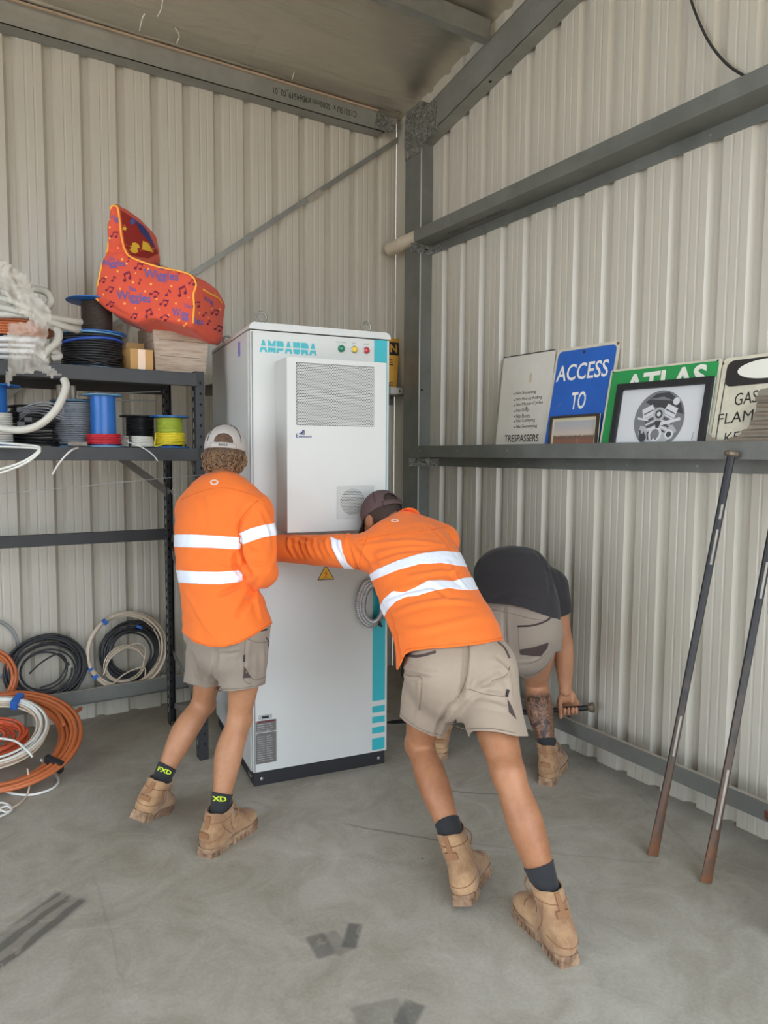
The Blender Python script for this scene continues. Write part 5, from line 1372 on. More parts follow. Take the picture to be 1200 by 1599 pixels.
# yellow caution sign behind the cabinet, on the left wall girt
M_yel = mat('yellow_sign', rgb(210, 158, 62), rough=0.5, var=0.08)
t = thing('warning_sign', 'yellow and black caution sign half hidden behind the cabinet', 'sign', (-.15, -.075, 1.986))
p0 = on_plane(612, 606, (0, -.09, 0), (0, 1, 0)); p1 = on_plane(633, 530, (0, -.05, 0), (0, 1, 0))
yx0, yx1 = -.42, .0; zb, zt = 1.9865, p1[2]
def ys(name, poly, m_, l): mm = MB(); yd = unit((0, .045, zt - zb)); n = unit(np.cross((1, 0, 0), yd)); mm.prism(poly, np.array([0, -.102, zb]) + n * l, (1, 0, 0), yd, n * .001 if l > 0 else n * -.003); return mm.build(name, m_, t)
hh = zt - zb
ys('panel', [(yx0, 0), (-.055, 0), (-.008, hh * .72), (-.002, hh * .8), (-.002, hh), (yx0, hh)], M_yel, 0.0); ys('black_header', [(yx0 + .01, hh * .70), (-.010, hh * .70), (-.006, hh * .93), (yx0 + .01, hh * .93)], M_sink, .0005)
yd = unit((0, .045, hh)); n = unit(np.cross((1, 0, 0), yd)); bo = np.array([0, -.102, zb])
lettering('CAUTION', t, M_yel, bo + n * .002 + np.array([-.40, 0, 0]) + yd * hh * .745, (1, 0, 0), yd, hh * .15, .375, .02)
lettering('E', t, M_sink, bo + n * .001 + np.array([-.110, 0, 0]) + yd * hh * .52, (1, 0, 0), yd, hh * .10, .046, .02); lettering('E', t, M_sink, bo + n * .001 + np.array([-.115, 0, 0]) + yd * hh * .12, (1, 0, 0), yd, hh * .10, .046, .02)

# ------------------------------------------------------------------ pipe on the top girt, cable, bars, trolley
M_pipe = mat('cream_pvc', rgb(214, 200, 178), rough=0.4, var=0.05)
z = 2.945 + .048; t = thing('plastic_pipe', 'long cream plastic pipe lying in the upper girt, its end jutting past the column', 'pipe', (-.095, -.5, 2.946))
m = MB(); m.lathe([(.034, 0), (.0445, .004), (.0455, .01), (.0455, 3.5)], (-.095, -.075, z), (0, -1, 0), 28); m.build('pipe_wall', M_pipe, t, True, 50)
m = MB(); m.lathe([(.0475, 0), (.0475, .004)], (-.095, -.245, z), (0, -1, 0), 28); m.build('joint_ring', M_pipe, t, True, 50)
P = [on_plane(u, v, (-.03, 0, 0), (1, 0, 0)) for u, v in ((1076, -20), (1081, 4), (1094, 38), (1112, 72), (1138, 102), (1168, 121), (1185, 128))]
m = MB(); m.tube(spline(P, 6), .0055, 8); o = m.build('cable', M_cblk, None, True); tag(o, 'black cable hanging across the ribbed wall above the upper girt', 'cable')
def bar_mat():
    m = mat('worn_bar_steel', rgb(52, 52, 54), rough=0.5, metal=0.4); nt = m.node_tree; N = nt.nodes; L = nt.links; b = N['Principled BSDF']
    g = N.new('ShaderNodeNewGeometry'); s = N.new('ShaderNodeSeparateXYZ'); L.new(g.outputs['Position'], s.inputs[0])
    nz = N.new('ShaderNodeTexNoise'); nz.inputs['Scale'].default_value = 16; nz.inputs['Detail'].default_value = 6; L.new(g.outputs['Position'], nz.inputs['Vector'])
    mx = N.new('ShaderNodeMath'); mx.operation = 'MULTIPLY_ADD'; mx.inputs[1].default_value = .9; L.new(nz.outputs['Fac'], mx.inputs[0]); L.new(s.outputs['Z'], mx.inputs[2])
    r = N.new('ShaderNodeValToRGB'); e = r.color_ramp.elements; e[0].position = .26; e[0].color = rgb(124, 82, 54); e[1].position = 1.0; e[1].color = rgb(50, 50, 52)
    for p, c in ((.42, rgb(96, 76, 64)), (.62, rgb(84, 76, 70)), (.74, rgb(62, 60, 60))): q = r.color_ramp.elements.new(p); q.color = c
    mr = N.new('ShaderNodeMapRange'); mr.inputs['From Max'].default_value = 1.6; L.new(mx.outputs[0], mr.inputs['Value']); L.new(mr.outputs['Result'], r.inputs['Fac']); L.new(r.outputs['Color'], b.inputs['Base Color'])
    bp = N.new('ShaderNodeBump'); bp.inputs['Strength'].default_value = .4; bp.inputs['Distance'].default_value = .004; L.new(nz.outputs['Fac'], bp.inputs['Height']); L.new(bp.outputs['Normal'], b.inputs['Normal'])
    return m
M_bar = bar_mat(); M_bpaint = mat('flaking_white_paint', rgb(158, 150, 138), rough=0.7, var=0.2, vscale=30); M_bhead = mat('mushroomed_steel', rgb(120, 106, 90), rough=0.5, metal=0.5, var=0.2, vscale=40)
def crowbar(foot, top, label, paint, group):
    d = unit(top - foot); L_ = np.linalg.norm(top - foot); t = thing('crowbar', label, 'crowbar', foot)
    sx = unit(np.cross(d, (_f[0], _f[1], 0))); fy = np.cross(d, sx)
    V = []; n = 8; prof = [(0, .021, .003), (.06, .020, .006), (.14, .0175, .010), (.24, .0145, .0125), (.34, .0135, .0130), (L_ * .6, .0135, .0132), (L_ - .03, .0140, .0140), (L_ - .004, .0140, .0140)]
    for s, a, b in prof:
        for k in range(n): q = math.pi / 8 + 2 * math.pi * k / n; V.append(foot + d * s + sx * a * 1.08 * math.cos(q) + fy * b * 1.08 * math.sin(q))
    F = [(i * n + k, i * n + (k + 1) % n, (i + 1) * n + (k + 1) % n, (i + 1) * n + k) for i in range(len(prof) - 1) for k in range(n)] + [tuple(range(n))[::-1], tuple((len(prof) - 1) * n + k for k in range(n))]
    m = MB(); m.add(V, F); m.build('shaft', M_bar, t, True, 40)
    m = MB(); m.lathe([(.016, 0), (.027, .006), (.028, .016), (.024, .022)], top - d * .012, d, 10); m.build('striking_head', M_bhead, t)
    for s0, s1 in paint:
        m = MB(); m.box(foot + d * (s0 + s1) / 2 - unit((_f[0], _f[1], 0)) * .0118 + sx * .003, (.009, .006, s1 - s0), (sx, fy, d), .002); m.build('paint_patch', M_bpaint, t)
    return t
tb = pl_top = on_plane(1143, 709, (-.178, 0, 0), (1, 0, 0)); crowbar(on_floor(1020, 1338) + np.array([0, 0, .004]), tb, 'steel crowbar nearer the corner, mushroomed head against the girt shelf', ((.40, .56), (1.16, 1.30), (1.34, 1.40)), None)
ft = on_floor(1103, 1380) + np.array([0, 0, .004]); mid = on_plane(1200, 862, (-.185, 0, 0), (1, 0, 0)); d = unit(mid - ft); tt = ft + d * ((1.605) / d[2])
crowbar(ft, tt, 'rusty steel crowbar leaning on the wall nearest the photo right edge', ((.20, .42), (1.06, 1.2)), None)
M_rbrown = mat('red_brown_paint', rgb(96, 52, 44), rough=0.45, var=0.15)
tp = on_floor(1214, 1470); t = thing('tool_trolley', 'red brown trolley frame on a grey castor at the photo right edge', 'trolley', tp)
rr = xr; m = MB()
for dx in (.03, .38):
    m.box(tp + rr * (dx - .022) + np.array([0, 0, .30]), (.028, .028, .47), (rr, fw, (0, 0, 1)), .004)
m.build('upright', M_rbrown, t) if False else None
for dx in (.02, .38):
    m = MB(); m.box(tp + rr * (dx - .012) + np.array([0, 0, .21]), (.026, .028, .28), (rr, fw, (0, 0, 1)), .004); m.build('upright', M_rbrown, t)
m = MB(); m.box(tp + rr * .22 + np.array([0, 0, .35]), (.40, .3, .03), (rr, fw, (0, 0, 1)), .006); m.build('deck', M_rbrown, t)
m = MB(); m.box(tp + rr * .20 + np.array([0, 0, .092]), (.42, .05, .03), (rr, fw, (0, 0, 1)), .006); m.build('base_rail', M_rbrown, t)
for dx in (.012, .37):
    c = tp + rr * dx + np.array([0, 0, .036]); m = MB(); m.lathe([(.028, -.012), (.036, -.008), (.036, .008), (.028, .012)], c, rr, 24); m.build('castor_wheel', M_cgry, t, True, 40)
    m = MB(); m.box(c + np.array([0, 0, .022]), (.034, .02, .05), (rr, fw, (0, 0, 1)), .003); m.build('castor_fork', M_galv, t)
# ------------------------------------------------------------------ people: shared builders
def mid(a, b, t=0.5): return np.asarray(a) + (np.asarray(b) - np.asarray(a)) * t
def head_items(c, fwd, up, s=1.0):
    """skull, face, nose, brow, lips, ears, with eye sockets cut in; c = centre of the head"""
    fwd = unit(fwd); up = unit(np.asarray(up) - fwd * np.dot(up, fwd)); rt = np.cross(fwd, up); ax = (rt, fwd, up)
    L = lambda x, y, z: c + s * (rt * x + fwd * y + up * z)
    E = lambda x, y, z, a, b, d: Ell(L(x, y, z), (a * s, b * s, d * s), ax)
    it = [(E(0, -.012, .032, .077, .097, .086), .02), (E(0, .028, -.035, .060, .066, .080), .03), (E(0, .050, -.092, .030, .032, .022), .03),
          (E(0, .078, .030, .048, .016, .014), .012), (Loft([(L(0, .088, .012), .008 * s), (L(0, .102, -.012), .011 * s), (L(0, .108, -.028), .014 * s)], rt), .012),
          (E(0, .090, -.058, .024, .010, .006), .008), (E(0, .088, -.068, .021, .010, .007), .008)]
    for sg in (-1, 1):
        it += [(E(sg * .078, -.008, -.012, .010, .024, .032), .008), (E(sg * .034, .052, -.02, .026, .026, .022), .02)]
    it += [(E(sg * .032, .095, .008, .017, .014, .011), -.010) for sg in (-1, 1)]
    return it, L, ax
def hand_items(wr, fd, pn, th, curl=0.25, spread=0.10, s=1.0):
    """open hand: wr wrist, fd finger direction, pn palm normal (out of the palm), th direction of the thumb side"""
    fd = unit(fd); th = unit(np.asarray(th) - fd * np.dot(th, fd)); pn = unit(np.cross(fd, th) if np.dot(np.cross(fd, th), pn) > 0 else np.cross(th, fd))
    it = [(Loft([(wr - fd * .01, .028 * s, .020 * s), (wr + fd * .03, .036 * s, .017 * s), (wr + fd * .07, .041 * s, .014 * s), (wr + fd * .092, .039 * s, .011 * s)], th), .015)]
    for k, (x, ln) in enumerate(((.028, .072), (.009, .080), (-.010, .074), (-.028, .058))):
        p = wr + fd * (.088 - .004 * abs(k - 1)) * s + th * x * s; d = unit(fd + th * spread * (1.2 - k) * .8); P = [(p - d * .015, .0098 * s)]; a = curl * .5
        for j in range(3):
            dd = unit(d * math.cos(a) + pn * math.sin(a)); p = p + dd * ln * s * (.45, .31, .24)[j]; P.append((p, (.0092, .0086, .0078)[j] * s)); a += curl
        it.append((Loft(P, th, 2), .004))
    p = wr + fd * .022 * s + th * .024 * s
    d1 = unit(fd * .75 + th * .8 + pn * .25); q = p + d1 * .045 * s; d2 = unit(fd * .95 + th * .45 + pn * .2)
    it.append((Loft([(p, .016 * s), (q, .0125 * s), (q + d2 * .032 * s, .011 * s), (q + d2 * .056 * s, .009 * s)], pn), .010))
    return it
def limb_leg(H, K, A, fr, big=1.0, calf=1.0):
    fr = unit(fr); b = lambda p, o: np.asarray(p) + fr * o
    th = [(b(H, .0), .088 * big), (b(mid(H, K, .3), .012), .083 * big), (b(mid(H, K, .65), .010), .068 * big), (b(mid(H, K, .9), .004), .056 * big), (b(K, .004), .053 * big)]
    fr2 = unit(fr - unit(A - K) * np.dot(fr, unit(A - K))); c = lambda p, o: np.asarray(p) + fr2 * o
    sh = [(c(K, .004), .053 * big), (c(mid(K, A, .12), -.002), .0505 * calf), (c(mid(K, A, .30), -.013), .056 * calf), (c(mid(K, A, .45), -.012), .053 * calf), (c(mid(K, A, .68), -.005), .040 * calf), (c(mid(K, A, .88), 0), .0325), (np.asarray(A), .031)]
    return [(Loft(th, (1, 0, 0)), .03), (Loft(sh, (1, 0, 0)), .018), (Ell(c(K, .022), (.036, .036, .036)), .025)]
def limb_arm(S, E, W, big=1.0):
    return [(Loft([(S, .056 * big), (mid(S, E, .35), .050 * big), (mid(S, E, .75), .043 * big), (E, .040 * big)], (1, 0, 0)), .03),
            (Loft([(E, .040 * big), (mid(E, W, .25), .044 * big), (mid(E, W, .6), .037 * big), (mid(E, W, .9), .028 * big), (W, .026 * big)], (1, 0, 0)), .012)]
def body_items(J):
    hd = unit(J['HR'] - J['HL']); sd = unit(J['SR'] - J['SL']); pel = mid(J['HR'], J['HL']); sp = J['spine']; n = len(sp); g = J.get('girth', 1.0)
    st = []; sides = []
    for i, (p, a, b) in enumerate(sp):
        st.append((p, a * g, b * g)); sides.append(hd + (sd - hd) * i / (n - 1))
    fr = J['front']
    it = [(Loft(st, sides), .03), (Loft([(J['SL'], .052), (mid(mid(J['SL'], J['SR']), J['neck'], .3), .062), (J['SR'], .052)], (0, 0, 1)), .04),
          (Loft([(J['neck'], .062), (mid(J['neck'], J['head']), .055), (J['head'], .05)], sd), .025)]
    for k in 'LR':
        it.append((Ell(mid(J['H' + k], pel, .15) - unit(fr) * .045 - np.array([0, 0, .01]), (.09 * J.get('big', 1), .09 * J.get('big', 1), .095 * J.get('big', 1))), .04))
        it += limb_leg(J['H' + k], J['K' + k], J['A' + k], J['fr' + k], J.get('big', 1.0), J.get('calf', 1.0))
        bt = J['boot' + k]; it.append((Loft([(J['A' + k], .036), (bt(0, .10, .06), .034), (bt(0, .20, .045), .030), (bt(0, .25, .042), .024)], (0, 0, 1)), .02))
        it += limb_arm(J['S' + k], J['E' + k], J['W' + k], J.get('arm', 1.0))
    return it
def boot_frame(heel, fwd, up):
    f = unit(fwd); u = unit(np.asarray(up) - f * np.dot(up, f)); r = np.cross(f, u)
    return lambda x, y, z: np.asarray(heel) + r * x + f * y + u * z
# boot, built once in its own frame: x across, y from heel to toe, z up
M_nub = mat('tan_nubuck', rgb(188, 150, 110), rough=0.85, col2=rgb(136, 100, 70), vscale=9, bump=0.15, bscale=120, sheen=0.15)
M_sole = mat('muddy_sole', rgb(172, 140, 110), rough=0.85, col2=rgb(112, 82, 62), vscale=22, bump=0.3, bscale=50)
M_lace = mat('tan_lace', rgb(150, 116, 84), rough=0.9)
M_strap = mat('brown_leather_tab', rgb(140, 98, 66), rough=0.8)
_bu = Union([(Loft([((0, .040, .062), .036, .040), ((0, .12, .066), .042, .046), ((0, .19, .058), .048, .040), ((0, .245, .052), .050, .036), ((0, .280, .047), .040, .028)], (1, 0, 0)), .0),
             (Loft([((0, .066, .05), .040, .052), ((0, .074, .12), .0475, .058), ((0, .080, .205), .051, .064), ((0, .082, .24), .052, .066)], (1, 0, 0)), .035),
             (Loft([((0, .10, .13), .030, .03), ((0, .16, .095), .034, .024), ((0, .20, .075), .034, .02)], (1, 0, 0)), .02)])
BUV, BUF = mesh_sdf(_bu, .0065, .02)
BUV, BUF = clip(BUV, BUF.tolist(), BUV[:, 2] - .022)
foot = [(.030, .006), (.040, .03), (.040, .08), (.038, .12), (.046, .18), (.053, .225), (.050, .265), (.034, .298), (.0, .308), (-.034, .296), (-.047, .262), (-.048, .225), (-.040, .18), (-.034, .12), (-.038, .08), (-.039, .03), (-.030, .006), (0, 0)]
_m = MB(); _m.prism(foot, (0, 0, .020), (1, 0, 0), (0, 1, 0), (0, 0, .016))
def _xw(y):
    r = np.interp(y, [p[1] for p in foot[:9]], [p[0] for p in foot[:9]]); l = np.interp(y, [p[1] for p in foot[9:]][::-1], [p[0] for p in foot[9:]][::-1]); return l, r
y = .004
while y < .300:
    if not (.098 < y < .128):
        l, r = _xw(y + .008); _m.prism([(l * 1.03, y), (r * 1.03, y), (r * 1.03, y + .015), (l * 1.03, y + .015)], (0, 0, 0), (1, 0, 0), (0, 1, 0), (0, 0, .022))
    y += .0215
_m.prism([(-.034, .09), (.036, .09), (.038, .135), (-.034, .135)], (0, 0, .010), (1, 0, 0), (0, 1, 0), (0, 0, .012))
SOV, SOF = np.array(_m.v), _m.f
_BOOT = {}
def boot_parts(h):
    """upper, laces, seams and heel tab of a boot with its collar at height h"""
    if h in _BOOT: return _BOOT[h]
    V, F = clip(BUV, BUF, h - .012 + .16 * (BUV[:, 1] - .05) + .012 * np.exp(-((BUV[:, 1] - .02) / .02) ** 2) - BUV[:, 2])
    sk = Skin(V, F)
    def on(x, y, z, lift=.003):
        p, n_, _, _ = sk.bvh.find_nearest(Vector((x, y, z))); return np.array(p) + np.array(n_) * lift
    m = MB()
    for k in range(6):
        y0, z0 = .215 - .017 * k, .088 + .014 * k
        if z0 + .02 > h - .01: break
        m.tube([on(a, y0 + .004 * (j % 2), z0 + .02) for j, a in enumerate(np.linspace(-.024, .024, 7))], .0028, 5)
        m.tube([on(a, y0 - .017 * (j / 6), z0 + .02 + .014 * j / 6) for j, a in enumerate(np.linspace(-.022, .022, 7))], .0026, 5)
    for sg in (-1, 1):
        m.tube(spline([on(.0, .125, h - .02), np.array([sg * .022, .152, h - .022]), np.array([sg * .044, .154, h - .045]), np.array([sg * .034, .138, h - .07])], 5), .0030, 5)
    lace = (np.array(m.v), m.f)
    m = MB()
    m.tube([on(a, .222 - 7.2 * a * a, .09, .0006) for a in np.linspace(-.05, .05, 15)], .0016, 5)
    m.tube([on(.05 * math.cos(t), .072 + .06 * math.sin(t), h - .038, .0006) for t in np.linspace(-3.6, .5, 22)], .0016, 5)
    m.tube([on(.06 * math.cos(t), .05 + .06 * math.sin(t), .075 + .012 * math.sin(t), .0006) for t in np.linspace(-3.3, .2, 22)], .0016, 5)
    for sg in (-1, 1):
        m.tube([on(sg * .06, .035 + .012 * k, (h - .035) - (h - .09) / 7 * k - .003 * (k % 2), .0006) for k in range(8)], .0015, 5)
        m.tube([on(sg * .06, .105 + .004 * k, h - .03 - .012 * k, .0006) for k in range(7)], .0015, 5)
    seam = (np.array(m.v), m.f)
    m = MB(); q = on(0, -.04, h - .030, .002); m.box(q, (.018, .006, .046), bev=.002); q = on(0, -.04, h - .062, .001); m.box(q, (.044, .006, .020), ((1, 0, 0), (0, 1, .1), (0, -.1, 1)), .002)
    _BOOT[h] = ((V, F), lace, seam, (np.array(m.v), m.f))
    return _BOOT[h]
def boots(person, J, h=.185):
    up, lace, seam, tab = boot_parts(h)
    for k in 'LR':
        fr = J['boot' + k]; sg = 1 if k == 'R' else -1
        u_ = unit(fr(0, 0, 1) - fr(0, 0, 0)); q = J['K' + k] - J['A' + k]; sh = q / max(q @ u_, .1); sh = (sh - u_ * (sh @ u_)) * .95; soft = lambda z: .5 * (z - .10 + math.sqrt((z - .10) ** 2 + .0004)) - .006
        T = lambda V: np.array([fr(sg * p[0], p[1], p[2]) + sh * soft(p[2]) for p in V])
        fl = lambda F: [f[::-1] for f in F] if sg < 0 else F
        u = link('boot', T(up[0]), fl(up[1]), M_nub, person, True)
        so = u.modifiers.new('thickness', 'SOLIDIFY'); so.thickness = .005; so.offset = -1
        link('sole', T(SOV), fl(SOF), M_sole, u); link('laces', T(lace[0]), fl(lace[1]), M_lace, u, True); link('seam', T(seam[0]), fl(seam[1]), M_strap, u, True); link('pull_tab', T(tab[0]), fl(tab[1]), M_strap, u)
def tuck(V, F, f, mask, margin=.012):
    """keep hidden cloth under the garment above it"""
    for _ in range(3):
        e = .004; f0 = f(V); g = np.stack([f(V + np.eye(3)[i] * e) - f0 for i in range(3)], 1) / e
        g = g / (np.linalg.norm(g, axis=1)[:, None] + 1e-9); V = V - g * (np.clip(f0 + margin, 0, .05) * mask)[:, None]
    return V
def sock(person, J, k, top, m_, r=.040):
    A, K = J['A' + k], J['K' + k]; d = unit(K - A); L_ = np.linalg.norm(K - A); cf = J.get('calf', 1.0)
    fr = J['fr' + k]; fr = unit(fr - d * np.dot(fr, d))
    prof = [(0, .032, 0), (.12, .0328, 0), (.32, .040 * cf, -.005), (.55, .053 * cf, -.012), (.70, .056 * cf, -.013)]
    f = Loft([(A + d * (L_ * t) + fr * o, q + .0042) for t, q, o in prof], (1, 0, 0))
    V, F = mesh_sdf(f, .006, .02); V, F = clip(V, F.tolist(), top - (V - A) @ d); V, F = clip(V, F, (V - A) @ d + .002)
    # knitted ribs
    u = unit(np.cross(d, (0, 0, 1))); w = np.cross(d, u); ang = np.arctan2((V - A) @ u, (V - A) @ w); V = V + normals(V, F) * (.0007 * np.sin(ang * 22))[:, None]
    o = link('sock', V, F, m_, person, True); s = o.modifiers.new('thickness', 'SOLIDIFY'); s.thickness = .003; s.offset = -1
    return o, Skin(V, F)
def px_all(V):
    q = (np.asarray(V) - CAM) @ RT; return 600 + FOCAL * q[:, 0] / q[:, 2], 799.5 + FOCAL * q[:, 1] / q[:, 2]
def poly_sd(V, poly):
    """signed pixel distance (inside +) of points to a measured outline"""
    x, y = px_all(V); d = np.full(len(x), 1e9); ins = np.zeros(len(x), bool); n = len(poly); p = np.array(poly, float)
    for i in range(n):
        a, b = p[i], p[(i + 1) % n]; e = b - a; t = np.clip(((x - a[0]) * e[0] + (y - a[1]) * e[1]) / (e @ e + 1e-9), 0, 1)
        d = np.minimum(d, np.hypot(x - a[0] - t * e[0], y - a[1] - t * e[1]))
        ins ^= ((a[1] > y) != (b[1] > y)) & (x < (b[0] - a[0]) * (y - a[1]) / (b[1] - a[1] + 1e-12) + a[0])
    return np.where(ins, d, -d)
def tape(shirt, V, F, poly, region, name='reflective_tape', lift=.0022):
    N = normals(V, F); g = np.minimum(poly_sd(V, spline_closed(poly)), np.where(region, 50, -50))
    n0 = len(V); V6 = np.hstack([V, N]); W, G = clip(V6, F, g)
    if len(G) == 0: return None
    P = W[:, :3] + np.array([unit(n) for n in W[:, 3:]]) * lift
    o = link(name, P, G, M_tapew, shirt, True); s = o.modifiers.new('thickness', 'SOLIDIFY'); s.thickness = .0022; s.offset = -1
    return o
def spline_closed(p): return p
def garment(name, V, F, m_, person, thick=.004):
    o = link(name, V, F, m_, person, True); s = o.modifiers.new('thickness', 'SOLIDIFY'); s.thickness = thick; s.offset = -1
    return o
def tape_mat():
    m = mat('silver_reflective_tape', rgb(232, 236, 246), rough=0.42, metal=0.0, spec=0.8, var=0.05, vscale=14, stretch=(3, 3, .4)); return m
M_tapew = tape_mat()
def cloth_mat(name, c, bump=.12):
    m = mat(name, c, rough=0.85, var=0.03, vscale=6, bump=bump, bscale=260, sheen=0.12); return m
M_orange = cloth_mat('hi_vis_orange_cotton', rgb(240, 116, 38))
M_stitch = mat('orange_seam', rgb(222, 104, 32), rough=0.9)
M_shorts = cloth_mat('khaki_stretch_canvas', rgb(164, 146, 128))
M_shorts2 = cloth_mat('grey_khaki_canvas', rgb(150, 136, 122))
M_patch = mat('dark_brown_panel', rgb(74, 60, 58), rough=0.85)
M_seamk = mat('khaki_seam', rgb(134, 118, 102), rough=0.9)
M_sockb = mat('black_sock', rgb(40, 40, 42), rough=0.95, sheen=.1)
M_fluo = mat('fluoro_yellow_knit', rgb(206, 226, 60), rough=0.9)
M_tee = cloth_mat('black_cotton', rgb(46, 42, 44))
M_logo = mat('pale_logo', rgb(232, 214, 200), rough=0.7)
def skin_mat(name, c, c2):
    m = mat(name, c, rough=0.5, spec=0.4, col2=c2, vscale=7, bump=0.06, bscale=160); m.node_tree.nodes['Principled BSDF'].inputs['Subsurface Weight'].default_value = 0.08
    m.node_tree.nodes['Principled BSDF'].inputs['Subsurface Radius'].default_value = (0.012, 0.005, 0.003)
    return m
M_skin1 = skin_mat('fair_tanned_skin', rgb(190, 138, 104), rgb(168, 116, 82))
M_skin2 = skin_mat('tanned_skin', rgb(178, 124, 90), rgb(150, 98, 66))
M_eye = mat('eye_white', rgb(230, 226, 220), rough=.2); M_iris = mat('iris', rgb(70, 60, 50), rough=.2)
def eyes(person, L, ax, s=1.0):
    for sg in (-1, 1):
        m = MB(); c = L(sg * .032, .083, .008); prof = [(.0115 * math.sin(t), -.0115 * math.cos(t)) for t in np.linspace(0.05, math.pi - .05, 9)]
        m.lathe(prof, c, ax[1], 14); e = m.build('eye', M_eye, person, True)
        m = MB(); m.lathe([(.0055, .0100), (.0045, .0119), (.001, .0122)], c, ax[1], 12); m.build('iris', M_iris, e, True)
def cap(person, L, ax, m_, name, dark, tilt=0.0):
    """baseball cap seen from behind: crown with an arch cut above the strap, brim forward"""
    rt, fw_, up = ax
    f = Ell(L(0, -.012, .034), (.087, .107, .096), ax); V, F = mesh_sdf(f, .0065, .02)
    c = L(0, 0, 0); q = np.stack([(V - c) @ a for a in ax], 1)
    V, F = clip(V, F.tolist(), q[:, 2] - (.022 - .10 * (q[:, 1] + .02)  * 0 - .006))
    q = np.stack([(V - c) @ a for a in ax], 1)
    arch = np.where(q[:, 1] < -.02, np.hypot(q[:, 0] / .040, (q[:, 2] - .044) / .034) - 1, 1) * .03
    V, F = clip(V, F, arch)
    crown = garment(name, V, F, m_, person, .004)
    sk = Skin(V, F)
    m = MB(); P = [L(.0905 * math.sin(t), -.012 - .1115 * math.cos(t), .024) for t in np.linspace(-.62, .62, 15)]
    W = []; G = []
    for i, p in enumerate(P): W += [p - up * .011, p + up * .011]
    for i in range(len(P) - 1): G.append((2 * i, 2 * i + 2, 2 * i + 3, 2 * i + 1))
    st = link('strap', W, G, m_, crown, True); so = st.modifiers.new('thickness', 'SOLIDIFY'); so.thickness = .003; so.offset = 0
    br = MB(); W = []; G = []; n = 14
    for i in range(n + 1):
        t = -1.15 + 2.3 * i / n; a = L(.086 * math.sin(t), -.012 + .106 * math.cos(t), .018); b = L(.080 * math.sin(t), -.012 + .106 * math.cos(t) + .075 * math.cos(t * 1.1) ** .7 + .002, .008 - .02 * math.sin(t) ** 2)
        W += [a, b]
    for i in range(n): G.append((2 * i, 2 * i + 1, 2 * i + 3, 2 * i + 2))
    b_ = link('brim', W, G, dark, crown, True); so = b_.modifiers.new('thickness', 'SOLIDIFY'); so.thickness = .004; so.offset = 0
    m = MB(); m.lathe([(.007, 0), (.006, .004), (.002, .005)], L(0, -.012, .130), up, 12); m.build('top_button', dark, crown, True)
    for t in (-.9, .9):
        m = MB(); e = []
        for s_ in np.linspace(.25, 1.45, 12):
            p = L(.0885 * math.sin(t) * math.sin(s_), -.012 - .1088 * math.cos(t) * math.sin(s_), .034 + .0975 * math.cos(s_)); e.append(p)
        m.tube(e, .0014, 5); m.build('panel_seam', dark, crown, True)
    return crown, sk, st
def bool_union(V1, F1, V2, F2):
    A = bpy.data.objects.new('a', mesh_data('a', V1, F1)); B = bpy.data.objects.new('b', mesh_data('b', V2, F2)); COL.objects.link(A); COL.objects.link(B)
    md = A.modifiers.new('u', 'BOOLEAN'); md.operation = 'UNION'; md.object = B; md.solver = 'EXACT'
    bpy.context.view_layer.update(); me = bpy.data.meshes.new_from_object(A.evaluated_get(bpy.context.evaluated_depsgraph_get()))
    V = np.array([v.co for v in me.vertices]); F = [tuple(p.vertices) for p in me.polygons]
    bpy.data.objects.remove(A); bpy.data.objects.remove(B)
    return (V, F) if len(F) > len(F1) * .8 else (np.concatenate([V1, V2]), list(map(tuple, F1)) + [tuple(i + len(V1) for i in f) for f in F2])
def collar(shirt, c, axis, front, m_, r=.072, h=.038, open_=.5):
    """turned-down shirt collar round the neck: stand rises, fall drops outside it"""
    axis = unit(axis); f = unit(np.asarray(front) - axis * np.dot(front, axis)); s = np.cross(f, axis); V = []; F = []; n = 28
    rows = ((r, 0.0), (r * .95, h), (r * 1.0, h + .006), (r * 1.16, h * .55), (r * 1.32, -.004))
    for i in range(n + 1):
        t = math.pi + (-math.pi + open_ + (2 * math.pi - 2 * open_) * i / n)
        for rr, z in rows: V.append(c + (f * -math.cos(t - math.pi) * rr * 1.0 * -1 + s * math.sin(t) * rr) + axis * z)
    k = len(rows)
    for i in range(n):
        for j in range(k - 1): F.append((i * k + j, i * k + j + 1, (i + 1) * k + j + 1, (i + 1) * k + j))
    o = link('collar', V, F, m_, shirt, True); sd = o.modifiers.new('thickness', 'SOLIDIFY'); sd.thickness = .003; sd.offset = 0
    return o
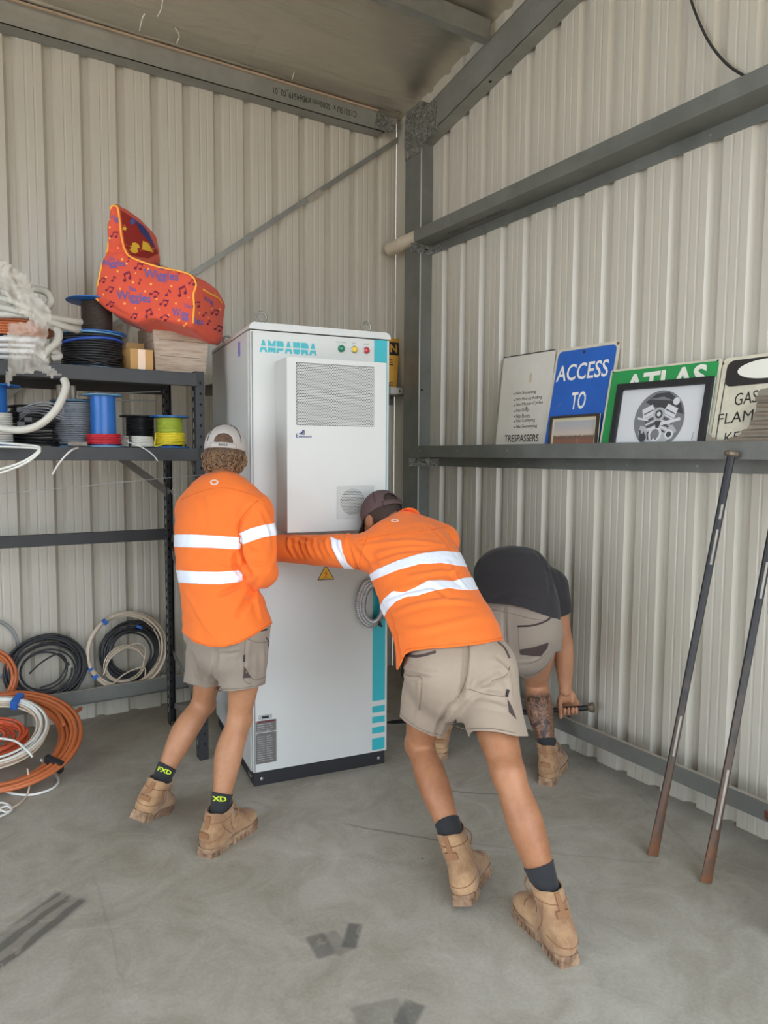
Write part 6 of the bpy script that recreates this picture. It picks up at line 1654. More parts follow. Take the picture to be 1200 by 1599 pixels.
# ================================================================== worker in the white cap, pushing the cabinet's side
def person_one():
    fwd = np.array([.92, .39, 0]); J = {'front': fwd, 'big': .90}
    J['bootR'] = boot_frame((-2.005, -1.80, 0.0), (math.cos(.54), math.sin(.54), 0), (0, 0, 1))
    J['AR'] = J['bootR'](0, .080, .105)
    J['AL'] = D(241, 1236, 2.99)
    fl_ = np.array([math.cos(.93), math.sin(.93), -.33]); upL = unit(D(317, 1100, 3.17) - J['AL']) * .85 + np.array([0, 0, .25])
    b0 = boot_frame((0, 0, 0), fl_, upL); J['bootL'] = boot_frame(J['AL'] - b0(0, .080, .105), fl_, upL)
    J['KR'] = D(373, 1122, 2.97); J['KL'] = D(317, 1098, 3.17)
    J['HR'] = D(385, 982, 2.89); J['HL'] = D(333, 980, 2.98)
    J['frR'] = fwd; J['frL'] = fwd
    J['SR'] = D(398, 800, 2.89); J['SL'] = D(303, 798, 3.06); J['neck'] = D(351, 758, 2.99)
    J['ER'] = D(408, 892, 2.88); J['WR'] = cb(-.035, .17, 1.06); J['EL'] = D(300, 885, 3.16); J['WL'] = cb(-.035, .42, 1.12)
    J['head'] = D(352, 712, 3.05)
    J['spine'] = [(D(357, 1000, 2.93), .135, .10), (D(356, 965, 2.94), .150, .11), (D(343, 905, 2.95), .135, .10), (D(340, 840, 2.97), .155, .115), (D(346, 788, 2.98), .14, .09), (J['neck'], .06, .055)]
    it = body_items(J)
    hi, L, ax = head_items(J['head'], unit(_f * .97 - _r * .13 + np.array([0, 0, -.10])), (0.05, 0.0, 1))
    it += hi
    it += hand_items(J['WR'], unit(CD * .75 + CZ * .6), CW, -CZ + CD * .5, .12) + hand_items(J['WL'], unit(CD * .6 + CZ * .75), CW, CZ - CD, .12)
    V, F = mesh_sdf(Union(it), .0078)
    p = link('person', V, F, M_skin1, None, True, loc=np.array([J['AR'][0], J['AR'][1], 0.0])); tag(p, 'person in white cap, orange shirt and khaki shorts pushing the cabinet side', 'person', 'workers moving the cabinet')
    eyes(p, L, ax)
    boots(p, J, .165)
    for k, top, txt in (('R', .110, ((327, 1250.5), (27, 1.5), (-.5, -8))), ('L', .110, ((246, 1203), (20, 7.5), (2.5, -6.5)))):
        s, sk = sock(p, J, k, top, M_sockb)
        sk.text('FXD', txt[0], txt[1], txt[2], M_fluo, s, .03, lift=.0016)
    hd = J['HR'] - J['HL']
    # shirt
    sd = J['SR'] - J['SL']; sides = [hd, hd, hd, mid(hd, sd, .3), mid(hd, sd, .6), sd, sd]
    tor = Loft([(D(358, 1040, 2.92), .208, .180), (D(356, 985, 2.93), .192, .168), (D(340, 915, 2.95), .164, .132), (D(337, 855, 2.965), .182, .145), (D(340, 805, 2.98), .182, .135), (D(346, 775, 2.985), .135, .100), (J['neck'], .072, .068)], sides)
    yoke = Loft([(J['SL'] + np.array([0, 0, .005]), .070), (mid(J['SL'], J['neck'], .62), .074), (mid(J['SR'], J['neck'], .62), .074), (J['SR'] + np.array([0, 0, .005]), .072)], (0, 0, 1))
    armR = Union([(Loft([(J['SR'], .078), (mid(J['SR'], J['ER'], .35), .076), (mid(J['SR'], J['ER'], .8), .070), (J['ER'], .066)], (1, 0, 0)), .02), (Loft([(J['ER'], .066), (mid(J['ER'], J['WR'], .3), .060), (mid(J['ER'], J['WR'], .95), .044)], (1, 0, 0)), .02)])
    armL = Union([(Loft([(J['SL'], .074), (mid(J['SL'], J['EL'], .5), .070), (J['EL'], .064)], (1, 0, 0)), .02), (Loft([(J['EL'], .064), (mid(J['EL'], J['WL'], .4), .056), (mid(J['EL'], J['WL'], .95), .044)], (1, 0, 0)), .02)])
    # shorts
    pel = [(D(357, 1015, 2.93), .150, .118), (D(357, 985, 2.935), .160, .124), (D(357, 955, 2.94), .150, .112), (D(352, 920, 2.95), .135, .10)]
    legs = []; 
    for k, off in (('R', .006), ('L', .0)):
        H, K = J['H' + k], J['K' + k]; e = mid(H, K, .95)
        legs.append((Loft([(H + np.array([0, 0, .02]), .096), (mid(H, K, .3), .096), (mid(H, K, .62), .094), (e, .092)], (1, 0, 0)), .022))
    V, F = mesh_sdf(Union([(Loft(pel, hd), .03)] + legs + [(Ell(J['HR'] - fwd * .045, (.088, .088, .088)), .04), (Ell(J['HL'] - fwd * .045, (.088, .088, .088)), .04)]), .0085)
    V, F = clip(V, F.tolist(), poly_sd(V, [(240, 930), (460, 930), (460, 1060), (421, 1065), (400, 1074), (372, 1079), (347, 1080), (344, 1071), (322, 1075), (300, 1070), (280, 1062), (240, 1040)]))
    V = folds(V, F, [([(345, 1022), (362, 1021), (372, 1018)], -.006, .008), ([(335, 1000), (338, 1030), (330, 1062)], -.006, .010), ([(390, 1000), (385, 1040), (388, 1068)], .004, .012), ([(295, 1010), (306, 1040), (312, 1066)], .005, .012), ([(410, 1010), (412, 1055)], .006, .012)], .004, 9, seed=2)
    V = tuck(V, F, tor, np.clip(poly_sd(V, HEM1) / 5, 0, 1))
    s = garment('shorts', V, F, M_shorts2, p); sk = Skin(V, F)
    sk.decal([[(382, 1040), (392, 1058), (380, 1058.5)]], 'triangle_patch', M_patch, s); sk.decal([[(380.5, 1022), (383, 1022), (383, 1033), (380.5, 1033)]], 'side_tag', M_ink, s, .003)
    for L_ in ([(383, 995), (382, 1022), (381, 1058), (386, 1066), (392, 1068)], [(283, 1068), (302, 1074), (322, 1077), (343, 1074)], [(347, 1076), (372, 1075), (398, 1071), (418, 1062)], [(388, 1052), (398, 1062), (419, 1055)], [(385, 997), (402, 1003), (420, 1002)], [(292, 1000), (290, 1020), (284, 1034)]):
        sk.line(L_, .0016, 'seam', M_seamk, s, 5, .0006)
    sk.line([(391, 983), (402, 985), (417, 983)], .004, 'belt_edge', M_patch, s, 4); sk.line([(416, 996), (420, 1003), (418, 1010)], .0022, 'zip_pull', M_ink, s, 4, .001)
    V, F = mesh_sdf(Union([(tor, 0), (yoke, .035), (armR, .014), (armL, .02)]), .0082)
    dR, dL, dT = armR(V), armL(V), tor(V)
    V, F = clip(V, F.tolist(), np.where(V[:, 2] < 1.0, poly_sd(V, HEM1), 20))
    dW = np.minimum(np.linalg.norm(V - J['WR'], axis=1), np.linalg.norm(V - J['WL'], axis=1)); V, F = clip(V, F, dW - .045)
    V = folds(V, F, [([(395, 890), (370, 915), (352, 925), (340, 928)], -.010, .010), ([(402, 905), (385, 940), (372, 960)], -.010, .012), ([(398, 905), (400, 935), (408, 965)], .008, .012), ([(372, 860), (368, 880), (376, 898)], -.012, .012),
                      ([(290, 925), (320, 975), (340, 1000)], .004, .010), ([(392, 790), (376, 815), (373, 835)], -.008, .010), ([(405, 800), (418, 830), (422, 850)], .004, .010), ([(410, 790), (428, 825), (430, 870), (420, 895)], .004, .012),
                      ([(376, 835), (380, 870), (392, 900)], -.014, .010), ([(318, 860), (350, 880), (372, 880)], .004, .009), ([(300, 760), (318, 790), (322, 830)], -.004, .014), ([(388, 870), (402, 880), (424, 880)], .006, .008), ([(384, 852), (396, 862), (410, 862)], -.006, .008)], .0045, 8, seed=7)
    sh = garment('shirt', V, F, M_orange, p); sk = Skin(V, F)
    isR = armR(V) < tor(V) + .004; isL = (armL(V) < tor(V) - .02)
    tape(sh, V, F, [(262, 837), (276, 834.5), (300, 834.5), (330, 836), (352, 837.5), (374, 839), (400, 840), (400, 860), (378, 857.5), (352, 857), (330, 855.5), (300, 855), (275, 854), (262, 854)], ~isR)
    tape(sh, V, F, [(262, 890), (281, 890.5), (310, 892.5), (340, 893), (365, 891.5), (386, 888), (420, 880), (420, 895), (396, 903), (372, 909), (345, 912.5), (315, 912), (284, 910), (262, 909)], ~isR)
    tape(sh, V, F, [(366, 836), (378, 831), (392, 825), (412, 819.5), (428, 817), (445, 816), (445, 834), (430, 836), (414, 838.5), (396, 844), (380, 850), (366, 854)], isR)
    for L_ in ([(372, 838), (374, 815), (388, 795), (402, 782)], [(283, 780), (320, 766), (352, 762), (392, 772), (412, 783)], [(290, 992), (304, 1000.5), (326, 1007), (350, 1007.5), (374, 1001), (396, 990), (428, 969)]):
        sk.line(L_, .0015, 'seam', M_stitch, sh, 6, .0004)
    ring = circle(335, 753.5, 6.6, 16, 4.3) ; inn = circle(335, 753.5, 4.0, 16, 2.4)
    sk.decal([[ring[i], ring[(i + 1) % 16], inn[(i + 1) % 16], inn[i]] for i in range(16)], 'logo_ring', M_logo, sh, .002)
    collar(sh, J['neck'] + np.array([0, 0, -.034]), unit(J['head'] - J['neck']), fwd, M_orange, .066, .036)
    # curly hair and cap
    f = Union([(Ell(L(0, -.016, .026), (.084, .101, .090), ax), 0), (Ell(L(0, -.058, -.040), (.064, .052, .045), ax), .03)])
    HV, HF = mesh_sdf(f, .006, .02); c = L(0, 0, 0); q = np.stack([(HV - c) @ a for a in ax], 1)
    HV, HF = clip(HV, HF.tolist(), np.minimum(np.minimum(.105 - q[:, 2], .02 - q[:, 1]), q[:, 2] + .060))
    HN = normals(HV, HF); lowz = np.clip((.012 - (HV - c) @ ax[2]) / .02, 0, 1); HV = HV + HN * (lowz * np.array([.008 + .011 * noise.noise(Vector(v * 60)) + .006 * noise.noise(Vector(v * 150)) for v in HV]))[:, None]
    M_hair = mat('curly_brown_hair', rgb(112, 84, 62), rough=0.6, col2=rgb(74, 54, 40), vscale=60, bump=.5, bscale=150)
    hair = link('hair', HV, HF, M_hair, p, True)
    rnd = random.Random(11); m = MB()
    for _ in range(900):
        i = rnd.randrange(len(HV)); a = HV[i]
        if lowz[i] < .6: continue
        a = a - HN[i] * .001; n_ = HN[i]; u = unit(np.cross(n_, (rnd.uniform(-1, 1), rnd.uniform(-1, 1), rnd.uniform(-1, 1)))); w = np.cross(n_, u); r = rnd.uniform(.004, .008); t0 = rnd.uniform(0, 6)
        m.tube([a + n_ * (.002 + .006 * math.sin(k * .5)) + u * r * math.cos(t0 + k * .75) + w * r * math.sin(t0 + k * .75) - ax[2] * .0015 * k for k in range(8)], .0017, 4)
    M_hair2 = mat('hair_highlight', rgb(142, 110, 80), rough=0.5); g = m.build('curls', M_hair2, hair, True); g['kind'] = 'stuff'
    M_cap = mat('pale_grey_cap', rgb(184, 176, 170), rough=0.85, bump=.1, bscale=200); M_capd = mat('cap_trim', rgb(60, 58, 60), rough=.8)
    cr_, csk, st = cap(p, L, ax, M_cap, 'cap', M_capd)
    xd = ax[0]; lettering('2XU', st, M_ink, L(-.019, -.1262, .0195), xd, ax[2], .009, .037, .03)
    return J
HEM1 = [(230, 640), (520, 640), (520, 900), (440, 955), (431, 971), (414, 981), (395, 993), (374, 1004), (350, 1010.5), (325, 1010), (303, 1003), (288, 989), (270, 975), (230, 960)]
P1 = person_one()

# ================================================================== worker leaning on the cabinet front
def person_two():
    fwd = unit(_f * .98 - _r * .1); fwd[2] = 0; J = {'front': unit(fwd + np.array([0, 0, -.5])), 'big': 1.04, 'calf': 1.06}
    J['bootR'] = boot_frame((-1.235, -2.965, 0.0), (math.cos(1.36), math.sin(1.36), 0), (0, 0, 1))
    J['AR'] = J['bootR'](0, .080, .105)
    fL = np.array([math.cos(.66), math.sin(.66), -.10]); upL = np.array([0, 0, 1]) + (-_r * .2 + _f * .10)
    J['bootL'] = boot_frame(on_floor(722, 1416, .030), fL, upL); J['AL'] = J['bootL'](0, .080, .105)
    J['KR'] = D(794, 1208, 2.39); J['KL'] = D(655, 1162, 2.84)
    J['HR'] = D(752, 1045, 2.66); J['HL'] = D(683, 1050, 2.65)
    J['frR'] = fwd; J['frL'] = fwd
    J['SR'] = D(690, 846, 3.12); J['SL'] = D(578, 862, 2.98); J['neck'] = D(632, 824, 3.08)
    J['WL'] = cb(.050, -.035, 1.135); J['EL'] = mid(J['SL'], J['WL'], .52) + np.array([0, 0, .0]); J['WR'] = cb(.655, -.05, 1.04); J['ER'] = mid(J['SR'], J['WR'], .5) + _r * .03
    J['head'] = D(597, 812, 3.20)
    J['spine'] = [(D(712, 1060, 2.63), .14, .10), (D(710, 1025, 2.67), .160, .115), (D(685, 960, 2.78), .145, .105), (D(655, 895, 2.91), .165, .12), (D(638, 852, 3.03), .14, .09), (J['neck'], .06, .055)]
    it = body_items(J)
    hf = unit(-_r * .55 + _f * .72 + np.array([0, 0, -.55])); hu = unit(-_r * .25 + _f * .40 + np.array([0, 0, .85]))
    hi, L, ax = head_items(J['head'], hf, hu); it += hi
    it += hand_items(J['WL'], unit(CZ * .8 - CW * .3), CD, CW, .1) + hand_items(J['WR'], CZ, CD, -CW, .1)
    V, F = mesh_sdf(Union(it), .0078)
    p = link('person', V, F, M_skin2, None, True, loc=np.array([J['AR'][0], J['AR'][1], 0.0])); tag(p, 'person in dark cap and orange shirt leaning with outstretched arm against the cabinet front', 'person', 'workers moving the cabinet')
    eyes(p, L, ax); boots(p, J, .212)
    for k, top in (('R', .165), ('L', .155)): sock(p, J, k, top, M_sockb, .043)
    hd = J['HR'] - J['HL']
    # shirt
    sd = J['SR'] - J['SL']; sides = [hd, hd, hd, mid(hd, sd, .35), mid(hd, sd, .7), sd, sd]
    tor = Loft([(D(706, 1050, 2.63), .205, .165), (D(700, 1000, 2.69), .200, .158), (D(676, 945, 2.80), .190, .145), (D(655, 895, 2.91), .196, .140), (D(640, 858, 3.01), .185, .125), (D(635, 838, 3.06), .12, .09), (J['neck'], .074, .068)], sides)
    yoke = Loft([(J['SL'], .072), (mid(J['SL'], J['neck'], .6), .074), (mid(J['SR'], J['neck'], .6), .074), (J['SR'], .074)], (0, 0, 1))
    armL = Loft([(J['SL'] + (J['SR'] - J['SL']) * .04, .078), (mid(J['SL'], J['EL'], .4), .074), (J['EL'], .066), (mid(J['EL'], J['WL'], .4), .064), (mid(J['EL'], J['WL'], .8), .058), (J['WL'], .050)], (1, 0, 0))
    armR = Loft([(J['SR'], .078), (mid(J['SR'], J['ER'], .5), .070), (J['ER'], .064), (mid(J['ER'], J['WR'], .5), .056), (J['WR'], .046)], (1, 0, 0))
    pel = [(D(714, 1068, 2.64), .165, .135), (D(712, 1040, 2.655), .186, .145), (D(706, 1010, 2.69), .182, .135), (D(692, 970, 2.76), .165, .125)]
    legs = []
    for k in 'RL':
        H, K = J['H' + k], J['K' + k]
        legs.append((Loft([(H + np.array([0, 0, .01]), .112), (mid(H, K, .3), .112), (mid(H, K, .62), .100), (mid(H, K, .98), .092)], (1, 0, 0)), .022))
    fb = np.array([fwd[0], fwd[1], -.3])
    V, F = mesh_sdf(Union([(Loft(pel, hd), .03)] + legs + [(Ell(J['HR'] - fb * .07, (.108, .108, .108)), .05), (Ell(J['HL'] - fb * .07, (.108, .108, .108)), .05)]), .0085)
    V, F = clip(V, F.tolist(), poly_sd(V, [(570, 940), (860, 940), (860, 1150), (808, 1149), (780, 1143), (752, 1141), (736, 1142), (731, 1153), (715, 1146), (713, 1120), (690, 1152), (672, 1148), (650, 1138), (632, 1127), (618, 1112), (570, 1090)]))
    V = folds(V, F, [([(728, 1006), (727, 1040), (722, 1080), (712, 1105)], -.010, .010), ([(715, 1105), (740, 1080), (770, 1060), (795, 1050)], .008, .012), ([(722, 1085), (752, 1075), (785, 1078)], -.006, .009), ([(628, 1045), (645, 1055), (668, 1058)], -.006, .008), ([(640, 1040), (660, 1050), (685, 1052)], .005, .008),
                      ([(705, 1100), (690, 1125), (682, 1148)], -.008, .010), ([(770, 1030), (792, 1050), (800, 1090)], .006, .010), ([(655, 1060), (655, 1100), (650, 1130)], .004, .01), ([(735, 1095), (760, 1098), (790, 1105)], .005, .010)], .004, 8, seed=12)
    V = tuck(V, F, tor, np.clip(poly_sd(V, HEM2) / 5, 0, 1))
    s = garment('shorts', V, F, M_shorts, p); sk = Skin(V, F)
    sk.decal([[(793, 1092), (800, 1105), (807, 1124), (795, 1112)]], 'side_panel', M_patch, s); sk.decal([[(791, 1076), (796, 1077), (793, 1089), (789, 1087)]], 'side_tag', M_ink, s, .003)
    for L_ in ([(733, 1003), (733, 1030), (729, 1060), (716, 1090)], [(624, 1048), (640, 1056), (658, 1058), (658, 1082), (655, 1108)], [(621, 1112), (650, 1134), (672, 1144), (690, 1148)], [(718, 1142), (737, 1138), (770, 1138), (806, 1145)], [(768, 1063), (790, 1055), (797, 1040)], [(726, 1074), (760, 1084), (794, 1088)]):
        sk.line(L_, .0016, 'seam', M_seamk, s, 5, .0006)
    sk.line([(633, 1022), (648, 1025), (664, 1023), (681, 1018)], .0055, 'pocket_edge', M_patch, s, 4); sk.line([(778, 1003), (788, 1012), (796, 1028)], .005, 'pocket_edge', M_patch, s, 4)
    V, F = mesh_sdf(Union([(tor, 0), (yoke, .04), (armL, .03), (armR, .02)]), .0085)
    dT = tor(V)
    V, F = clip(V, F.tolist(), np.where(V[:, 2] < 1.0, poly_sd(V, HEM2), 20))
    dW = np.minimum(np.linalg.norm(V - J['WR'], axis=1) - .03, np.linalg.norm(V - J['WL'], axis=1) - .03); V, F = clip(V, F, dW)
    wr = [([(560, 855), (600, 848), (650, 846), (700, 852)], .005, .012), ([(572, 880), (620, 862), (680, 858)], -.005, .010), ([(565, 905), (590, 935), (612, 985)], .004, .014), ([(592, 940), (630, 925), (680, 915)], -.005, .010), ([(610, 960), (650, 945), (700, 938), (740, 940)], .005, .011), ([(700, 880), (712, 900), (725, 915)], .007, .012), ([(640, 900), (690, 893), (720, 896)], .005, .010),
          ([(655, 905), (690, 925), (705, 935)], -.005, .010), ([(612, 980), (650, 985), (700, 975), (745, 965)], .004, .014), ([(625, 1030), (618, 990), (608, 960)], -.006, .010), ([(670, 820), (690, 838), (712, 870)], -.004, .012)]
    for k in range(7): u = 450 + 15 * k; wr.append(([(u + 6, 828), (u, 850), (u + 10, 872)], (-.006 if k % 2 else .006), .008))
    wr += [([(540, 850), (555, 880), (566, 898)], -.008, .010), ([(552, 842), (575, 870), (585, 890)], .006, .012)]
    V = folds(V, F, wr, .004, 8, seed=21)
    sh = garment('shirt', V, F, M_orange, p); sk = Skin(V, F)
    isL = armL(V) < tor(V) + .0
    tape(sh, V, F, [(550, 920), (566, 905), (590, 889), (620, 876), (655, 865), (690, 860.5), (720, 863), (745, 868), (745, 888), (721, 884), (690, 879), (655, 881), (622, 890), (595, 901), (574, 910), (566, 925), (556, 940)], (~isL) | (px_all(V)[0] > 566))
    tape(sh, V, F, [(590, 965), (595, 945), (600, 935), (614, 923), (632, 925), (650, 917), (668, 907), (690, 906), (708, 908), (725, 902.5), (750, 900), (750, 920), (737, 921.5), (718, 921), (702, 918), (676, 923), (650, 931), (634, 932), (618, 940), (606, 952), (598, 968)], ~isL)
    tape(sh, V, F, [(516, 838), (525, 842), (533, 844), (535, 862), (543, 880), (556, 891), (552, 897), (540, 891), (527, 872), (519, 855)], isL | (px_all(V)[0] < 560))
    for L_ in ([(567, 905), (562, 880), (566, 858), (575, 838)], [(560, 845), (600, 836), (640, 832), (680, 826), (700, 822)], [(627, 1032), (633, 1019), (642, 1013), (700, 1007), (750, 1002), (784, 996)], [(722, 884), (716, 858), (700, 832)]):
        sk.line(L_, .0015, 'seam', M_stitch, sh, 6, .0004)
    ring = circle(617, 813.5, 6.2, 16, 2.6) ; inn = circle(617, 813.5, 3.8, 16, 1.3)
    sk.decal([[ring[i], ring[(i + 1) % 16], inn[(i + 1) % 16], inn[i]] for i in range(16)], 'logo_ring', M_logo, sh, .002)
    collar(sh, J['neck'] + unit(J['neck'] - J['head']) * .012, unit(J['head'] - J['neck']), J['front'], M_orange, .068, .036)
    f = Union([(Ell(L(0, -.014, .030), (.081, .099, .088), ax), 0), (Ell(L(0, -.060, -.040), (.055, .045, .04), ax), .03)]); HV, HF = mesh_sdf(f, .006, .02); q = np.stack([(HV - L(0, 0, 0)) @ a for a in ax], 1)
    HV, HF = clip(HV, HF.tolist(), np.minimum(.105 - q[:, 2], .015 - q[:, 1] - .3 * np.maximum(-q[:, 2], 0)))
    M_hd = mat('short_dark_hair', rgb(62, 46, 38), rough=0.7, bump=.6, bscale=260); link('hair', HV, HF, M_hd, p, True)
    M_cap = mat('dark_brown_cap', rgb(86, 66, 66), rough=0.85, bump=.1, bscale=200); M_capd = mat('dark_cap_trim', rgb(58, 42, 44), rough=.85)
    cap(p, L, ax, M_cap, 'cap', M_capd)
    return J
HEM2 = [(380, 700), (860, 700), (860, 985), (800, 996), (785, 1000), (750, 1006), (700, 1011), (660, 1014), (641, 1017), (632, 1022), (626, 1036), (620, 1046), (612, 1038), (604, 1010), (560, 990), (380, 990)]
P2 = person_two()

# ================================================================== worker bent over the pry bar
def person_three():
    fwd = np.array([math.cos(.5), math.sin(.5), 0]); J = {'front': unit(fwd + np.array([0, 0, -.6])), 'big': 1.06, 'calf': 1.18, 'arm': 1.12}
    J['bootR'] = boot_frame((-.430, -2.03, 0.0), (math.cos(.55), math.sin(.55), 0), (0, 0, 1)); J['AR'] = J['bootR'](0, .080, .105)
    J['bootL'] = boot_frame((-.690, -1.545, 0.0), (math.cos(.95), math.sin(.95), 0), (0, 0, 1)); J['AL'] = J['bootL'](0, .080, .105)
    J['KR'] = D(838, 1068, 3.66); J['KL'] = D(716, 1072, 3.86)
    J['HR'] = D(838, 985, 3.34); J['HL'] = D(786, 985, 3.44)
    J['frR'] = fwd; J['frL'] = fwd
    J['SR'] = D(862, 915, 3.50); J['SL'] = D(768, 905, 3.68); J['neck'] = D(822, 925, 3.70)
    J['ER'] = D(880, 1002, 3.57); J['WR'] = D(884, 1078, 3.62)
    J['head'] = D(818, 975, 3.76)
    J['spine'] = [(D(812, 1000, 3.36), .145, .11), (D(812, 965, 3.36), .165, .12), (D(806, 925, 3.42), .150, .115), (D(800, 898, 3.51), .160, .115), (D(808, 895, 3.60), .15, .10), (D(816, 908, 3.67), .10, .08), (J['neck'], .06, .055)]
    # the bar he levers with
    ba, bb_ = D(921, 1105, 3.61), D(605, 1128, 4.02); bd = unit(bb_ - ba)
    J['WL'] = ba + bd * .62 + np.array([0, 0, .08]); J['EL'] = mid(J['SL'], J['WL'], .5) + np.array([-.05, .05, 0])
    it = body_items(J)
    hi, L, ax = head_items(J['head'], unit(fwd * .3 + np.array([0, 0, -1])), unit(fwd + np.array([0, 0, -.5]))); it += hi
    it += hand_items(J['WL'], unit(ba + bd * .62 - J['WL']), fwd, bd, 1.2)
    V, F = mesh_sdf(Union(it), .0080)
    # right hand closed on the bar: palm towards the camera, fingers from below round the front
    cam_d = unit(CAM - J['WR']); cam_h = unit((cam_d[0], cam_d[1], 0)); side = unit(-bd)   # towards the bar head (image right)
    r_b = .0135; tb = (ba - J['WR']) @ bd; axis_at = lambda s: ba + bd * (0.045 + s)
    bc = axis_at(.045); hand = []
    dn = unit(bc - cam_h * .024 + np.array([0, 0, .03]) - J['WR'])
    knu = bc - cam_h * .026 + np.array([0, 0, .004])
    hand.append((Loft([(mid(J['ER'], J['WR'], .55), .038), (mid(J['ER'], J['WR'], .85), .031, .027), (J['WR'], .032, .022), (mid(J['WR'], knu, .5), .041, .019), (knu + np.array([0, 0, .012]), .043, .014), (knu, .041, .012)], side), .012))
    for k, (s, ln) in enumerate(((.0165 * 0 + .078, .9), (.058, 1.0), (.038, .97), (.0195, .85))):
        c = axis_at(s); R = r_b + .0085; P = [(c - cam_h * R + np.array([0, 0, .018]), .0100)]
        for a in (185, 215, 245, 275, 305, 335, 360, 360 + 22 * ln):
            t = math.radians(a); P.append((c + cam_h * R * math.cos(t) + np.array([0, 0, 1]) * R * math.sin(t), .0094 if a < 300 else .0084))
        hand.append((Loft(P, side, 2), .003))
    th0 = mid(J['WR'], knu, .25) - side * .030; hand.append((Loft([(th0 + side * .010, .017), (th0 - side * .006 + np.array([0, 0, -.030]) + cam_h * .012, .0135), (axis_at(.100) + np.array([0, 0, -.006]) + cam_h * .010, .0115), (axis_at(.098) + np.array([0, 0, -.034]) + cam_h * .014, .0090)], side), .010))
    hand.append((Ell(mid(J['WR'], knu, .45) + cam_h * .012 + side * .018, (.016, .016, .028)), .012)); hand.append((Ell(mid(J['WR'], knu, .4) + cam_h * .012 - side * .016, (.018, .018, .026)), .012))
    HV, HF = mesh_sdf(Union(hand), .0034, .012)
    V, F = bool_union(V, F.tolist(), HV, HF.tolist())
    # tattooed calf: ink only on the lower right leg
    def tattoo_skin():
        m = skin_mat('tanned_tattooed_skin', rgb(192, 140, 108), rgb(174, 122, 90)); nt = m.node_tree; N = nt.nodes; L2 = nt.links; b = N['Principled BSDF']
        base = b.inputs['Base Color'].links[0].from_socket
        g = N.new('ShaderNodeNewGeometry'); at = N.new('ShaderNodeAttribute'); at.attribute_name = 'ink'
        n1 = N.new('ShaderNodeTexNoise'); n1.inputs['Scale'].default_value = 14; n1.inputs['Detail'].default_value = 5; n1.inputs['Distortion'].default_value = 2.2; L2.new(g.outputs['Position'], n1.inputs['Vector'])
        r1 = N.new('ShaderNodeValToRGB'); e = r1.color_ramp.elements; e[0].position = .36; e[0].color = (1, 1, 1, 1); e[1].position = .68; e[1].color = (.1, .1, .1, 1)
        for q, c in ((.42, .95), (.445, .2), (.475, .9), (.52, .8), (.545, .15), (.565, .9), (.60, .75)): x = e.new(q); x.color = (c, c, c, 1)
        L2.new(n1.outputs['Fac'], r1.inputs['Fac'])
        mu = N.new('ShaderNodeMath'); mu.operation = 'MULTIPLY'; L2.new(r1.outputs['Color'], mu.inputs[0]); L2.new(at.outputs['Fac'], mu.inputs[1])
        m2 = N.new('ShaderNodeMath'); m2.operation = 'MULTIPLY'; L2.new(mu.outputs[0], m2.inputs[0]); m2.inputs[1].default_value = .95
        mx = N.new('ShaderNodeMix'); mx.data_type = 'RGBA'; L2.new(m2.outputs[0], mx.inputs[0]); L2.new(base, mx.inputs[6]); mx.inputs[7].default_value = rgb(58, 50, 46); L2.new(mx.outputs[2], b.inputs['Base Color'])
        return m
    p = link('person', V, F, tattoo_skin(), None, True, loc=np.array([J['AR'][0], J['AR'][1], 0.0])); tag(p, 'person in black t-shirt with tattooed calf bent over holding the pry bar', 'person', 'workers moving the cabinet')
    A, K = J['AR'], J['KR']; d = unit(K - A); L_ = np.linalg.norm(K - A); s = (V - A) @ d; rad = np.linalg.norm(V - A - s[:, None] * d, axis=1)
    ink = np.clip((s - .02) / .02, 0, 1) * np.clip((L_ * .86 - s) / .03, 0, 1) * (rad < .10)
    at = p.data.attributes.new('ink', 'FLOAT', 'POINT'); at.data.foreach_set('value', ink.astype(float))
    eyes(p, L, ax); boots(p, J, .178)
    for k, top in (('R', .085), ('L', .085)): sock(p, J, k, top, M_sockb, .046)
    hair = Ell(L(0, -.014, .036), (.083, .102, .090), ax); HV2, HF2 = mesh_sdf(hair, .007, .02); q = np.stack([(HV2 - L(0, 0, 0)) @ a for a in ax], 1); HV2, HF2 = clip(HV2, HF2.tolist(), np.minimum(q[:, 2] + .01 + .5 * np.maximum(-q[:, 1], 0), .06 - q[:, 1] + q[:, 2] * .3)); link('hair', HV2, HF2, MATS['short_dark_hair'], p, True)
    hd = J['HR'] - J['HL']
    pel = [(D(812, 1005, 3.37), .165, .14), (D(812, 972, 3.37), .186, .15), (D(809, 940, 3.40), .174, .14), (D(804, 915, 3.45), .16, .13)]; legs = []
    for k in 'RL':
        H, K2 = J['H' + k], J['K' + k]; legs.append((Loft([(H, .115), (mid(H, K2, .3), .116), (mid(H, K2, .6), .110), (mid(H, K2, 1.05), .098)], (1, 0, 0)), .022))
    fb = np.array([fwd[0], fwd[1], -.2])
    V2, F2 = mesh_sdf(Union([(Loft(pel, hd), .03)] + legs + [(Ell(J['HR'] - fb * .06, (.112, .112, .112)), .05), (Ell(J['HL'] - fb * .06, (.112, .112, .112)), .05)]), .0085)
    V2, F2 = clip(V2, F2.tolist(), poly_sd(V2, [(600, 850), (960, 850), (960, 1000), (868, 1018), (861, 1030), (850, 1046), (836, 1056), (825, 1060), (812, 1056), (800, 1046), (790, 1030), (770, 1050), (600, 1080)]))
    V2 = folds(V2, F2, [([(788, 950), (789, 985), (792, 1020)], -.005, .01), ([(812, 1035), (838, 1030), (858, 1015)], .004, .010)], .004, 8, seed=31)
    s_ = garment('shorts', V2, F2, M_shorts2, p); sk = Skin(V2, F2)
    sk.decal([[(812, 1014), (835, 1010), (857, 1003), (855, 1012), (845, 1025), (813, 1022)]], 'pocket_panel', M_patch, s_)
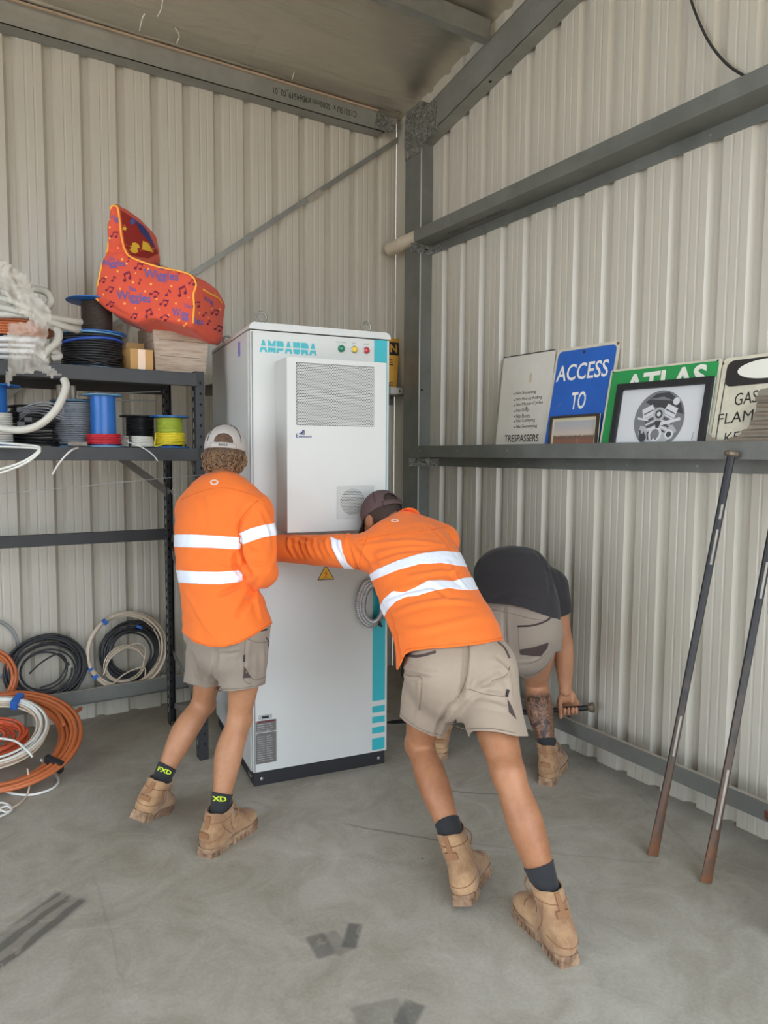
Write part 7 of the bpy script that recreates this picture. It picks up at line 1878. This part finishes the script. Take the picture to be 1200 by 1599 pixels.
    for Ls in ([(788, 950), (788, 990), (795, 1035)], [(810, 978), (811, 1010), (812, 1020)], [(770, 952), (800, 958), (830, 966), (858, 970)], [(800, 1042), (825, 1056), (850, 1043), (862, 1026)]): sk.line(Ls, .0016, 'seam', M_seamk, s_, 5, .0006)
    sk.line([(809, 978), (830, 977), (848, 972), (860, 965)], .0045, 'pocket_zip', M_patch, s_, 4)
    # t-shirt
    sd = J['SR'] - J['SL']; sides = [hd, hd, mid(hd, sd, .3), mid(hd, sd, .6), sd, sd, sd]
    tor = Loft([(D(812, 985, 3.36), .195, .155), (D(811, 950, 3.37), .190, .150), (D(804, 922, 3.43), .185, .142), (D(799, 898, 3.51), .186, .140), (D(808, 897, 3.60), .180, .125), (D(818, 910, 3.66), .13, .09), (J['neck'], .075, .07)], sides)
    yoke = Loft([(J['SL'], .070), (mid(J['SL'], J['neck'], .55), .076), (mid(J['SR'], J['neck'], .55), .076), (J['SR'], .072)], (0, 0, 1))
    aR = Loft([(J['SR'], .078), (mid(J['SR'], J['ER'], .4), .074), (mid(J['SR'], J['ER'], .85), .070)], (1, 0, 0)); aL = Loft([(J['SL'], .074), (mid(J['SL'], J['EL'], .4), .070), (mid(J['SL'], J['EL'], .85), .066)], (1, 0, 0))
    V3, F3 = mesh_sdf(Union([(tor, 0), (yoke, .04), (aR, .03), (aL, .02)]), .0085)
    dR = aR(V3) < tor(V3) - .012; sR = (V3 - J['SR']) @ unit(J['ER'] - J['SR']); sL = (V3 - J['SL']) @ unit(J['EL'] - J['SL']); dL = aL(V3) < tor(V3) - .012
    g = poly_sd(V3, [(690, 780), (960, 780), (960, 1100), (885, 1100), (866, 966), (845, 958), (820, 949), (795, 944), (765, 942), (740, 940), (690, 935)])
    V3, F3 = clip(V3, F3.tolist(), np.where(dR, (.135 - sR) * 300, np.where(dL, (.135 - sL) * 300, g)))
    V3 = folds(V3, F3, [([(838, 862), (855, 890), (860, 930)], -.006, .012), ([(770, 935), (800, 925), (840, 935)], -.004, .012), ([(850, 875), (868, 900), (876, 935)], .004, .010)], .004, 7, seed=35)
    garment('t_shirt', V3, F3, M_tee, p)
    # the bar
    t = thing('pry_bar', 'steel pry bar with round hammer head held low by the bent worker', 'pry bar', ba)
    m = MB(); Lb = np.linalg.norm(bb_ - ba); m.lathe([(.0115, -.004), (r_b, .01), (r_b, Lb - .14), (.011, Lb - .05), (.006, Lb)], ba, bd, 12); m.build('shaft', mat('black_bar', rgb(42, 40, 40), rough=.45, metal=.3), t, True, 40)
    m = MB(); m.lathe([(.018, -.026), (.0245, -.022), (.0255, -.010), (.022, .002), (.014, .008)], ba, bd, 12); m.build('striking_head', M_bhead, t)
    return J
P3 = person_three()
